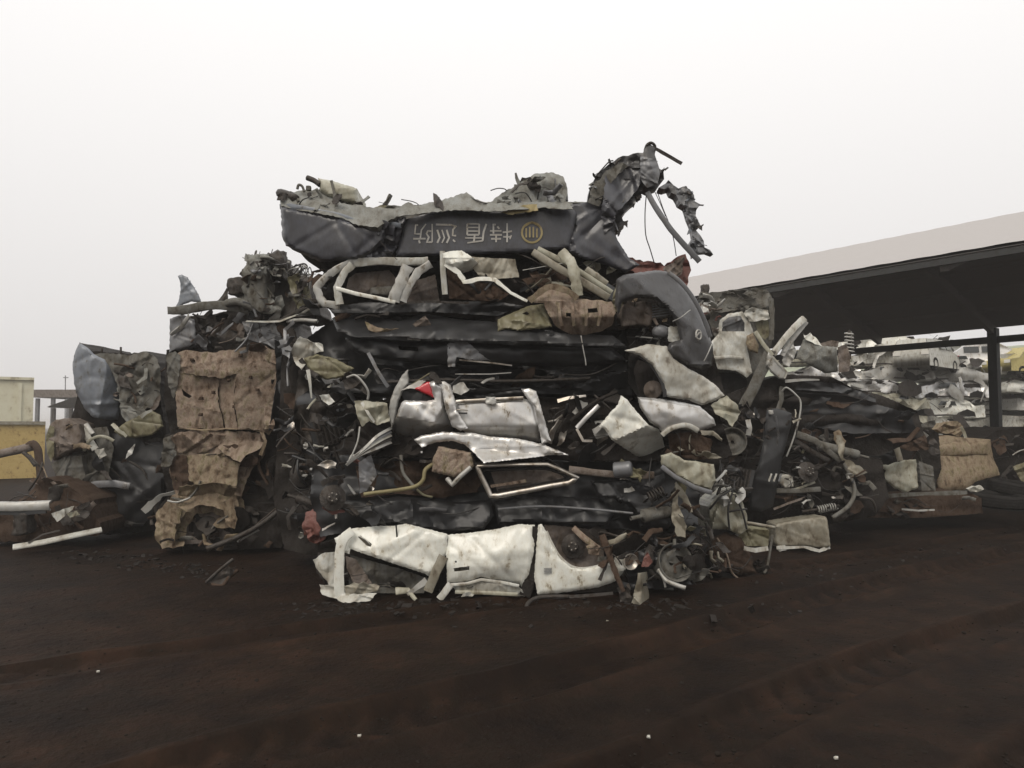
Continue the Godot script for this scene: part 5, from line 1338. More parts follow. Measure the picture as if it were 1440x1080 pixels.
	panel(c, "floor_pan", [240, 640, 262, 641, 266, 676, 260, 690, 244, 688, 240, 664], g + 0.05, M.rust_dark, {"step": 3.0, "fold": [5, 0.04], "jag": 1.2, "sx": -0.5})
	panel(c, "floor_pan", [252, 684, 280, 682, 306, 679, 333, 686, 328, 698, 300, 694, 270, 698, 250, 696], g - 0.07, M.tan, {"step": 3.0, "fold": [7, 0.05], "jag": 1.8, "sy": 1.2})
	panel(c, "side_skin", [230, 616, 244, 612, 248, 640, 238, 656, 226, 656], g + 0.0, M.dusty, {"fold": [4, 0.04], "jag": 1.4})
	panel(c, "gap_sheet", [310, 628, 330, 624, 352, 640, 340, 652, 316, 636], g - 0.02, M.rust_dark, {"fold": [4, 0.05], "jag": 1.2})
	clutter(c, [330, 630, 398, 625, 398, 695, 335, 690], g, g + 0.3, 26, [M.dark_shade_steel, M.rust_dark, M.black, M.rust_dark], {"size": 32.0, "lean": 1.5})
	clutter(c, [240, 620, 330, 625, 330, 690, 245, 690], g - 0.06, g + 0.1, 16, [M.rust, M.tan, M.rust_dark], {"size": 18.0})
	c = thing("scrap_bale", "upper rust-brown bale of the left stack, a broad creased floor plate", "scrap bale", foot(300, 606, g + 0.4), "rust-brown bales")
	panel(c, "body", [234, 492, 300, 486, 392, 482, 414, 520, 420, 600, 396, 616, 300, 608, 240, 612, 230, 560], g + 0.22, M.dark_shade_steel, {"deep": 1.6, "fold": [8, 0.08], "rough": 0.06})
	panel(c, "floor_plate", [244, 498, 262, 492, 300, 496, 344, 488, 366, 484, 386, 492, 388, 512, 372, 506, 352, 512, 340, 522, 312, 532, 280, 528, 246, 524], g + 0.0, M.rust, {"step": 3.5, "fold": [6, 0.03], "rough": 0.02, "jag": 1.2, "sy": -0.1, "crumple": 0.03, "cell": 20.0})
	panel(c, "floor_plate", [246, 521, 280, 527, 309, 531, 306, 552, 308, 572, 313, 590, 314, 605, 300, 606, 282, 602, 268, 604, 250, 600, 248, 570], g + 0.01, M.rust, {"step": 3.5, "fold": [6, 0.03], "rough": 0.02, "jag": 0.9, "sx": 0.2, "crumple": 0.03, "cell": 22.0, "holes": [[255, 546, 262, 552, 270, 557, 266, 560, 258, 556]]})
	panel(c, "floor_plate", [309, 531, 333, 524, 330, 545, 328, 566, 332, 588, 334, 603, 317, 602, 314, 588, 309, 570, 307, 552], g + 0.05, M.rust, {"step": 3.0, "fold": [4, 0.025], "rough": 0.02, "jag": 0.7, "sx": -0.5})
	panel(c, "floor_plate", [333, 523, 352, 511, 372, 505, 388, 512, 388, 540, 385, 562, 376, 590, 370, 607, 350, 602, 334, 604, 333, 586, 329, 566, 331, 544], g - 0.04, M.rust, {"step": 3.5, "fold": [6, 0.03], "rough": 0.02, "jag": 0.9, "sx": 0.3, "crumple": 0.03, "cell": 22.0})
	for q in [[283, 560], [300, 552], [322, 535], [330, 572], [352, 530], [362, 548], [282, 583], [338, 500], [270, 506]]:
		lump(c, "mud_clod", px(q[0], q[1], g - 0.05), Vector3(0.05, 0.04, 0.04), M.rust_dark, {"div": 4, "dent": 0.6})
	strip(c, "weld_flange", [[252, 602, g - 0.03], [284, 605, g - 0.04], [318, 603, g - 0.03], [352, 604, g - 0.03], [372, 608, g - 0.02]], 0.03, M.tan, {"twist": [60, 60], "wobble": 0.6})
	panel(c, "side_skin", [234, 500, 246, 494, 254, 500, 250, 540, 244, 560, 236, 540], g - 0.05, M.dusty, {"fold": [4, 0.04], "jag": 1.2})
	panel(c, "side_wall", [386, 478, 408, 484, 420, 520, 418, 580, 400, 600, 378, 606, 384, 570, 390, 530], g + 0.1, M.black, {"fold": [6, 0.05], "rough": 0.04, "sx": 1.0})
	panel(c, "torn_corner", [372, 570, 384, 566, 386, 600, 378, 612, 370, 606], g - 0.04, M.rust, {"fold": [4, 0.04], "jag": 1.6})
	strip(c, "hanging_edge", [[366, 604, g - 0.02], [374, 620, g - 0.04], [366, 640, g - 0.04]], 0.04, M.tan, {"wobble": 0.6})
	clutter(c, [388, 490, 418, 500, 416, 600, 384, 606], g - 0.02, g + 0.2, 20, [M.dark_shade_steel, M.black, M.grey, M.rust_dark], {"size": 30.0, "lean": 1.4, "spread": 0.5})
	# dark bale on the brown ones
	c = thing("scrap_bale", "dark grey bale of pipes and plates topping the rust-brown bales", "scrap bale", foot(310, 490, g + 0.4))
	panel(c, "body", [244, 446, 300, 442, 340, 432, 400, 440, 412, 482, 392, 490, 300, 492, 240, 496], g + 0.24, M.steel, {"deep": 1.4, "fold": [8, 0.1], "rough": 0.08, "holes": [[303, 444, 312, 440, 322, 442, 318, 450, 305, 453]]})
	panel(c, "plate", [239, 448, 256, 442, 274, 450, 276, 486, 256, 492, 238, 496], g + 0.05, M.grey, {"fold": [3, 0.03], "edge": [5, 0.05], "rough": 0.02})
	panel(c, "plate", [340, 452, 384, 450, 394, 470, 398, 500, 376, 484, 350, 478], g + 0.04, M.grey, {"fold": [4, 0.04], "rough": 0.03})
	strip(c, "top_rail", [[236, 437, g - 0.02], [262, 436, g - 0.04], [286, 430, g - 0.05], [318, 430, g - 0.06], [350, 436, g - 0.05]], 0.1, M.dusty, {"sharp": false, "lip": 0.03, "wobble": 0.3, "thick": 0.01})
	tube(c, "pipe", [[318, 427, g - 0.1], [332, 424, g - 0.14], [346, 428, g - 0.14], [358, 434, g - 0.1]], 0.05, M.dusty, {})
	strip(c, "bright_strip", [[346, 452, g - 0.1], [372, 453, g - 0.12], [394, 452, g - 0.14], [414, 444, g - 0.16], [440, 434, g - 0.2]], 0.045, M.off_white, {"twist": [70, 20], "end": 0.02})
	tube(c, "pipe", [[388, 455, g - 0.08], [412, 442, g - 0.14], [430, 434, g - 0.2], [452, 430, g - 0.4]], 0.03, M.steel, {})
	tube(c, "pipe", [[404, 452, g - 0.1], [424, 450, g - 0.2], [446, 452, g - 0.3]], 0.026, M.pale_grey, {})
	clutter(c, [244, 446, 400, 440, 400, 490, 250, 492], g - 0.06, g + 0.2, 56, [M.steel, M.grey, M.dusty, M.pale_grey, M.dark_shade_steel, M.rust_dark, M.mauve], {"size": 26.0})
	# engine heap on top
	c = thing("engine_heap", "crushed engine and gearbox with loose wires on top of the dark grey bale", "engine", foot(370, 440, g + 0.3))
	panel(c, "body", [344, 436, 350, 400, 346, 376, 352, 362, 366, 357, 378, 362, 388, 358, 396, 370, 404, 380, 424, 388, 436, 408, 446, 440, 420, 446, 380, 444], g + 0.1, M.steel, {"deep": 0.9, "crush": 0.14, "fold": [8, 0.1], "rough": 0.1, "jag": 2.0, "step": 4.0})
	lump(c, "engine_block", px(366, 378, g), Vector3(0.32, 0.34, 0.4), M.under, {"dent": 0.5, "boxy": 0.75})
	lump(c, "gearbox", px(388, 376, g + 0.1), Vector3(0.3, 0.34, 0.4), M.steel, {"dent": 0.6, "boxy": 0.7})
	lump(c, "sump", px(362, 410, g - 0.02), Vector3(0.3, 0.5, 0.3), M.dusty, {"dent": 0.5, "boxy": 0.8})
	lump(c, "pulley_cover", px(340, 404, g + 0.05), Vector3(0.28, 0.24, 0.3), M.steel, {"dent": 0.3})
	panel(c, "casing", [332, 422, 336, 404, 346, 392, 352, 396, 352, 424], g - 0.02, M.dusty, {"fold": [4, 0.04], "edge": [4, 0.04]})
	panel(c, "shield", [404, 390, 420, 384, 434, 404, 444, 436, 420, 436, 410, 412], g - 0.04, M.olive, {"fold": [8, 0.04], "rough": 0.06, "jag": 1.5})
	panel(c, "manifold", [352, 420, 366, 414, 384, 420, 396, 434, 380, 442, 356, 438], g - 0.08, M.under, {"fold": [4, 0.04], "bulge": 0.06})
	for k in 9:
		var t := k / 8.0
		tube(c, "wire", [[402 + k * 3.0, 384 + k * 2.0, g - 0.02], [410 + k * 3.2, 378 + 8 * sin(k * 2.0), g - 0.1], [424 + k * 2.0, 372 + k * 3.0 + 5 * cos(k * 3.0), g - 0.12], [418 + k * 3.0, 384 + k * 5.0, g - 0.05]], 0.007, M.wire if k % 3 else M.pale_grey, {})
	tube(c, "wire", [[404, 381, g], [416, 374, g - 0.05], [428, 371, g - 0.08], [432, 376, g - 0.08], [424, 379, g - 0.06]], 0.011, M.steel, {})
	clutter(c, [348, 362, 396, 362, 404, 384, 350, 400], g - 0.2, g, 36, [M.steel, M.dusty, M.grey, M.under], {"size": 15.0})
	clutter(c, [346, 366, 396, 366, 430, 396, 440, 438, 350, 438], g - 0.2, g + 0.1, 80, [M.steel, M.dusty, M.grey, M.dark_shade_steel, M.under, M.rust_dark], {"size": 19.0})
	# fin shaped torn plate
	c = thing("torn_fin", "upright fin-shaped torn grey plate standing on the dark grey bale", "torn plate", foot(262, 438, g + 0.1))
	panel(c, "fin", [250, 388, 256, 386, 264, 390, 272, 402, 280, 416, 284, 426, 270, 424, 258, 428, 248, 438, 244, 437, 251, 424, 254, 408, 253, 396], g + 0.05, M.blue_grey, {"step": 2.5, "fold": [3, 0.03], "rough": 0.02, "edge": [4, 0.03], "thick": 0.015})
	c = thing("torn_fin", "small dark torn fin between the engine and the upright grey plate", "torn plate", foot(312, 428, g + 0.1))
	panel(c, "fin", [304, 426, 312, 416, 319, 404, 321, 408, 320, 420, 326, 424, 326, 430], g + 0.05, M.steel, {"fold": [3, 0.03], "thick": 0.015})
	# ------------------------------------------------ blue-grey car further left
	var h := 11.6
	c = thing("crushed_car", "wrecked blue-grey car stood on its end left of the rust-brown bales", "crushed car", foot(160, 750, h + 0.4))
	panel(c, "body", [104, 500, 112, 482, 130, 494, 180, 498, 206, 494, 224, 510, 226, 560, 236, 620, 232, 745, 150, 752, 92, 730, 82, 660, 96, 600, 108, 560], h + 0.3, M.dark_shade_steel, {"deep": 1.6, "fold": [9, 0.1], "rough": 0.08, "jag": 1.2})
	panel(c, "bonnet", [102, 512, 106, 494, 112, 481, 122, 488, 132, 498, 148, 506, 158, 524, 168, 544, 172, 566, 166, 590, 150, 590, 130, 586, 120, 576, 110, 558, 104, 540], h - 0.05, M.blue_grey, {"step": 3.5, "edge": [7, 0.08], "fold": [4, 0.05], "rough": 0.014, "bulge": 0.06, "bends": [[10, 10, 0.8]]})
	panel(c, "engine_bay", [132, 498, 150, 496, 180, 500, 206, 494, 222, 506, 226, 526, 226, 560, 210, 574, 184, 570, 170, 560, 160, 528, 146, 506], h + 0.06, M.dusty, {"step": 3.5, "fold": [9, 0.06], "rough": 0.08, "jag": 1.2})
	panel(c, "inner_wing", [164, 545, 186, 556, 206, 580, 214, 604, 190, 604, 172, 586], h - 0.02, M.under, {"fold": [5, 0.05], "jag": 1.4})
	panel(c, "wing", [160, 606, 176, 594, 196, 584, 212, 576, 226, 584, 230, 600, 214, 612, 190, 616, 170, 614], h - 0.08, M.olive, {"fold": [4, 0.04], "edge": [5, 0.05]})
	strip(c, "wing_edge", [[198, 586, h - 0.12], [206, 580, h - 0.14], [214, 577, h - 0.12]], 0.06, M.off_white, {"end": 0.03})
	strip(c, "splinter", [[158, 596, h - 0.1], [166, 604, h - 0.14], [178, 614, h - 0.12]], 0.05, M.cream, {"wobble": 0.5})
	panel(c, "lower_skin", [110, 604, 150, 600, 160, 630, 150, 680, 120, 690, 90, 672, 84, 646], h + 0.05, M.dusty, {"fold": [6, 0.06], "rough": 0.05})
	panel(c, "shadowed_floor", [152, 610, 228, 606, 232, 700, 200, 740, 152, 740, 140, 690], h + 0.12, M.black, {"fold": [7, 0.08], "rough": 0.05})  # coloured black to paint the floor as lying in shadow
	strip(c, "arch_trim", [[118, 634, h - 0.12], [126, 620, h - 0.16], [138, 614, h - 0.18], [150, 615, h - 0.17], [160, 620, h - 0.14]], 0.035, M.cream, {"sharp": false, "lip": 0.015})
	strip(c, "pillar", [[112, 600, h - 0.1], [122, 614, h - 0.12], [134, 632, h - 0.12]], 0.09, M.off_white, {"lip": 0.03})
	strip(c, "pillar", [[120, 596, h - 0.06], [130, 610, h - 0.08]], 0.06, M.pale_grey, {"lip": 0.02})
	panel(c, "bright_shard", [132, 632, 146, 630, 150, 640, 140, 646], h - 0.14, M.off_white, {"fold": [3, 0.03], "jag": 1.4})
	panel(c, "bright_shard", [180, 634, 190, 624, 186, 638, 176, 646], h - 0.08, M.pale_grey, {"fold": [2, 0.02]})
	tube(c, "stud", [[143, 496, h + 0.1], [144, 489, h + 0.1]], 0.018, M.steel, {"sub": 2})
	tube(c, "stud", [[170, 499, h + 0.1], [170, 488, h + 0.1]], 0.016, M.steel, {"sub": 2})
	strip(c, "crossmember", [[128, 682, h - 0.02], [160, 680, h - 0.04], [182, 684, h - 0.02]], 0.1, M.grey, {"lip": 0.04})
	clutter(c, [134, 500, 220, 506, 224, 560, 200, 600, 168, 570], h - 0.1, h + 0.15, 44, [M.dusty, M.steel, M.mauve, M.under, M.rust_dark, M.dark_shade_steel], {"size": 20.0})
	clutter(c, [90, 640, 230, 610, 230, 740, 110, 740], h - 0.08, h + 0.25, 50, junk + [M.olive], {"size": 26.0})
	# rusty bundle at its foot
	c = thing("rust_bundle", "rounded rust-brown crumpled panel leaning on the blue-grey wreck", "scrap panel", foot(90, 650, h - 0.2))
	panel(c, "skin", [66, 610, 70, 598, 78, 590, 98, 588, 112, 596, 118, 612, 112, 630, 96, 636, 76, 648, 68, 640], h - 0.2, M.mauve, {"step": 3.0, "edge": [6, 0.08], "fold": [5, 0.05], "rough": 0.03, "bulge": 0.08, "deep": 0.5})
	panel(c, "edge", [65, 612, 70, 598, 76, 600, 76, 640, 72, 650, 66, 636], h - 0.26, M.olive, {"fold": [3, 0.03]})
	panel(c, "lower", [72, 652, 92, 642, 114, 640, 120, 670, 104, 690, 84, 684], h - 0.1, M.dusty, {"fold": [5, 0.05], "deep": 0.5})
	clutter(c, [70, 592, 114, 592, 116, 640, 74, 640], h - 0.3, h - 0.1, 16, [M.mauve, M.tan, M.steel, M.off_white], {"size": 16.0})
	# heap of twigs and strips at the far left
	c = thing("scrap_heap", "low heap of twisted brown strips at the foot of the blue-grey wreck", "scrap heap", foot(60, 740, h - 0.6))
	panel(c, "body", [-30, 735, 10, 716, 40, 696, 60, 672, 84, 676, 120, 700, 140, 735, 140, 752, 20, 762, -30, 762], h - 0.5, M.rust_dark, {"deep": 1.0, "fold": [8, 0.1], "rough": 0.1, "jag": 2.0})
	clutter(c, [20, 710, 60, 664, 90, 690, 130, 712, 130, 740, 40, 745], h - 0.75, h - 0.45, 50, [M.rust_dark, M.tan, M.steel, M.mauve, M.dark_shade_steel, M.dusty], {"size": 24.0})
	tube(c, "branch", [[40, 690, h - 0.7], [50, 676, h - 0.75], [56, 664, h - 0.75], [60, 650, h - 0.7]], 0.014, M.steel, {})
	tube(c, "branch", [[42, 640, h - 0.7], [52, 652, h - 0.75], [60, 660, h - 0.7]], 0.012, M.steel, {})
	panel(c, "white_shard", [72, 722, 88, 716, 104, 712, 98, 720, 88, 728, 80, 734], h - 0.95, M.off_white, {"fold": [3, 0.03], "jag": 1.0})
	panel(c, "white_shard", [94, 722, 108, 718, 112, 724, 98, 728], h - 0.9, M.cream, {"fold": [3, 0.03]})
	panel(c, "lamp_piece", [18, 732, 24, 730, 27, 740, 20, 743], h - 1.0, M.chrome, {"fold": [3, 0.03]})
	c = thing("white_beam", "flat white beam lying across the low heap, thick end cut square", "beam", foot(30, 720, h - 1.0))
	strip(c, "beam", [[-40, 712, h - 1.05], [20, 713, h - 1.05], [70, 711, h - 1.0]], 0.08, M.pale_grey, {"lip": 0.04, "thick": 0.03})
	strip(c, "under_lip", [[-40, 721, h - 1.02], [30, 722, h - 1.02], [66, 719, h - 1.0]], 0.05, M.black, {"thick": 0.03})
	lump(c, "bearer", px(34, 736, h - 0.95), Vector3(0.22, 0.3, 0.22), M.steel, {"dent": 0.3})
	c = thing("white_strip", "long straight white trim strip lying slanted on the bare ground", "trim strip", foot(80, 762, 10.6))
	strip(c, "strip", [[18, 769, 10.35], [60, 762, 10.5], [100, 753, 10.7], [143, 744, 10.9]], 0.07, M.off_white, {"lip": 0.02, "thick": 0.012, "wobble": 0.06, "twist": [50, 50]})
	strip(c, "offcut", [[40, 764, 10.42], [60, 752, 10.6], [84, 746, 10.75]], 0.03, M.steel, {"twist": [50, 40]})
	# ------------------------------------------------ dark tangle between the two stacks
	var t := 9.2
	c = thing("cable_tangle", "dark tangle of wires, hoses and engine scraps between the rust-brown bales and the tall stack", "wreckage", foot(440, 770, t + 0.4))
	panel(c, "body", [396, 500, 430, 480, 500, 520, 530, 640, 520, 760, 440, 782, 400, 772, 384, 700, 392, 600], t + 0.35, M.dark_shade_steel, {"deep": 1.2, "fold": [10, 0.12], "rough": 0.1})
	lump(c, "alternator", px(420, 600, t), Vector3(0.22, 0.2, 0.2), M.chrome, {"dent": 0.5, "boxy": 0.3})
	lump(c, "starter_motor", px(456, 674, t), Vector3(0.3, 0.18, 0.2), M.grey, {"dent": 0.3})
	lump(c, "red_motor", px(448, 736, 8.3), Vector3(0.28, 0.24, 0.24), M.red_paint, {"dent": 0.6, "boxy": 0.4})
	lump(c, "pump", px(470, 648, 8.6), Vector3(0.14, 0.12, 0.12), M.olive, {"dent": 0.3})
	tube(c, "rod", [[436, 622, t - 0.2], [446, 612, t - 0.25], [454, 598, t - 0.25]], 0.016, M.pale_grey, {})
	tube(c, "rod", [[440, 620, t - 0.2], [462, 621, t - 0.25], [494, 622, t - 0.3]], 0.016, M.pale_grey, {})
	panel(c, "plate", [424, 570, 440, 572, 446, 580, 430, 580], t - 0.2, M.off_white, {"fold": [2, 0.02]})
	tube(c, "rod", [[487, 678, 8.2], [494, 688, 8.1], [499, 695, 8.0]], 0.014, M.pale_grey, {})
	tube(c, "rod", [[472, 698, 8.2], [488, 697, 8.1], [503, 695, 8.0]], 0.014, M.steel, {})
	radiator(c, px(470, 606, 8.5), 0.42, 0.3, Basis.from_euler(Vector3(-0.2, 0.35, 0.25)))
	brake_disc(c, px(425, 668, t - 0.2), Vector3(0.4, 0.1, 1), 0.14)
	muffler(c, px(418, 700, t - 0.25), px(470, 716, t - 0.35), 0.08, M.steel)
	panel(c, "red_sheet", [428, 744, 440, 728, 452, 724, 462, 736, 460, 752, 448, 766, 436, 762], 8.25, M.red_paint, {"fold": [6, 0.06], "jag": 1.6, "step": 2.5})
	clutter(c, [398, 560, 500, 570, 520, 640, 500, 750, 430, 770, 400, 700], 8.4, t + 0.2, 130, [M.dark_shade_steel, M.dark_shade_steel, M.steel, M.black, M.black, M.rust_dark], {"size": 24.0})
	clutter(c, [400, 520, 500, 560, 530, 640, 510, 750, 430, 770, 396, 700], 8.2, t - 0.2, 40, [M.chrome, M.steel, M.pale_grey, M.dark_shade_steel, M.off_white], {"size": 10.0})
	clutter(c, [400, 460, 440, 470, 450, 560, 400, 560], t - 0.1, t + 0.3, 26, [M.dark_shade_steel, M.black, M.grey, M.rust_dark], {"size": 26.0, "lean": 1.4})
	# torn bracket on the ground
	c = thing("bent_bracket", "bent rusty angle bracket lying on the ground before the rust-brown bales", "bracket", foot(308, 825, ground_d(822)))
	var gd := ground_d(822)
	tube(c, "arm", [[290, 819, gd], [304, 806, gd + 0.0], [318, 794, gd + 0.05], [328, 786, gd + 0.1]], 0.018, M.steel, {})
	tube(c, "arm", [[298, 822, gd - 0.05], [312, 824, gd - 0.06], [322, 812, gd], [334, 802, gd + 0.1]], 0.022, M.rust_dark, {})
	panel(c, "web", [294, 818, 306, 806, 322, 796, 330, 802, 320, 816, 310, 826, 300, 824], gd + 0.0, M.steel, {"fold": [4, 0.04], "jag": 1.4})

func build_right_pile() -> void:
	var junk := [M.dark_shade_steel, M.steel, M.black, M.steel, M.dusty, M.rust_dark]
	# ------------------------------------------------ white van wreck high on the pile
	var v := 11.5
	var c := thing("crushed_van", "crushed dirty white van with a bare window opening beside the dark grey bonnet", "crushed van", foot(1040, 540, v + 0.4))
	panel(c, "body", [985, 430, 996, 412, 1016, 410, 1058, 405, 1077, 405, 1085, 416, 1086, 470, 1082, 500, 1070, 530, 1060, 560, 1000, 560, 985, 500], v + 0.25, M.dusty, {"deep": 1.6, "crush": 0.1, "fold": [9, 0.1], "rough": 0.1, "jag": 1.2})
	panel(c, "roof_skin", [1016, 411, 1058, 406, 1078, 407, 1084, 420, 1084, 446, 1060, 438, 1034, 436, 1014, 440, 1000, 436], v + 0.1, M.dusty, {"step": 3.5, "fold": [14, 0.05], "rough": 0.06, "jag": 1.4, "layer": 0.08})
	panel(c, "door", [1000, 481, 1010, 470, 1012, 450, 1024, 441, 1044, 438, 1054, 452, 1060, 468, 1050, 486, 1053, 500, 1058, 524, 1050, 531, 1034, 521, 998, 518], v - 0.05, M.off_white, {"step": 3.5, "edge": [4, 0.04], "fold": [5, 0.03], "rough": 0.02, "holes": [[1015, 466, 1016, 453, 1025, 446, 1041, 444, 1047, 454, 1047, 466]]})
	panel(c, "window_trim", [1012, 470, 1013, 450, 1024, 443, 1044, 441, 1050, 454, 1050, 470], v + 0.12, M.grey, {"fold": [3, 0.03]})
	panel(c, "front_corner", [1046, 440, 1058, 432, 1080, 436, 1083, 448, 1064, 452, 1054, 452], v - 0.04, M.off_white, {"fold": [5, 0.04], "jag": 1.0})
	panel(c, "quarter_window", [1062, 452, 1080, 448, 1083, 470, 1076, 478, 1066, 470], v + 0.05, M.olive, {"fold": [2, 0.02]})
	strip(c, "pillar", [[1084, 420, v - 0.05], [1086, 450, v - 0.06], [1084, 478, v - 0.05]], 0.06, M.dusty, {"lip": 0.02, "wobble": 0.5})
	strip(c, "body_crease", [[1000, 504, v - 0.1], [1026, 502, v - 0.12], [1046, 504, v - 0.1]], 0.04, M.off_white, {"lip": 0.015})
	panel(c, "orange_seat", [1050, 472, 1059, 468, 1067, 485, 1066, 497, 1054, 494, 1049, 484], v - 0.14, M.tan, {"fold": [2, 0.02], "bulge": 0.04, "edge": [4, 0.05]})
	panel(c, "wheel_well", [1000, 524, 1034, 524, 1050, 534, 1052, 560, 1006, 566], v + 0.1, M.rubber, {"bulge": -0.1})
	clutter(c, [985, 425, 1010, 414, 1014, 470, 1000, 480], v - 0.1, v + 0.15, 26, [M.mauve, M.steel, M.dusty, M.red_paint, M.pale_grey], {"size": 18.0})
	clutter(c, [1010, 412, 1080, 410, 1080, 440, 1012, 440], v + 0.0, v + 0.2, 24, [M.dusty, M.mauve, M.pale_grey, M.steel], {"size": 16.0, "spread": 0.5})
	c = thing("chimney_stub", "short dark upright stub on the crushed van roof", "stub", foot(992, 412, v + 0.2))
	lump(c, "stub", px(991, 407, v + 0.2), Vector3(0.11, 0.16, 0.11), M.steel, {"dent": 0.4, "div": 6})
	lump(c, "foot", px(991, 416, v + 0.2), Vector3(0.16, 0.1, 0.16), M.dusty, {"dent": 0.4, "div": 5})
	# crossed beams
	c = thing("bumper_beam", "long pale bumper beam leaning upright, crossed with a grey one", "beam", foot(1088, 500, v - 0.2))
	strip(c, "beam", [[1132, 447, v - 0.15], [1118, 460, v - 0.18], [1104, 476, v - 0.2], [1087, 498, v - 0.2]], 0.09, M.off_white, {"lip": 0.03, "thick": 0.006, "wobble": 0.15})
	strip(c, "beam_edge", [[1134, 452, v - 0.1], [1110, 482, v - 0.12], [1100, 500, v - 0.12]], 0.07, M.pale_grey, {"lip": 0.02})
	c = thing("door_pillar", "bent dull grey door pillar slanting down across the bumper beam", "door pillar", foot(1050, 566, v - 0.2))
	strip(c, "pillar", [[1084, 492, v - 0.25], [1074, 516, v - 0.25], [1060, 545, v - 0.22], [1046, 572, v - 0.18]], 0.15, M.dusty, {"lip": 0.04, "thick": 0.006})
	strip(c, "pillar_edge", [[1062, 466, v - 0.2], [1072, 482, v - 0.24], [1086, 500, v - 0.28]], 0.05, M.cream, {"lip": 0.015})
	panel(c, "mirror_flap", [1080, 494, 1092, 506, 1104, 518, 1107, 525, 1103, 533, 1095, 533, 1084, 524, 1077, 513], v - 0.32, M.pale_grey, {"fold": [3, 0.03], "edge": [4, 0.06], "step": 2.5})
	strip(c, "flap_lip", [[1082, 497, v - 0.34], [1096, 512, v - 0.36], [1107, 524, v - 0.35], [1103, 532, v - 0.33]], 0.025, M.off_white, {})
	panel(c, "bracket", [1100, 496, 1116, 480, 1120, 494, 1110, 516, 1102, 512], v - 0.1, M.pale_grey, {"fold": [4, 0.04], "jag": 1.4})
	# beige panel
	c = thing("beige_scrap", "plain beige inner door panel with a crumpled white corner", "door panel", foot(1150, 530, v))
	panel(c, "skin", [1119, 503, 1124, 490, 1130, 477, 1140, 476, 1153, 486, 1177, 488, 1178, 523, 1160, 525, 1137, 513], v - 0.05, M.under, {"step": 3.5, "fold": [3, 0.03], "edge": [5, 0.05], "rough": 0.014, "bends": [[70, 5, 0.6]]})
	panel(c, "white_corner", [1127, 467, 1132, 472, 1140, 468, 1150, 478, 1156, 487, 1146, 484, 1134, 478], v - 0.1, M.white, {"fold": [5, 0.03], "jag": 1.0, "step": 2.5})
	panel(c, "side", [1178, 488, 1190, 484, 1196, 500, 1194, 522, 1180, 524], v + 0.02, M.mauve, {"fold": [3, 0.03]})
	panel(c, "top_edge", [1150, 484, 1170, 478, 1180, 480, 1178, 488, 1160, 488], v + 0.05, M.mauve, {"fold": [3, 0.02]})
	c = thing("coil_strut", "upright suspension strut with a grey coil spring at the pile's top", "suspension strut", foot(1195, 498, v + 0.3))
	spring(c, px(1195, 496, v + 0.3), px(1194, 467, v + 0.3), 0.06, 6, 0.014, M.pale_grey)
	tube(c, "rod", [[1195, 505, v + 0.3], [1194, 464, v + 0.3]], 0.022, M.steel, {"sub": 2})
	# ------------------------------------------------ the dark mass below
	var r := 11.2
	c = thing("crushed_car", "dark crushed car buried under the beige door panel", "crushed car", foot(1150, 600, r + 0.5))
	panel(c, "body", [1010, 560, 1060, 540, 1100, 526, 1170, 530, 1200, 546, 1240, 556, 1290, 578, 1300, 612, 1240, 640, 1100, 650, 1020, 640], r + 0.35, M.dark_shade_steel, {"deep": 1.6, "layer": 0.15, "fold": [9, 0.1], "rough": 0.08})
	panel(c, "roof_edge", [1104, 536, 1140, 536, 1180, 540, 1230, 558, 1232, 566, 1180, 552, 1120, 548], r + 0.2, M.black, {"fold": [5, 0.04], "layer": 0.05})
	strip(c, "gutter", [[1104, 536, r + 0.05], [1130, 534, r + 0.02], [1152, 534, r + 0.05]], 0.05, M.pale_grey, {"end": 0.02})
	panel(c, "side_skin", [1120, 552, 1190, 556, 1280, 582, 1290, 608, 1200, 610, 1130, 598], r + 0.22, M.black, {"layer": 0.08, "fold": [6, 0.05]})
	tube(c, "cable", [[1100, 550, r], [1106, 545, r - 0.05], [1118, 554, r - 0.08], [1126, 566, r - 0.1], [1123, 592, r - 0.12], [1114, 622, r - 0.12], [1106, 642, r - 0.1]], 0.012, M.pale_grey, {})
	clutter(c, [1020, 560, 1110, 545, 1190, 552, 1290, 585, 1300, 610, 1030, 640], r, r + 0.35, 44, [M.dark_shade_steel, M.black, M.steel, M.rust_dark, M.dusty], {"size": 32.0})
	c = thing("crushed_car", "tangled dark wreck with springs and hoses at the foot of the right-hand heap", "crushed car", foot(1120, 735, r + 0.3))
	panel(c, "body", [1000, 645, 1060, 640, 1160, 640, 1240, 645, 1250, 700, 1230, 726, 1160, 738, 1060, 750, 1000, 740], r + 0.2, M.dark_shade_steel, {"deep": 1.6, "fold": [9, 0.12], "rough": 0.1})
	var gr := panel(c, "black_bumper", [1078, 577, 1092, 574, 1114, 581, 1112, 600, 1106, 622, 1100, 645, 1096, 670, 1087, 712, 1070, 720, 1056, 716, 1052, 694, 1060, 670, 1067, 651, 1074, 619], r - 0.15, M.black, {"step": 4.0, "edge": [6, 0.06], "fold": [3, 0.03], "bulge": 0.06})
	for k in 3:
		strip(gr, "slot_trim", [[1081 + k * 7, 677, r - 0.24], [1085 + k * 7, 666, r - 0.24]], 0.025, M.off_white if k < 2 else M.grey, {"thick": 0.01})
	strip(gr, "bumper_crease", [[1090, 585, r - 0.2], [1094, 610, r - 0.22], [1090, 640, r - 0.22]], 0.03, M.dark_grey, {"lip": 0.015})
	lump(gr, "clip", px(1084, 580, r - 0.22), Vector3(0.06, 0.06, 0.05), M.pale_grey, {"dent": 0.4, "div": 5})
	wheel_rim(c, px(1030, 622, r - 0.25), Vector3(-0.3, 0.2, 1), 0.2)
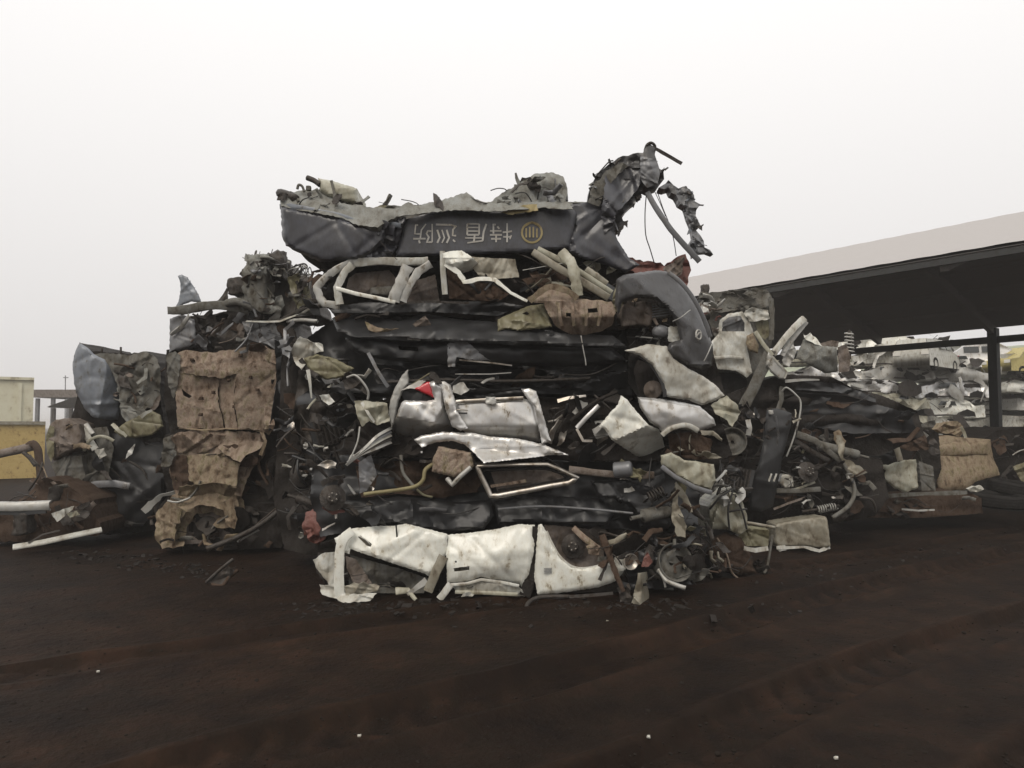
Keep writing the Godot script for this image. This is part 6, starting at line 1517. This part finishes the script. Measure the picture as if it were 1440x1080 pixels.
	radiator(c, px(1034, 672, r - 0.2), 0.4, 0.32, Basis.from_euler(Vector3(-0.15, -0.3, -0.2)))
	brake_disc(c, px(1136, 664, r - 0.22), Vector3(0.2, 0.3, 1), 0.15)
	muffler(c, px(1150, 626, r - 0.05), px(1206, 640, r - 0.05), 0.09, M.dusty)
	panel(c, "white_box", [1096, 670, 1104, 667, 1115, 669, 1116, 684, 1104, 686, 1097, 680], r - 0.2, M.off_white, {"fold": [2, 0.02], "edge": [3, 0.03], "deep": 0.12, "crush": 0.02})
	panel(c, "flake", [1175, 612, 1184, 612, 1188, 628, 1186, 644, 1200, 650, 1220, 664, 1200, 671, 1190, 656, 1180, 640], r - 0.1, M.beige, {"fold": [5, 0.04], "jag": 1.4, "step": 2.5})
	panel(c, "flake", [1172, 608, 1180, 604, 1190, 620, 1184, 640, 1176, 628], r - 0.05, M.tan, {"fold": [4, 0.04], "jag": 1.4})
	tube(c, "hose", [[1186, 650, r - 0.1], [1197, 672, r - 0.15], [1202, 692, r - 0.2], [1193, 712, r - 0.3], [1171, 728, r - 0.35]], 0.03, M.dusty, {})
	spring(c, px(1150, 717, r - 0.2), px(1176, 712, r - 0.2), 0.05, 8, 0.01, M.pale_grey)
	tube(c, "damper_rod", [[1128, 719, r - 0.2], [1152, 716, r - 0.2], [1180, 711, r - 0.2]], 0.02, M.steel, {"sub": 2})
	strip(c, "link_arm", [[1092, 690, r - 0.15], [1120, 690, r - 0.2], [1154, 688, r - 0.2]], 0.06, M.dusty, {"lip": 0.02})
	strip(c, "link_arm", [[1112, 690, r - 0.18], [1130, 684, r - 0.2], [1146, 678, r - 0.18]], 0.03, M.cream, {})
	strip(c, "link_arm", [[1088, 716, r - 0.2], [1108, 708, r - 0.22], [1132, 700, r - 0.2]], 0.03, M.mauve, {})
	strip(c, "rail", [[1120, 610, r - 0.1], [1146, 620, r - 0.12], [1172, 640, r - 0.12], [1186, 652, r - 0.1]], 0.09, M.dusty, {"lip": 0.03, "end": 0.06})
	strip(c, "rail", [[1118, 620, r - 0.05], [1140, 634, r - 0.08], [1166, 648, r - 0.08]], 0.06, M.steel, {"lip": 0.02})
	strip(c, "post_piece", [[1052, 590, r - 0.12], [1054, 602, r - 0.14], [1052, 612, r - 0.12]], 0.07, M.pale_grey, {})
	tube(c, "claw", [[1208, 700, r - 0.1], [1224, 702, r - 0.15], [1230, 712, r - 0.15], [1231, 720, r - 0.12]], 0.02, M.steel, {})
	clutter(c, [1010, 570, 1080, 580, 1070, 650, 1050, 710, 1000, 690], r - 0.25, r + 0.15, 80, [M.dark_shade_steel, M.steel, M.dark_shade_steel, M.black, M.steel, M.rust_dark, M.chrome], {"size": 20.0})
	clutter(c, [1000, 580, 1110, 560, 1230, 640, 1220, 715, 1090, 725, 1010, 690], r - 0.35, r - 0.1, 34, [M.chrome, M.steel, M.pale_grey, M.dark_shade_steel, M.beige], {"size": 9.0})
	clutter(c, [1095, 640, 1190, 640, 1230, 700, 1190, 728, 1090, 725], r - 0.2, r + 0.1, 90, [M.dark_shade_steel, M.steel, M.dark_shade_steel, M.black, M.rust_dark, M.dusty], {"size": 22.0})
	clutter(c, [1115, 590, 1200, 600, 1190, 650, 1110, 640], r - 0.1, r + 0.2, 30, [M.dark_shade_steel, M.steel, M.olive, M.black, M.rust_dark], {"size": 26.0})
	# cream crumpled corner + half-buried tyre before it
	var q := 9.0
	c = thing("cream_corner", "crumpled cream body corner bound with wires behind the half-buried tyre", "body panel", foot(1028, 756, q))
	panel(c, "skin", [994, 712, 1010, 698, 1030, 690, 1042, 700, 1050, 722, 1052, 744, 1040, 752, 1022, 744, 1000, 744], q, M.cream, {"step": 3.0, "fold": [7, 0.05], "edge": [5, 0.06], "rough": 0.03, "bulge": 0.08, "deep": 0.5})
	for w in [[1030, 692, 1024, 716, 1026, 746], [1034, 696, 1044, 720, 1050, 744], [1024, 720, 1038, 717, 1050, 716], [1026, 690, 1012, 700, 998, 716]]:
		tube(c, "wire", [[w[0], w[1], q - 0.1], [w[2], w[3], q - 0.14], [w[4], w[5], q - 0.1]], 0.012, M.wire, {})
	tube(c, "stick", [[1050, 735, q - 0.05], [1068, 738, q - 0.08], [1090, 742, q - 0.08]], 0.02, M.beige, {})
	panel(c, "green_flap", [1042, 742, 1082, 746, 1080, 768, 1050, 768, 1038, 756], q + 0.08, M.olive, {"fold": [4, 0.04], "deep": 0.2})
	strip(c, "white_lip", [[1046, 771, q - 0.05], [1062, 774, q - 0.06], [1080, 771, q - 0.05]], 0.05, M.off_white, {})
	clutter(c, [985, 655, 1040, 660, 1050, 700, 1000, 710], q - 0.2, q + 0.3, 40, [M.dark_shade_steel, M.steel, M.black, M.pale_grey, M.dusty], {"size": 20.0})
	var k8 := ground_d(808)
	c = thing("tyre_wreck", "half-buried torn tyre and wheel arch liner at the right foot of the tall stack", "tyre", foot(1020, 805, k8))
	tyre(c, px(1018, 790, k8 + 0.25) , Vector3(0.5, 0.35, 0.8), 0.31, 0.2, Vector3(1, 0.8, 1))
	panel(c, "arch_liner", [990, 778, 1000, 756, 1020, 748, 1042, 756, 1056, 780, 1064, 806, 1040, 812, 1024, 804, 1006, 800], k8 + 0.02, M.rust_dark, {"fold": [5, 0.04], "edge": [8, 0.12], "bulge": 0.06})
	tube(c, "band", [[1008, 756, k8 - 0.04], [1022, 780, k8 - 0.08], [1030, 806, k8 - 0.06], [1050, 818, k8 - 0.06], [1082, 818, k8 - 0.02]], 0.012, M.rust, {})
	tube(c, "band", [[1086, 752, k8 + 0.1], [1082, 780, k8 + 0.05], [1078, 800, k8], [1074, 806, k8 - 0.02]], 0.016, M.dusty, {})
	clutter(c, [960, 740, 1010, 748, 1030, 800, 970, 820, 950, 780], 7.7, k8 + 0.2, 80, [M.beige, M.rust_dark, M.steel, M.dark_shade_steel, M.dark_shade_steel, M.rust_dark, M.steel], {"size": 20.0, "lean": 0.5})
	clutter(c, [1030, 790, 1080, 780, 1084, 815, 1030, 818], k8 - 0.05, k8 + 0.2, 18, [M.dark_shade_steel, M.steel, M.rust_dark], {"size": 20.0, "spread": 0.5})
	var kb := ground_d(776)
	c = thing("beige_box", "battered beige box-shaped seat base lying on bare ground beside the heap", "seat base", foot(1128, 775, kb))
	panel(c, "face", [1090, 738, 1094, 736, 1142, 728, 1160, 726, 1163, 730, 1166, 750, 1168, 768, 1160, 772, 1130, 768, 1094, 770, 1090, 764], kb + 0.05, M.beige, {"step": 3.0, "edge": [5, 0.06], "fold": [3, 0.02], "rough": 0.014, "deep": 0.4, "crush": 0.03, "bends": [[0, 16, -0.6]]})
	strip(c, "bottom_lip", [[1092, 771, kb - 0.01], [1130, 769, kb - 0.03], [1152, 774, kb - 0.05], [1167, 770, kb - 0.02]], 0.04, M.off_white, {"wobble": 0.4})
	panel(c, "torn_lining", [1092, 768, 1104, 766, 1106, 774, 1096, 776], kb - 0.02, M.off_white, {"fold": [3, 0.03], "jag": 1.2})
	# ------------------------------------------------ far right wreckage
	var f := 14.0
	c = thing("tan_seat", "large tan padded seat block with a dark slit in its front", "seat", foot(1352, 690, f))
	panel(c, "seat", [1300, 632, 1306, 618, 1330, 612, 1360, 616, 1393, 618, 1396, 642, 1404, 660, 1406, 668, 1390, 672, 1371, 678, 1361, 689, 1322, 690, 1314, 672, 1306, 640], f, M.tan, {"step": 4.0, "edge": [7, 0.1], "fold": [4, 0.03], "rough": 0.02, "bulge": 0.1, "deep": 0.8, "crush": 0.05, "bends": [[90, -12, -0.6]]})
	strip(c, "slit", [[1328, 668, f - 0.1], [1350, 666, f - 0.12], [1380, 667, f - 0.12], [1406, 665, f - 0.06]], 0.03, M.black, {"thick": 0.01})
	panel(c, "back_cushion", [1316, 628, 1340, 622, 1388, 622, 1390, 640, 1350, 642, 1322, 644], f - 0.1, M.tan, {"bulge": 0.06, "edge": [5, 0.06], "fold": [2, 0.02]})
	panel(c, "torn_foam", [1318, 604, 1330, 594, 1346, 592, 1356, 604, 1350, 614, 1330, 610], f + 0.05, M.tan, {"fold": [5, 0.06], "jag": 1.6, "deep": 0.3})
	strip(c, "prop", [[1351, 600, f - 0.1], [1356, 608, f - 0.1], [1358, 616, f - 0.1]], 0.05, M.cream, {})
	c = thing("cream_scrap", "torn cream body panel standing at the foot of the right-hand heap", "body panel", foot(1264, 692, 12.8))
	panel(c, "skin", [1229, 652, 1249, 654, 1268, 648, 1288, 646, 1290, 666, 1291, 686, 1274, 693, 1258, 687, 1247, 678, 1240, 668, 1246, 662], 12.8, M.cream, {"step": 3.0, "fold": [5, 0.04], "edge": [4, 0.04], "jag": 1.0, "rough": 0.02})
	strip(c, "pillar", [[1255, 604, 12.8], [1259, 624, 12.75], [1266, 648, 12.7]], 0.08, M.beige, {"lip": 0.025})
	panel(c, "back_sheet", [1292, 648, 1312, 656, 1316, 690, 1296, 690], 13.0, M.dusty, {"fold": [3, 0.04], "deep": 0.4})
	c = thing("crushed_car", "crushed dark saloon with a pale waist rail behind the cream panel", "crushed car", foot(1240, 690, 13.6))
	panel(c, "body", [1190, 620, 1200, 600, 1230, 588, 1290, 590, 1320, 610, 1324, 660, 1310, 694, 1230, 700, 1190, 690], 13.6, M.dark_shade_steel, {"deep": 1.7, "fold": [8, 0.1], "rough": 0.08})
	panel(c, "windscreen", [1204, 604, 1220, 596, 1252, 598, 1254, 614, 1210, 616], 13.4, M.glass, {"fold": [2, 0.02]})
	strip(c, "waist_rail", [[1210, 622, 13.3], [1232, 620, 13.28], [1254, 617, 13.3]], 0.09, M.pale_grey, {"lip": 0.03})
	strip(c, "roof_pillar", [[1202, 602, 13.4], [1222, 590, 13.35], [1250, 584, 13.4], [1280, 584, 13.4]], 0.05, M.steel, {"sharp": false})
	strip(c, "roof_pillar", [[1282, 598, 13.3], [1294, 606, 13.25], [1304, 614, 13.3]], 0.06, M.pale_grey, {})
	panel(c, "side_skin", [1206, 626, 1254, 622, 1256, 648, 1212, 650], 13.4, M.black, {"fold": [4, 0.05], "bulge": 0.06})
	panel(c, "rust_flap", [1262, 616, 1300, 610, 1306, 632, 1280, 634, 1264, 628], 13.2, M.rust_dark, {"fold": [5, 0.06], "jag": 1.5})
	clutter(c, [1200, 590, 1310, 590, 1315, 640, 1205, 645], 13.1, 13.5, 44, [M.dark_shade_steel, M.steel, M.black, M.rust_dark, M.dusty, M.mauve], {"size": 22.0})
	c = thing("scrap_slab", "long low slab of brown flattened scrap lying along the heap's foot", "scrap slab", foot(1300, 722, ground_d(722)))
	panel(c, "body", [1180, 716, 1196, 702, 1234, 698, 1300, 694, 1362, 692, 1380, 700, 1382, 722, 1300, 728, 1220, 728, 1180, 726], 12.9, M.rust_dark, {"deep": 1.2, "layer": 0.1, "fold": [6, 0.06], "rough": 0.06})
	strip(c, "edge_strip", [[1236, 698, 12.75], [1300, 694, 12.7], [1360, 693, 12.75]], 0.06, M.dusty, {"wobble": 0.4})
	strip(c, "edge_strip", [[1268, 716, 12.75], [1292, 718, 12.7], [1314, 717, 12.75]], 0.03, M.pale_grey, {})
	clutter(c, [1190, 704, 1370, 696, 1375, 722, 1200, 724], 12.7, 12.9, 24, [M.rust_dark, M.dark_shade_steel, M.dusty, M.steel], {"size": 26.0, "spread": 0.4})
	c = thing("flat_tyre", "worn black tyre lying flat beside the tan seat", "tyre", foot(1408, 705, 13.2))
	tyre(c, px(1404, 703, 13.2), Vector3(0.05, 1, 0.06), 0.46, 0.22)
	c = thing("flat_tyre", "worn black tyre leaning on the flat-lying tyre", "tyre", foot(1440, 690, 13.4))
	tyre(c, px(1426, 686, 13.6), Vector3(0.12, 1, 0.1), 0.42, 0.22)
	c = thing("white_scrap", "small crumpled white scrap lying on the worn tyre", "scrap", foot(1372, 690, 12.9))
	panel(c, "skin", [1361, 688, 1370, 684, 1380, 683, 1384, 688, 1374, 692, 1364, 691], 12.8, M.off_white, {"fold": [4, 0.04], "jag": 1.0, "deep": 0.06, "crush": 0.02})
	c = thing("crushed_car", "crushed brown-black car at the heap's far end behind the tan seat", "crushed car", foot(1420, 690, 15.5))
	panel(c, "body", [1380, 620, 1400, 606, 1440, 600, 1500, 610, 1510, 690, 1440, 700, 1390, 690], 15.4, M.dark_shade_steel, {"deep": 1.7, "fold": [8, 0.1], "rough": 0.08})
	panel(c, "wing", [1424, 656, 1440, 650, 1470, 656, 1472, 680, 1440, 684], 14.9, M.olive, {"fold": [4, 0.05], "bulge": 0.1})
	tube(c, "wire", [[1424, 640, 15.0], [1434, 634, 15.0], [1450, 630, 15.0]], 0.012, M.pale_grey, {})
	clutter(c, [1390, 615, 1440, 608, 1440, 680, 1395, 680], 15.0, 15.3, 26, [M.dark_shade_steel, M.steel, M.rust_dark, M.black, M.dusty], {"size": 22.0})

# one flattened car of the far rows: x, y of its base centre in the picture, its distance and size in metres
func yard_car(label: String, x: float, y: float, d: float, l: float, h: float, paint: Material, sd: int, group: String) -> void:
	var r := RandomNumberGenerator.new()
	r.seed = sd
	var c := thing("flattened_car", label, "flattened car", px(x, y, d + 0.8), group)
	var s := F / d
	var hl := l * s * 0.5
	var hh := h * s
	var pl := []
	for i in 10:
		var u := i / 9.0
		var cabin := smoothstep(0.15, 0.35, u) * (1.0 - smoothstep(0.65, 0.88, u))
		pl.append_array([x - hl + 2.0 * hl * u, y - hh * (0.62 + 0.36 * cabin + r.randf_range(-0.1, 0.06))])
	for i in 6:
		pl.append_array([x + hl * (1.03 - 2.06 * i / 5.0), y - hh * r.randf_range(0.0, 0.08)])
	panel(c, "body", pl, d, paint, {"deep": 1.55, "step": 3.2, "fold": [8, 0.14], "layer": 0.07, "rough": 0.16, "crumple": 0.22, "cell": 22.0, "crush": 0.14, "jag": 0.8, "seed": sd})
	for q in [[-0.28, 0.3], [0.02], [-0.1, 0.26], [0.3]][sd % 4]:
		var w := hl * r.randf_range(0.2, 0.28)
		var wy := y - hh * r.randf_range(0.55, 0.7)
		var wx: float = x + q * hl * 2.0 * 0.8
		panel(c, "window", [wx - w, wy, wx - w * 0.7, wy - hh * 0.2, wx + w * 0.8, wy - hh * r.randf_range(0.16, 0.24), wx + w, wy + hh * 0.02], d - 0.14, M.glass if r.randf() < 0.5 else M.dark_shade_steel, {"step": 3.0, "fold": [2, 0.03], "thick": 0.03})
	for q in [-0.62, 0.6]:
		var wx: float = x + q * hl + r.randf_range(-4, 4)
		var rr := hh * r.randf_range(0.26, 0.36)
		panel(c, "wheel_arch", [wx - rr * 1.3, y - 1, wx - rr * 1.1, y - rr * 0.8, wx, y - rr * 1.25, wx + rr * 1.1, y - rr * 0.8, wx + rr * 1.3, y - 1], d - 0.15, M.rubber, {"step": 3.0, "fold": [2, 0.03], "thick": 0.04})
	strip(c, "sill", [[x - hl * 0.5, y - 2.5, d - 0.16], [x, y - 3.5, d - 0.18], [x + hl * 0.5, y - 2.0, d - 0.16]], 0.07, M.steel, {})
	clutter(c, [x - hl, y - hh * 0.2, x - hl * 0.9, y - hh * 0.6, x + hl * 0.9, y - hh * 0.7, x + hl, y - hh * 0.2], d - 0.4, d - 0.1, 9, [paint, M.dark_shade_steel, M.pale_grey, M.steel], {"size": 24.0, "spread": 0.9})

func plate(par: Node3D, nm: String, o: Vector3, a: Vector3, b: Vector3, t: Vector3, m: Material) -> MeshInstance3D:
	var v := PackedVector3Array()
	var n := PackedVector3Array()
	var ix := PackedInt32Array()
	var f := [[a, b, t], [-a, b, -t], [b, t, a], [b, -t, -a], [t, a, b], [-t, a, -b]]
	for q in f:
		quad(v, n, ix, [o + q[2] - q[0] - q[1], o + q[2] + q[0] - q[1], o + q[2] + q[0] + q[1], o + q[2] - q[0] + q[1]], (q[2] as Vector3).normalized())
	return commit(par, nm, v, n, ix, m)

func build_yard_stacks() -> void:
	var paints := [M.off_white, M.white, M.silver, M.cream, M.pale_grey, M.white]
	var words := ["off-white", "white", "silver", "cream", "pale grey", "clean white"]
	var r := RandomNumberGenerator.new()
	r.seed = 77
	# columns: x px, distance, levels; each stands on the yard floor, beyond the shed's far posts
	var cols := [[1150, 36.0, 7], [1244, 36.0, 8], [1330, 37.0, 7], [1404, 40.0, 7], [1474, 38.0, 7], [1290, 46.0, 9], [1370, 48.0, 8], [1450, 48.0, 8]]
	var sides := ["standing nearest the right-hand heap", "beneath the white van body", "beside the shed post", "beneath the silver hatchback", "beneath the yellow hatchback", "in the row behind the white van body", "in the row behind the silver hatchback", "in the row behind the yellow hatchback"]
	var levels := ["lowest", "second", "third", "fourth", "fifth", "sixth", "seventh", "eighth", "topmost"]
	for i in cols.size():
		var q: Array = cols[i]
		var s: float = F / q[1]
		var y := 600.0 + EYE * s
		for k in q[2]:
			var pi := r.randi() % 6
			var h := r.randf_range(0.62, 0.98)
			if y - h * s < 640.0:
				yard_car("flattened %s car, %s of the stack %s" % [words[pi], "topmost" if k == q[2] - 1 else levels[k], sides[i]], q[0] + r.randf_range(-18, 18), y, q[1] + r.randf_range(-0.2, 0.2), r.randf_range(3.4, 4.2), h, paints[pi], 100 + i * 9 + k, "flattened cars stacked beyond the shed")
			y -= h * s * 0.93
	# whole cars parked on top and behind
	whole_car("pale_van", "white van body with empty side windows on top of the flattened cars", "van", px(1304, 521, 36.2), 4.0, 1.35, 1.6, 0.75, M.off_white, [[-2.0, 0.1], [-2.0, 0.6], [-1.85, 1.3], [0.3, 1.35], [1.15, 0.85], [1.8, 0.7], [2.0, 0.4], [2.0, 0.1]])
	whole_car("silver_car", "silver hatchback with red tail lamps on the far flattened cars", "car", px(1370, 524, 39.5), 4.2, 1.4, 1.7, -0.35, M.silver, [[-2.1, 0.2], [-2.0, 0.7], [-1.2, 0.85], [-0.4, 1.38], [1.0, 1.4], [1.75, 0.95], [2.1, 0.85], [2.1, 0.25]])
	whole_car("yellow_car", "yellow hatchback sitting on the far flattened cars beyond the shed post", "car", px(1444, 531, 38.5), 4.0, 1.45, 1.7, 0.3, M.yellow_pale, [[-2.0, 0.25], [-2.0, 0.8], [-1.4, 0.9], [-0.7, 1.42], [0.9, 1.45], [1.7, 0.95], [2.0, 0.8], [2.0, 0.25]])

func whole_car(nm: String, label: String, cat: String, at: Vector3, l: float, h: float, w: float, turn: float, paint: Material, prof: Array) -> void:
	var c := thing(nm, label, cat, at)
	var bs := Basis(Vector3.UP, turn)
	var v := PackedVector3Array()
	var ix := PackedInt32Array()
	var k := prof.size()
	var lanes := [[-1.0, 1.0], [-0.9, 1.03], [0.9, 1.03], [1.0, 1.0]]
	for s in lanes:
		for i in k:
			var tuck := 0.16 if prof[i][1] > 0.9 else 0.0
			v.append(at + bs * Vector3(prof[i][0], prof[i][1] * s[1], s[0] * (w * 0.5 - tuck)))
	for s in 3:
		for i in k:
			var a: int = s * k + i
			var b: int = s * k + (i + 1) % k
			ix.append_array(PackedInt32Array([a, b, b + k, a, b + k, a + k]))
	var pp := PackedVector2Array()
	for q in prof:
		pp.append(Vector2(q[0], q[1]))
	var tr := Geometry2D.triangulate_polygon(pp)
	for e in [0, 3]:
		for t in range(0, tr.size(), 3):
			ix.append_array(PackedInt32Array([e * k + tr[t], e * k + tr[t + 1], e * k + tr[t + 2]]))
	commit(c, "body", v, smooth(v, ix), ix, paint)
	for side in [1.0, -1.0]:
		for q in [[-0.25, 0.8], [0.55, 0.8]]:
			plate(c, "side_window", at + bs * Vector3(q[0], h * q[1], side * (w * 0.5 - 0.09)), bs * Vector3(0.34, 0, 0), Vector3(0, h * 0.11, 0) + bs * Vector3(0, 0, -side * 0.07), bs * Vector3(0, 0, side * 0.04), M.glass)
		for q in [-1.25, 1.25]:
			tyre(c, at + bs * Vector3(q, 0.2, side * (w * 0.5 - 0.08)), bs * Vector3(0, 0, 1), 0.3, 0.2)
		plate(c, "lamp", at + bs * Vector3(l * 0.5 + 0.0, h * 0.5, side * w * 0.38), bs * Vector3(0, 0, 0.16), Vector3(0, 0.1, 0), bs * Vector3(0.03, 0, 0), M.red)
		plate(c, "lamp", at + bs * Vector3(-l * 0.5 + 0.0, h * 0.5, side * w * 0.38), bs * Vector3(0, 0, 0.16), Vector3(0, 0.08, 0), bs * Vector3(0.03, 0, 0), M.clear)

func build_loose() -> void:
	var r := RandomNumberGenerator.new()
	r.seed = 31
	# pale chips of stone scattered on the soil
	var spots := [[138, 946], [505, 1037], [912, 1038], [1176, 1068]]
	for s in spots:
		var d := ground_d(s[1])
		var c := thing("stone_chip", "small pale stone chip lying alone on the dark soil", "stone", px(s[0], s[1], d), "stone chips on the soil")
		lump(c, "chip", px(s[0], s[1], d) + Vector3(0, 0.008, 0), Vector3(0.022, 0.014, 0.02), M.off_white, {"div": 4, "dent": 0.5, "boxy": 0.4})
	var d2 := ground_d(874)
	var c2 := thing("metal_sliver", "curved sliver of pale metal on the soil before the white car", "scrap", px(866, 875, d2 + 0.1))
	strip(c2, "sliver", [[852, 874, d2 + 0.05], [862, 877, d2 + 0.04], [872, 875, d2 + 0.06]], 0.04, M.beige, {"twist": [60, 60], "sharp": false})
	# flakes of glass, paint and metal trodden into the soil along the foot of the stacks: uncountable
	var fm := MultiMesh.new()
	fm.transform_format = MultiMesh.TRANSFORM_3D
	var fb := BoxMesh.new()
	fb.size = Vector3(1, 0.15, 0.6)
	fb.material = M.dark_shade_steel
	fm.mesh = fb
	fm.instance_count = 700
	for i in 700:
		var u := r.randf()
		var q := Vector2(lerpf(-6.0, -1.9, u * 2.0), lerpf(10.9, 8.4, u * 2.0)) if u < 0.35 else Vector2(lerpf(-2.1, 2.3, (u - 0.35) * 2.2), 7.65) if u < 0.8 else Vector2(lerpf(2.3, 7.0, (u - 0.8) * 5.0), lerpf(8.6, 11.5, (u - 0.8) * 5.0))
		q += Vector2(r.randfn(0.0, 0.25), -absf(r.randfn(0.0, 0.35)))
		var s := r.randf_range(0.012, 0.05) * (1.0 + 1.6 * pow(r.randf(), 6.0))
		var h := 0.03 * nz.get_noise_2d(q.x * 22.0, q.y * 30.0) + 0.012 * nz.get_noise_2d(q.x * 95.0, q.y * 95.0 + 400.0)
		fm.set_instance_transform(i, Transform3D(Basis.from_euler(Vector3(r.randfn(0.0, 0.3), r.randf() * 6.0, r.randfn(0.0, 0.3))).scaled_local(Vector3(s, s, s)), Vector3(q.x, h + 0.004, -q.y)))
	var fi := MultiMeshInstance3D.new()
	fi.multimesh = fm
	fi.name = "scrap_flakes"
	fi.set_meta("kind", "stuff")
	fi.set_meta("label", "small dull metal flakes strewn along the foot of the stacks")
	fi.set_meta("category", "scrap flakes")
	add_child(fi)
	# crumbs of soil and rubble: uncountable
	var mm := MultiMesh.new()
	mm.transform_format = MultiMesh.TRANSFORM_3D
	var bm := SphereMesh.new()
	bm.radius = 0.5
	bm.height = 0.8
	bm.radial_segments = 6
	bm.rings = 3
	bm.material = M.crumb
	mm.mesh = bm
	mm.instance_count = 5200
	for i in 5200:
		var z := 3.4 + pow(r.randf(), 1.6) * 11.0
		var x := r.randf_range(-0.8, 0.85) * z
		var s := r.randf_range(0.006, 0.02) * (1.0 + 1.5 * pow(r.randf(), 8.0))
		var h := 0.03 * nz.get_noise_2d(x * 22.0, z * 30.0) + 0.012 * nz.get_noise_2d(x * 95.0, z * 95.0 + 400.0)
		mm.set_instance_transform(i, Transform3D(Basis.from_euler(Vector3(r.randf() * 6.0, r.randf() * 6.0, 0)).scaled(Vector3(s, s * 0.7, s)), Vector3(x, h, -z)))
	var mi := MultiMeshInstance3D.new()
	mi.multimesh = mm
	mi.name = "soil_crumbs"
	mi.set_meta("kind", "stuff")
	mi.set_meta("label", "dark soil crumbs and grit strewn over the yard ground")
	mi.set_meta("category", "soil crumbs")
	add_child(mi)
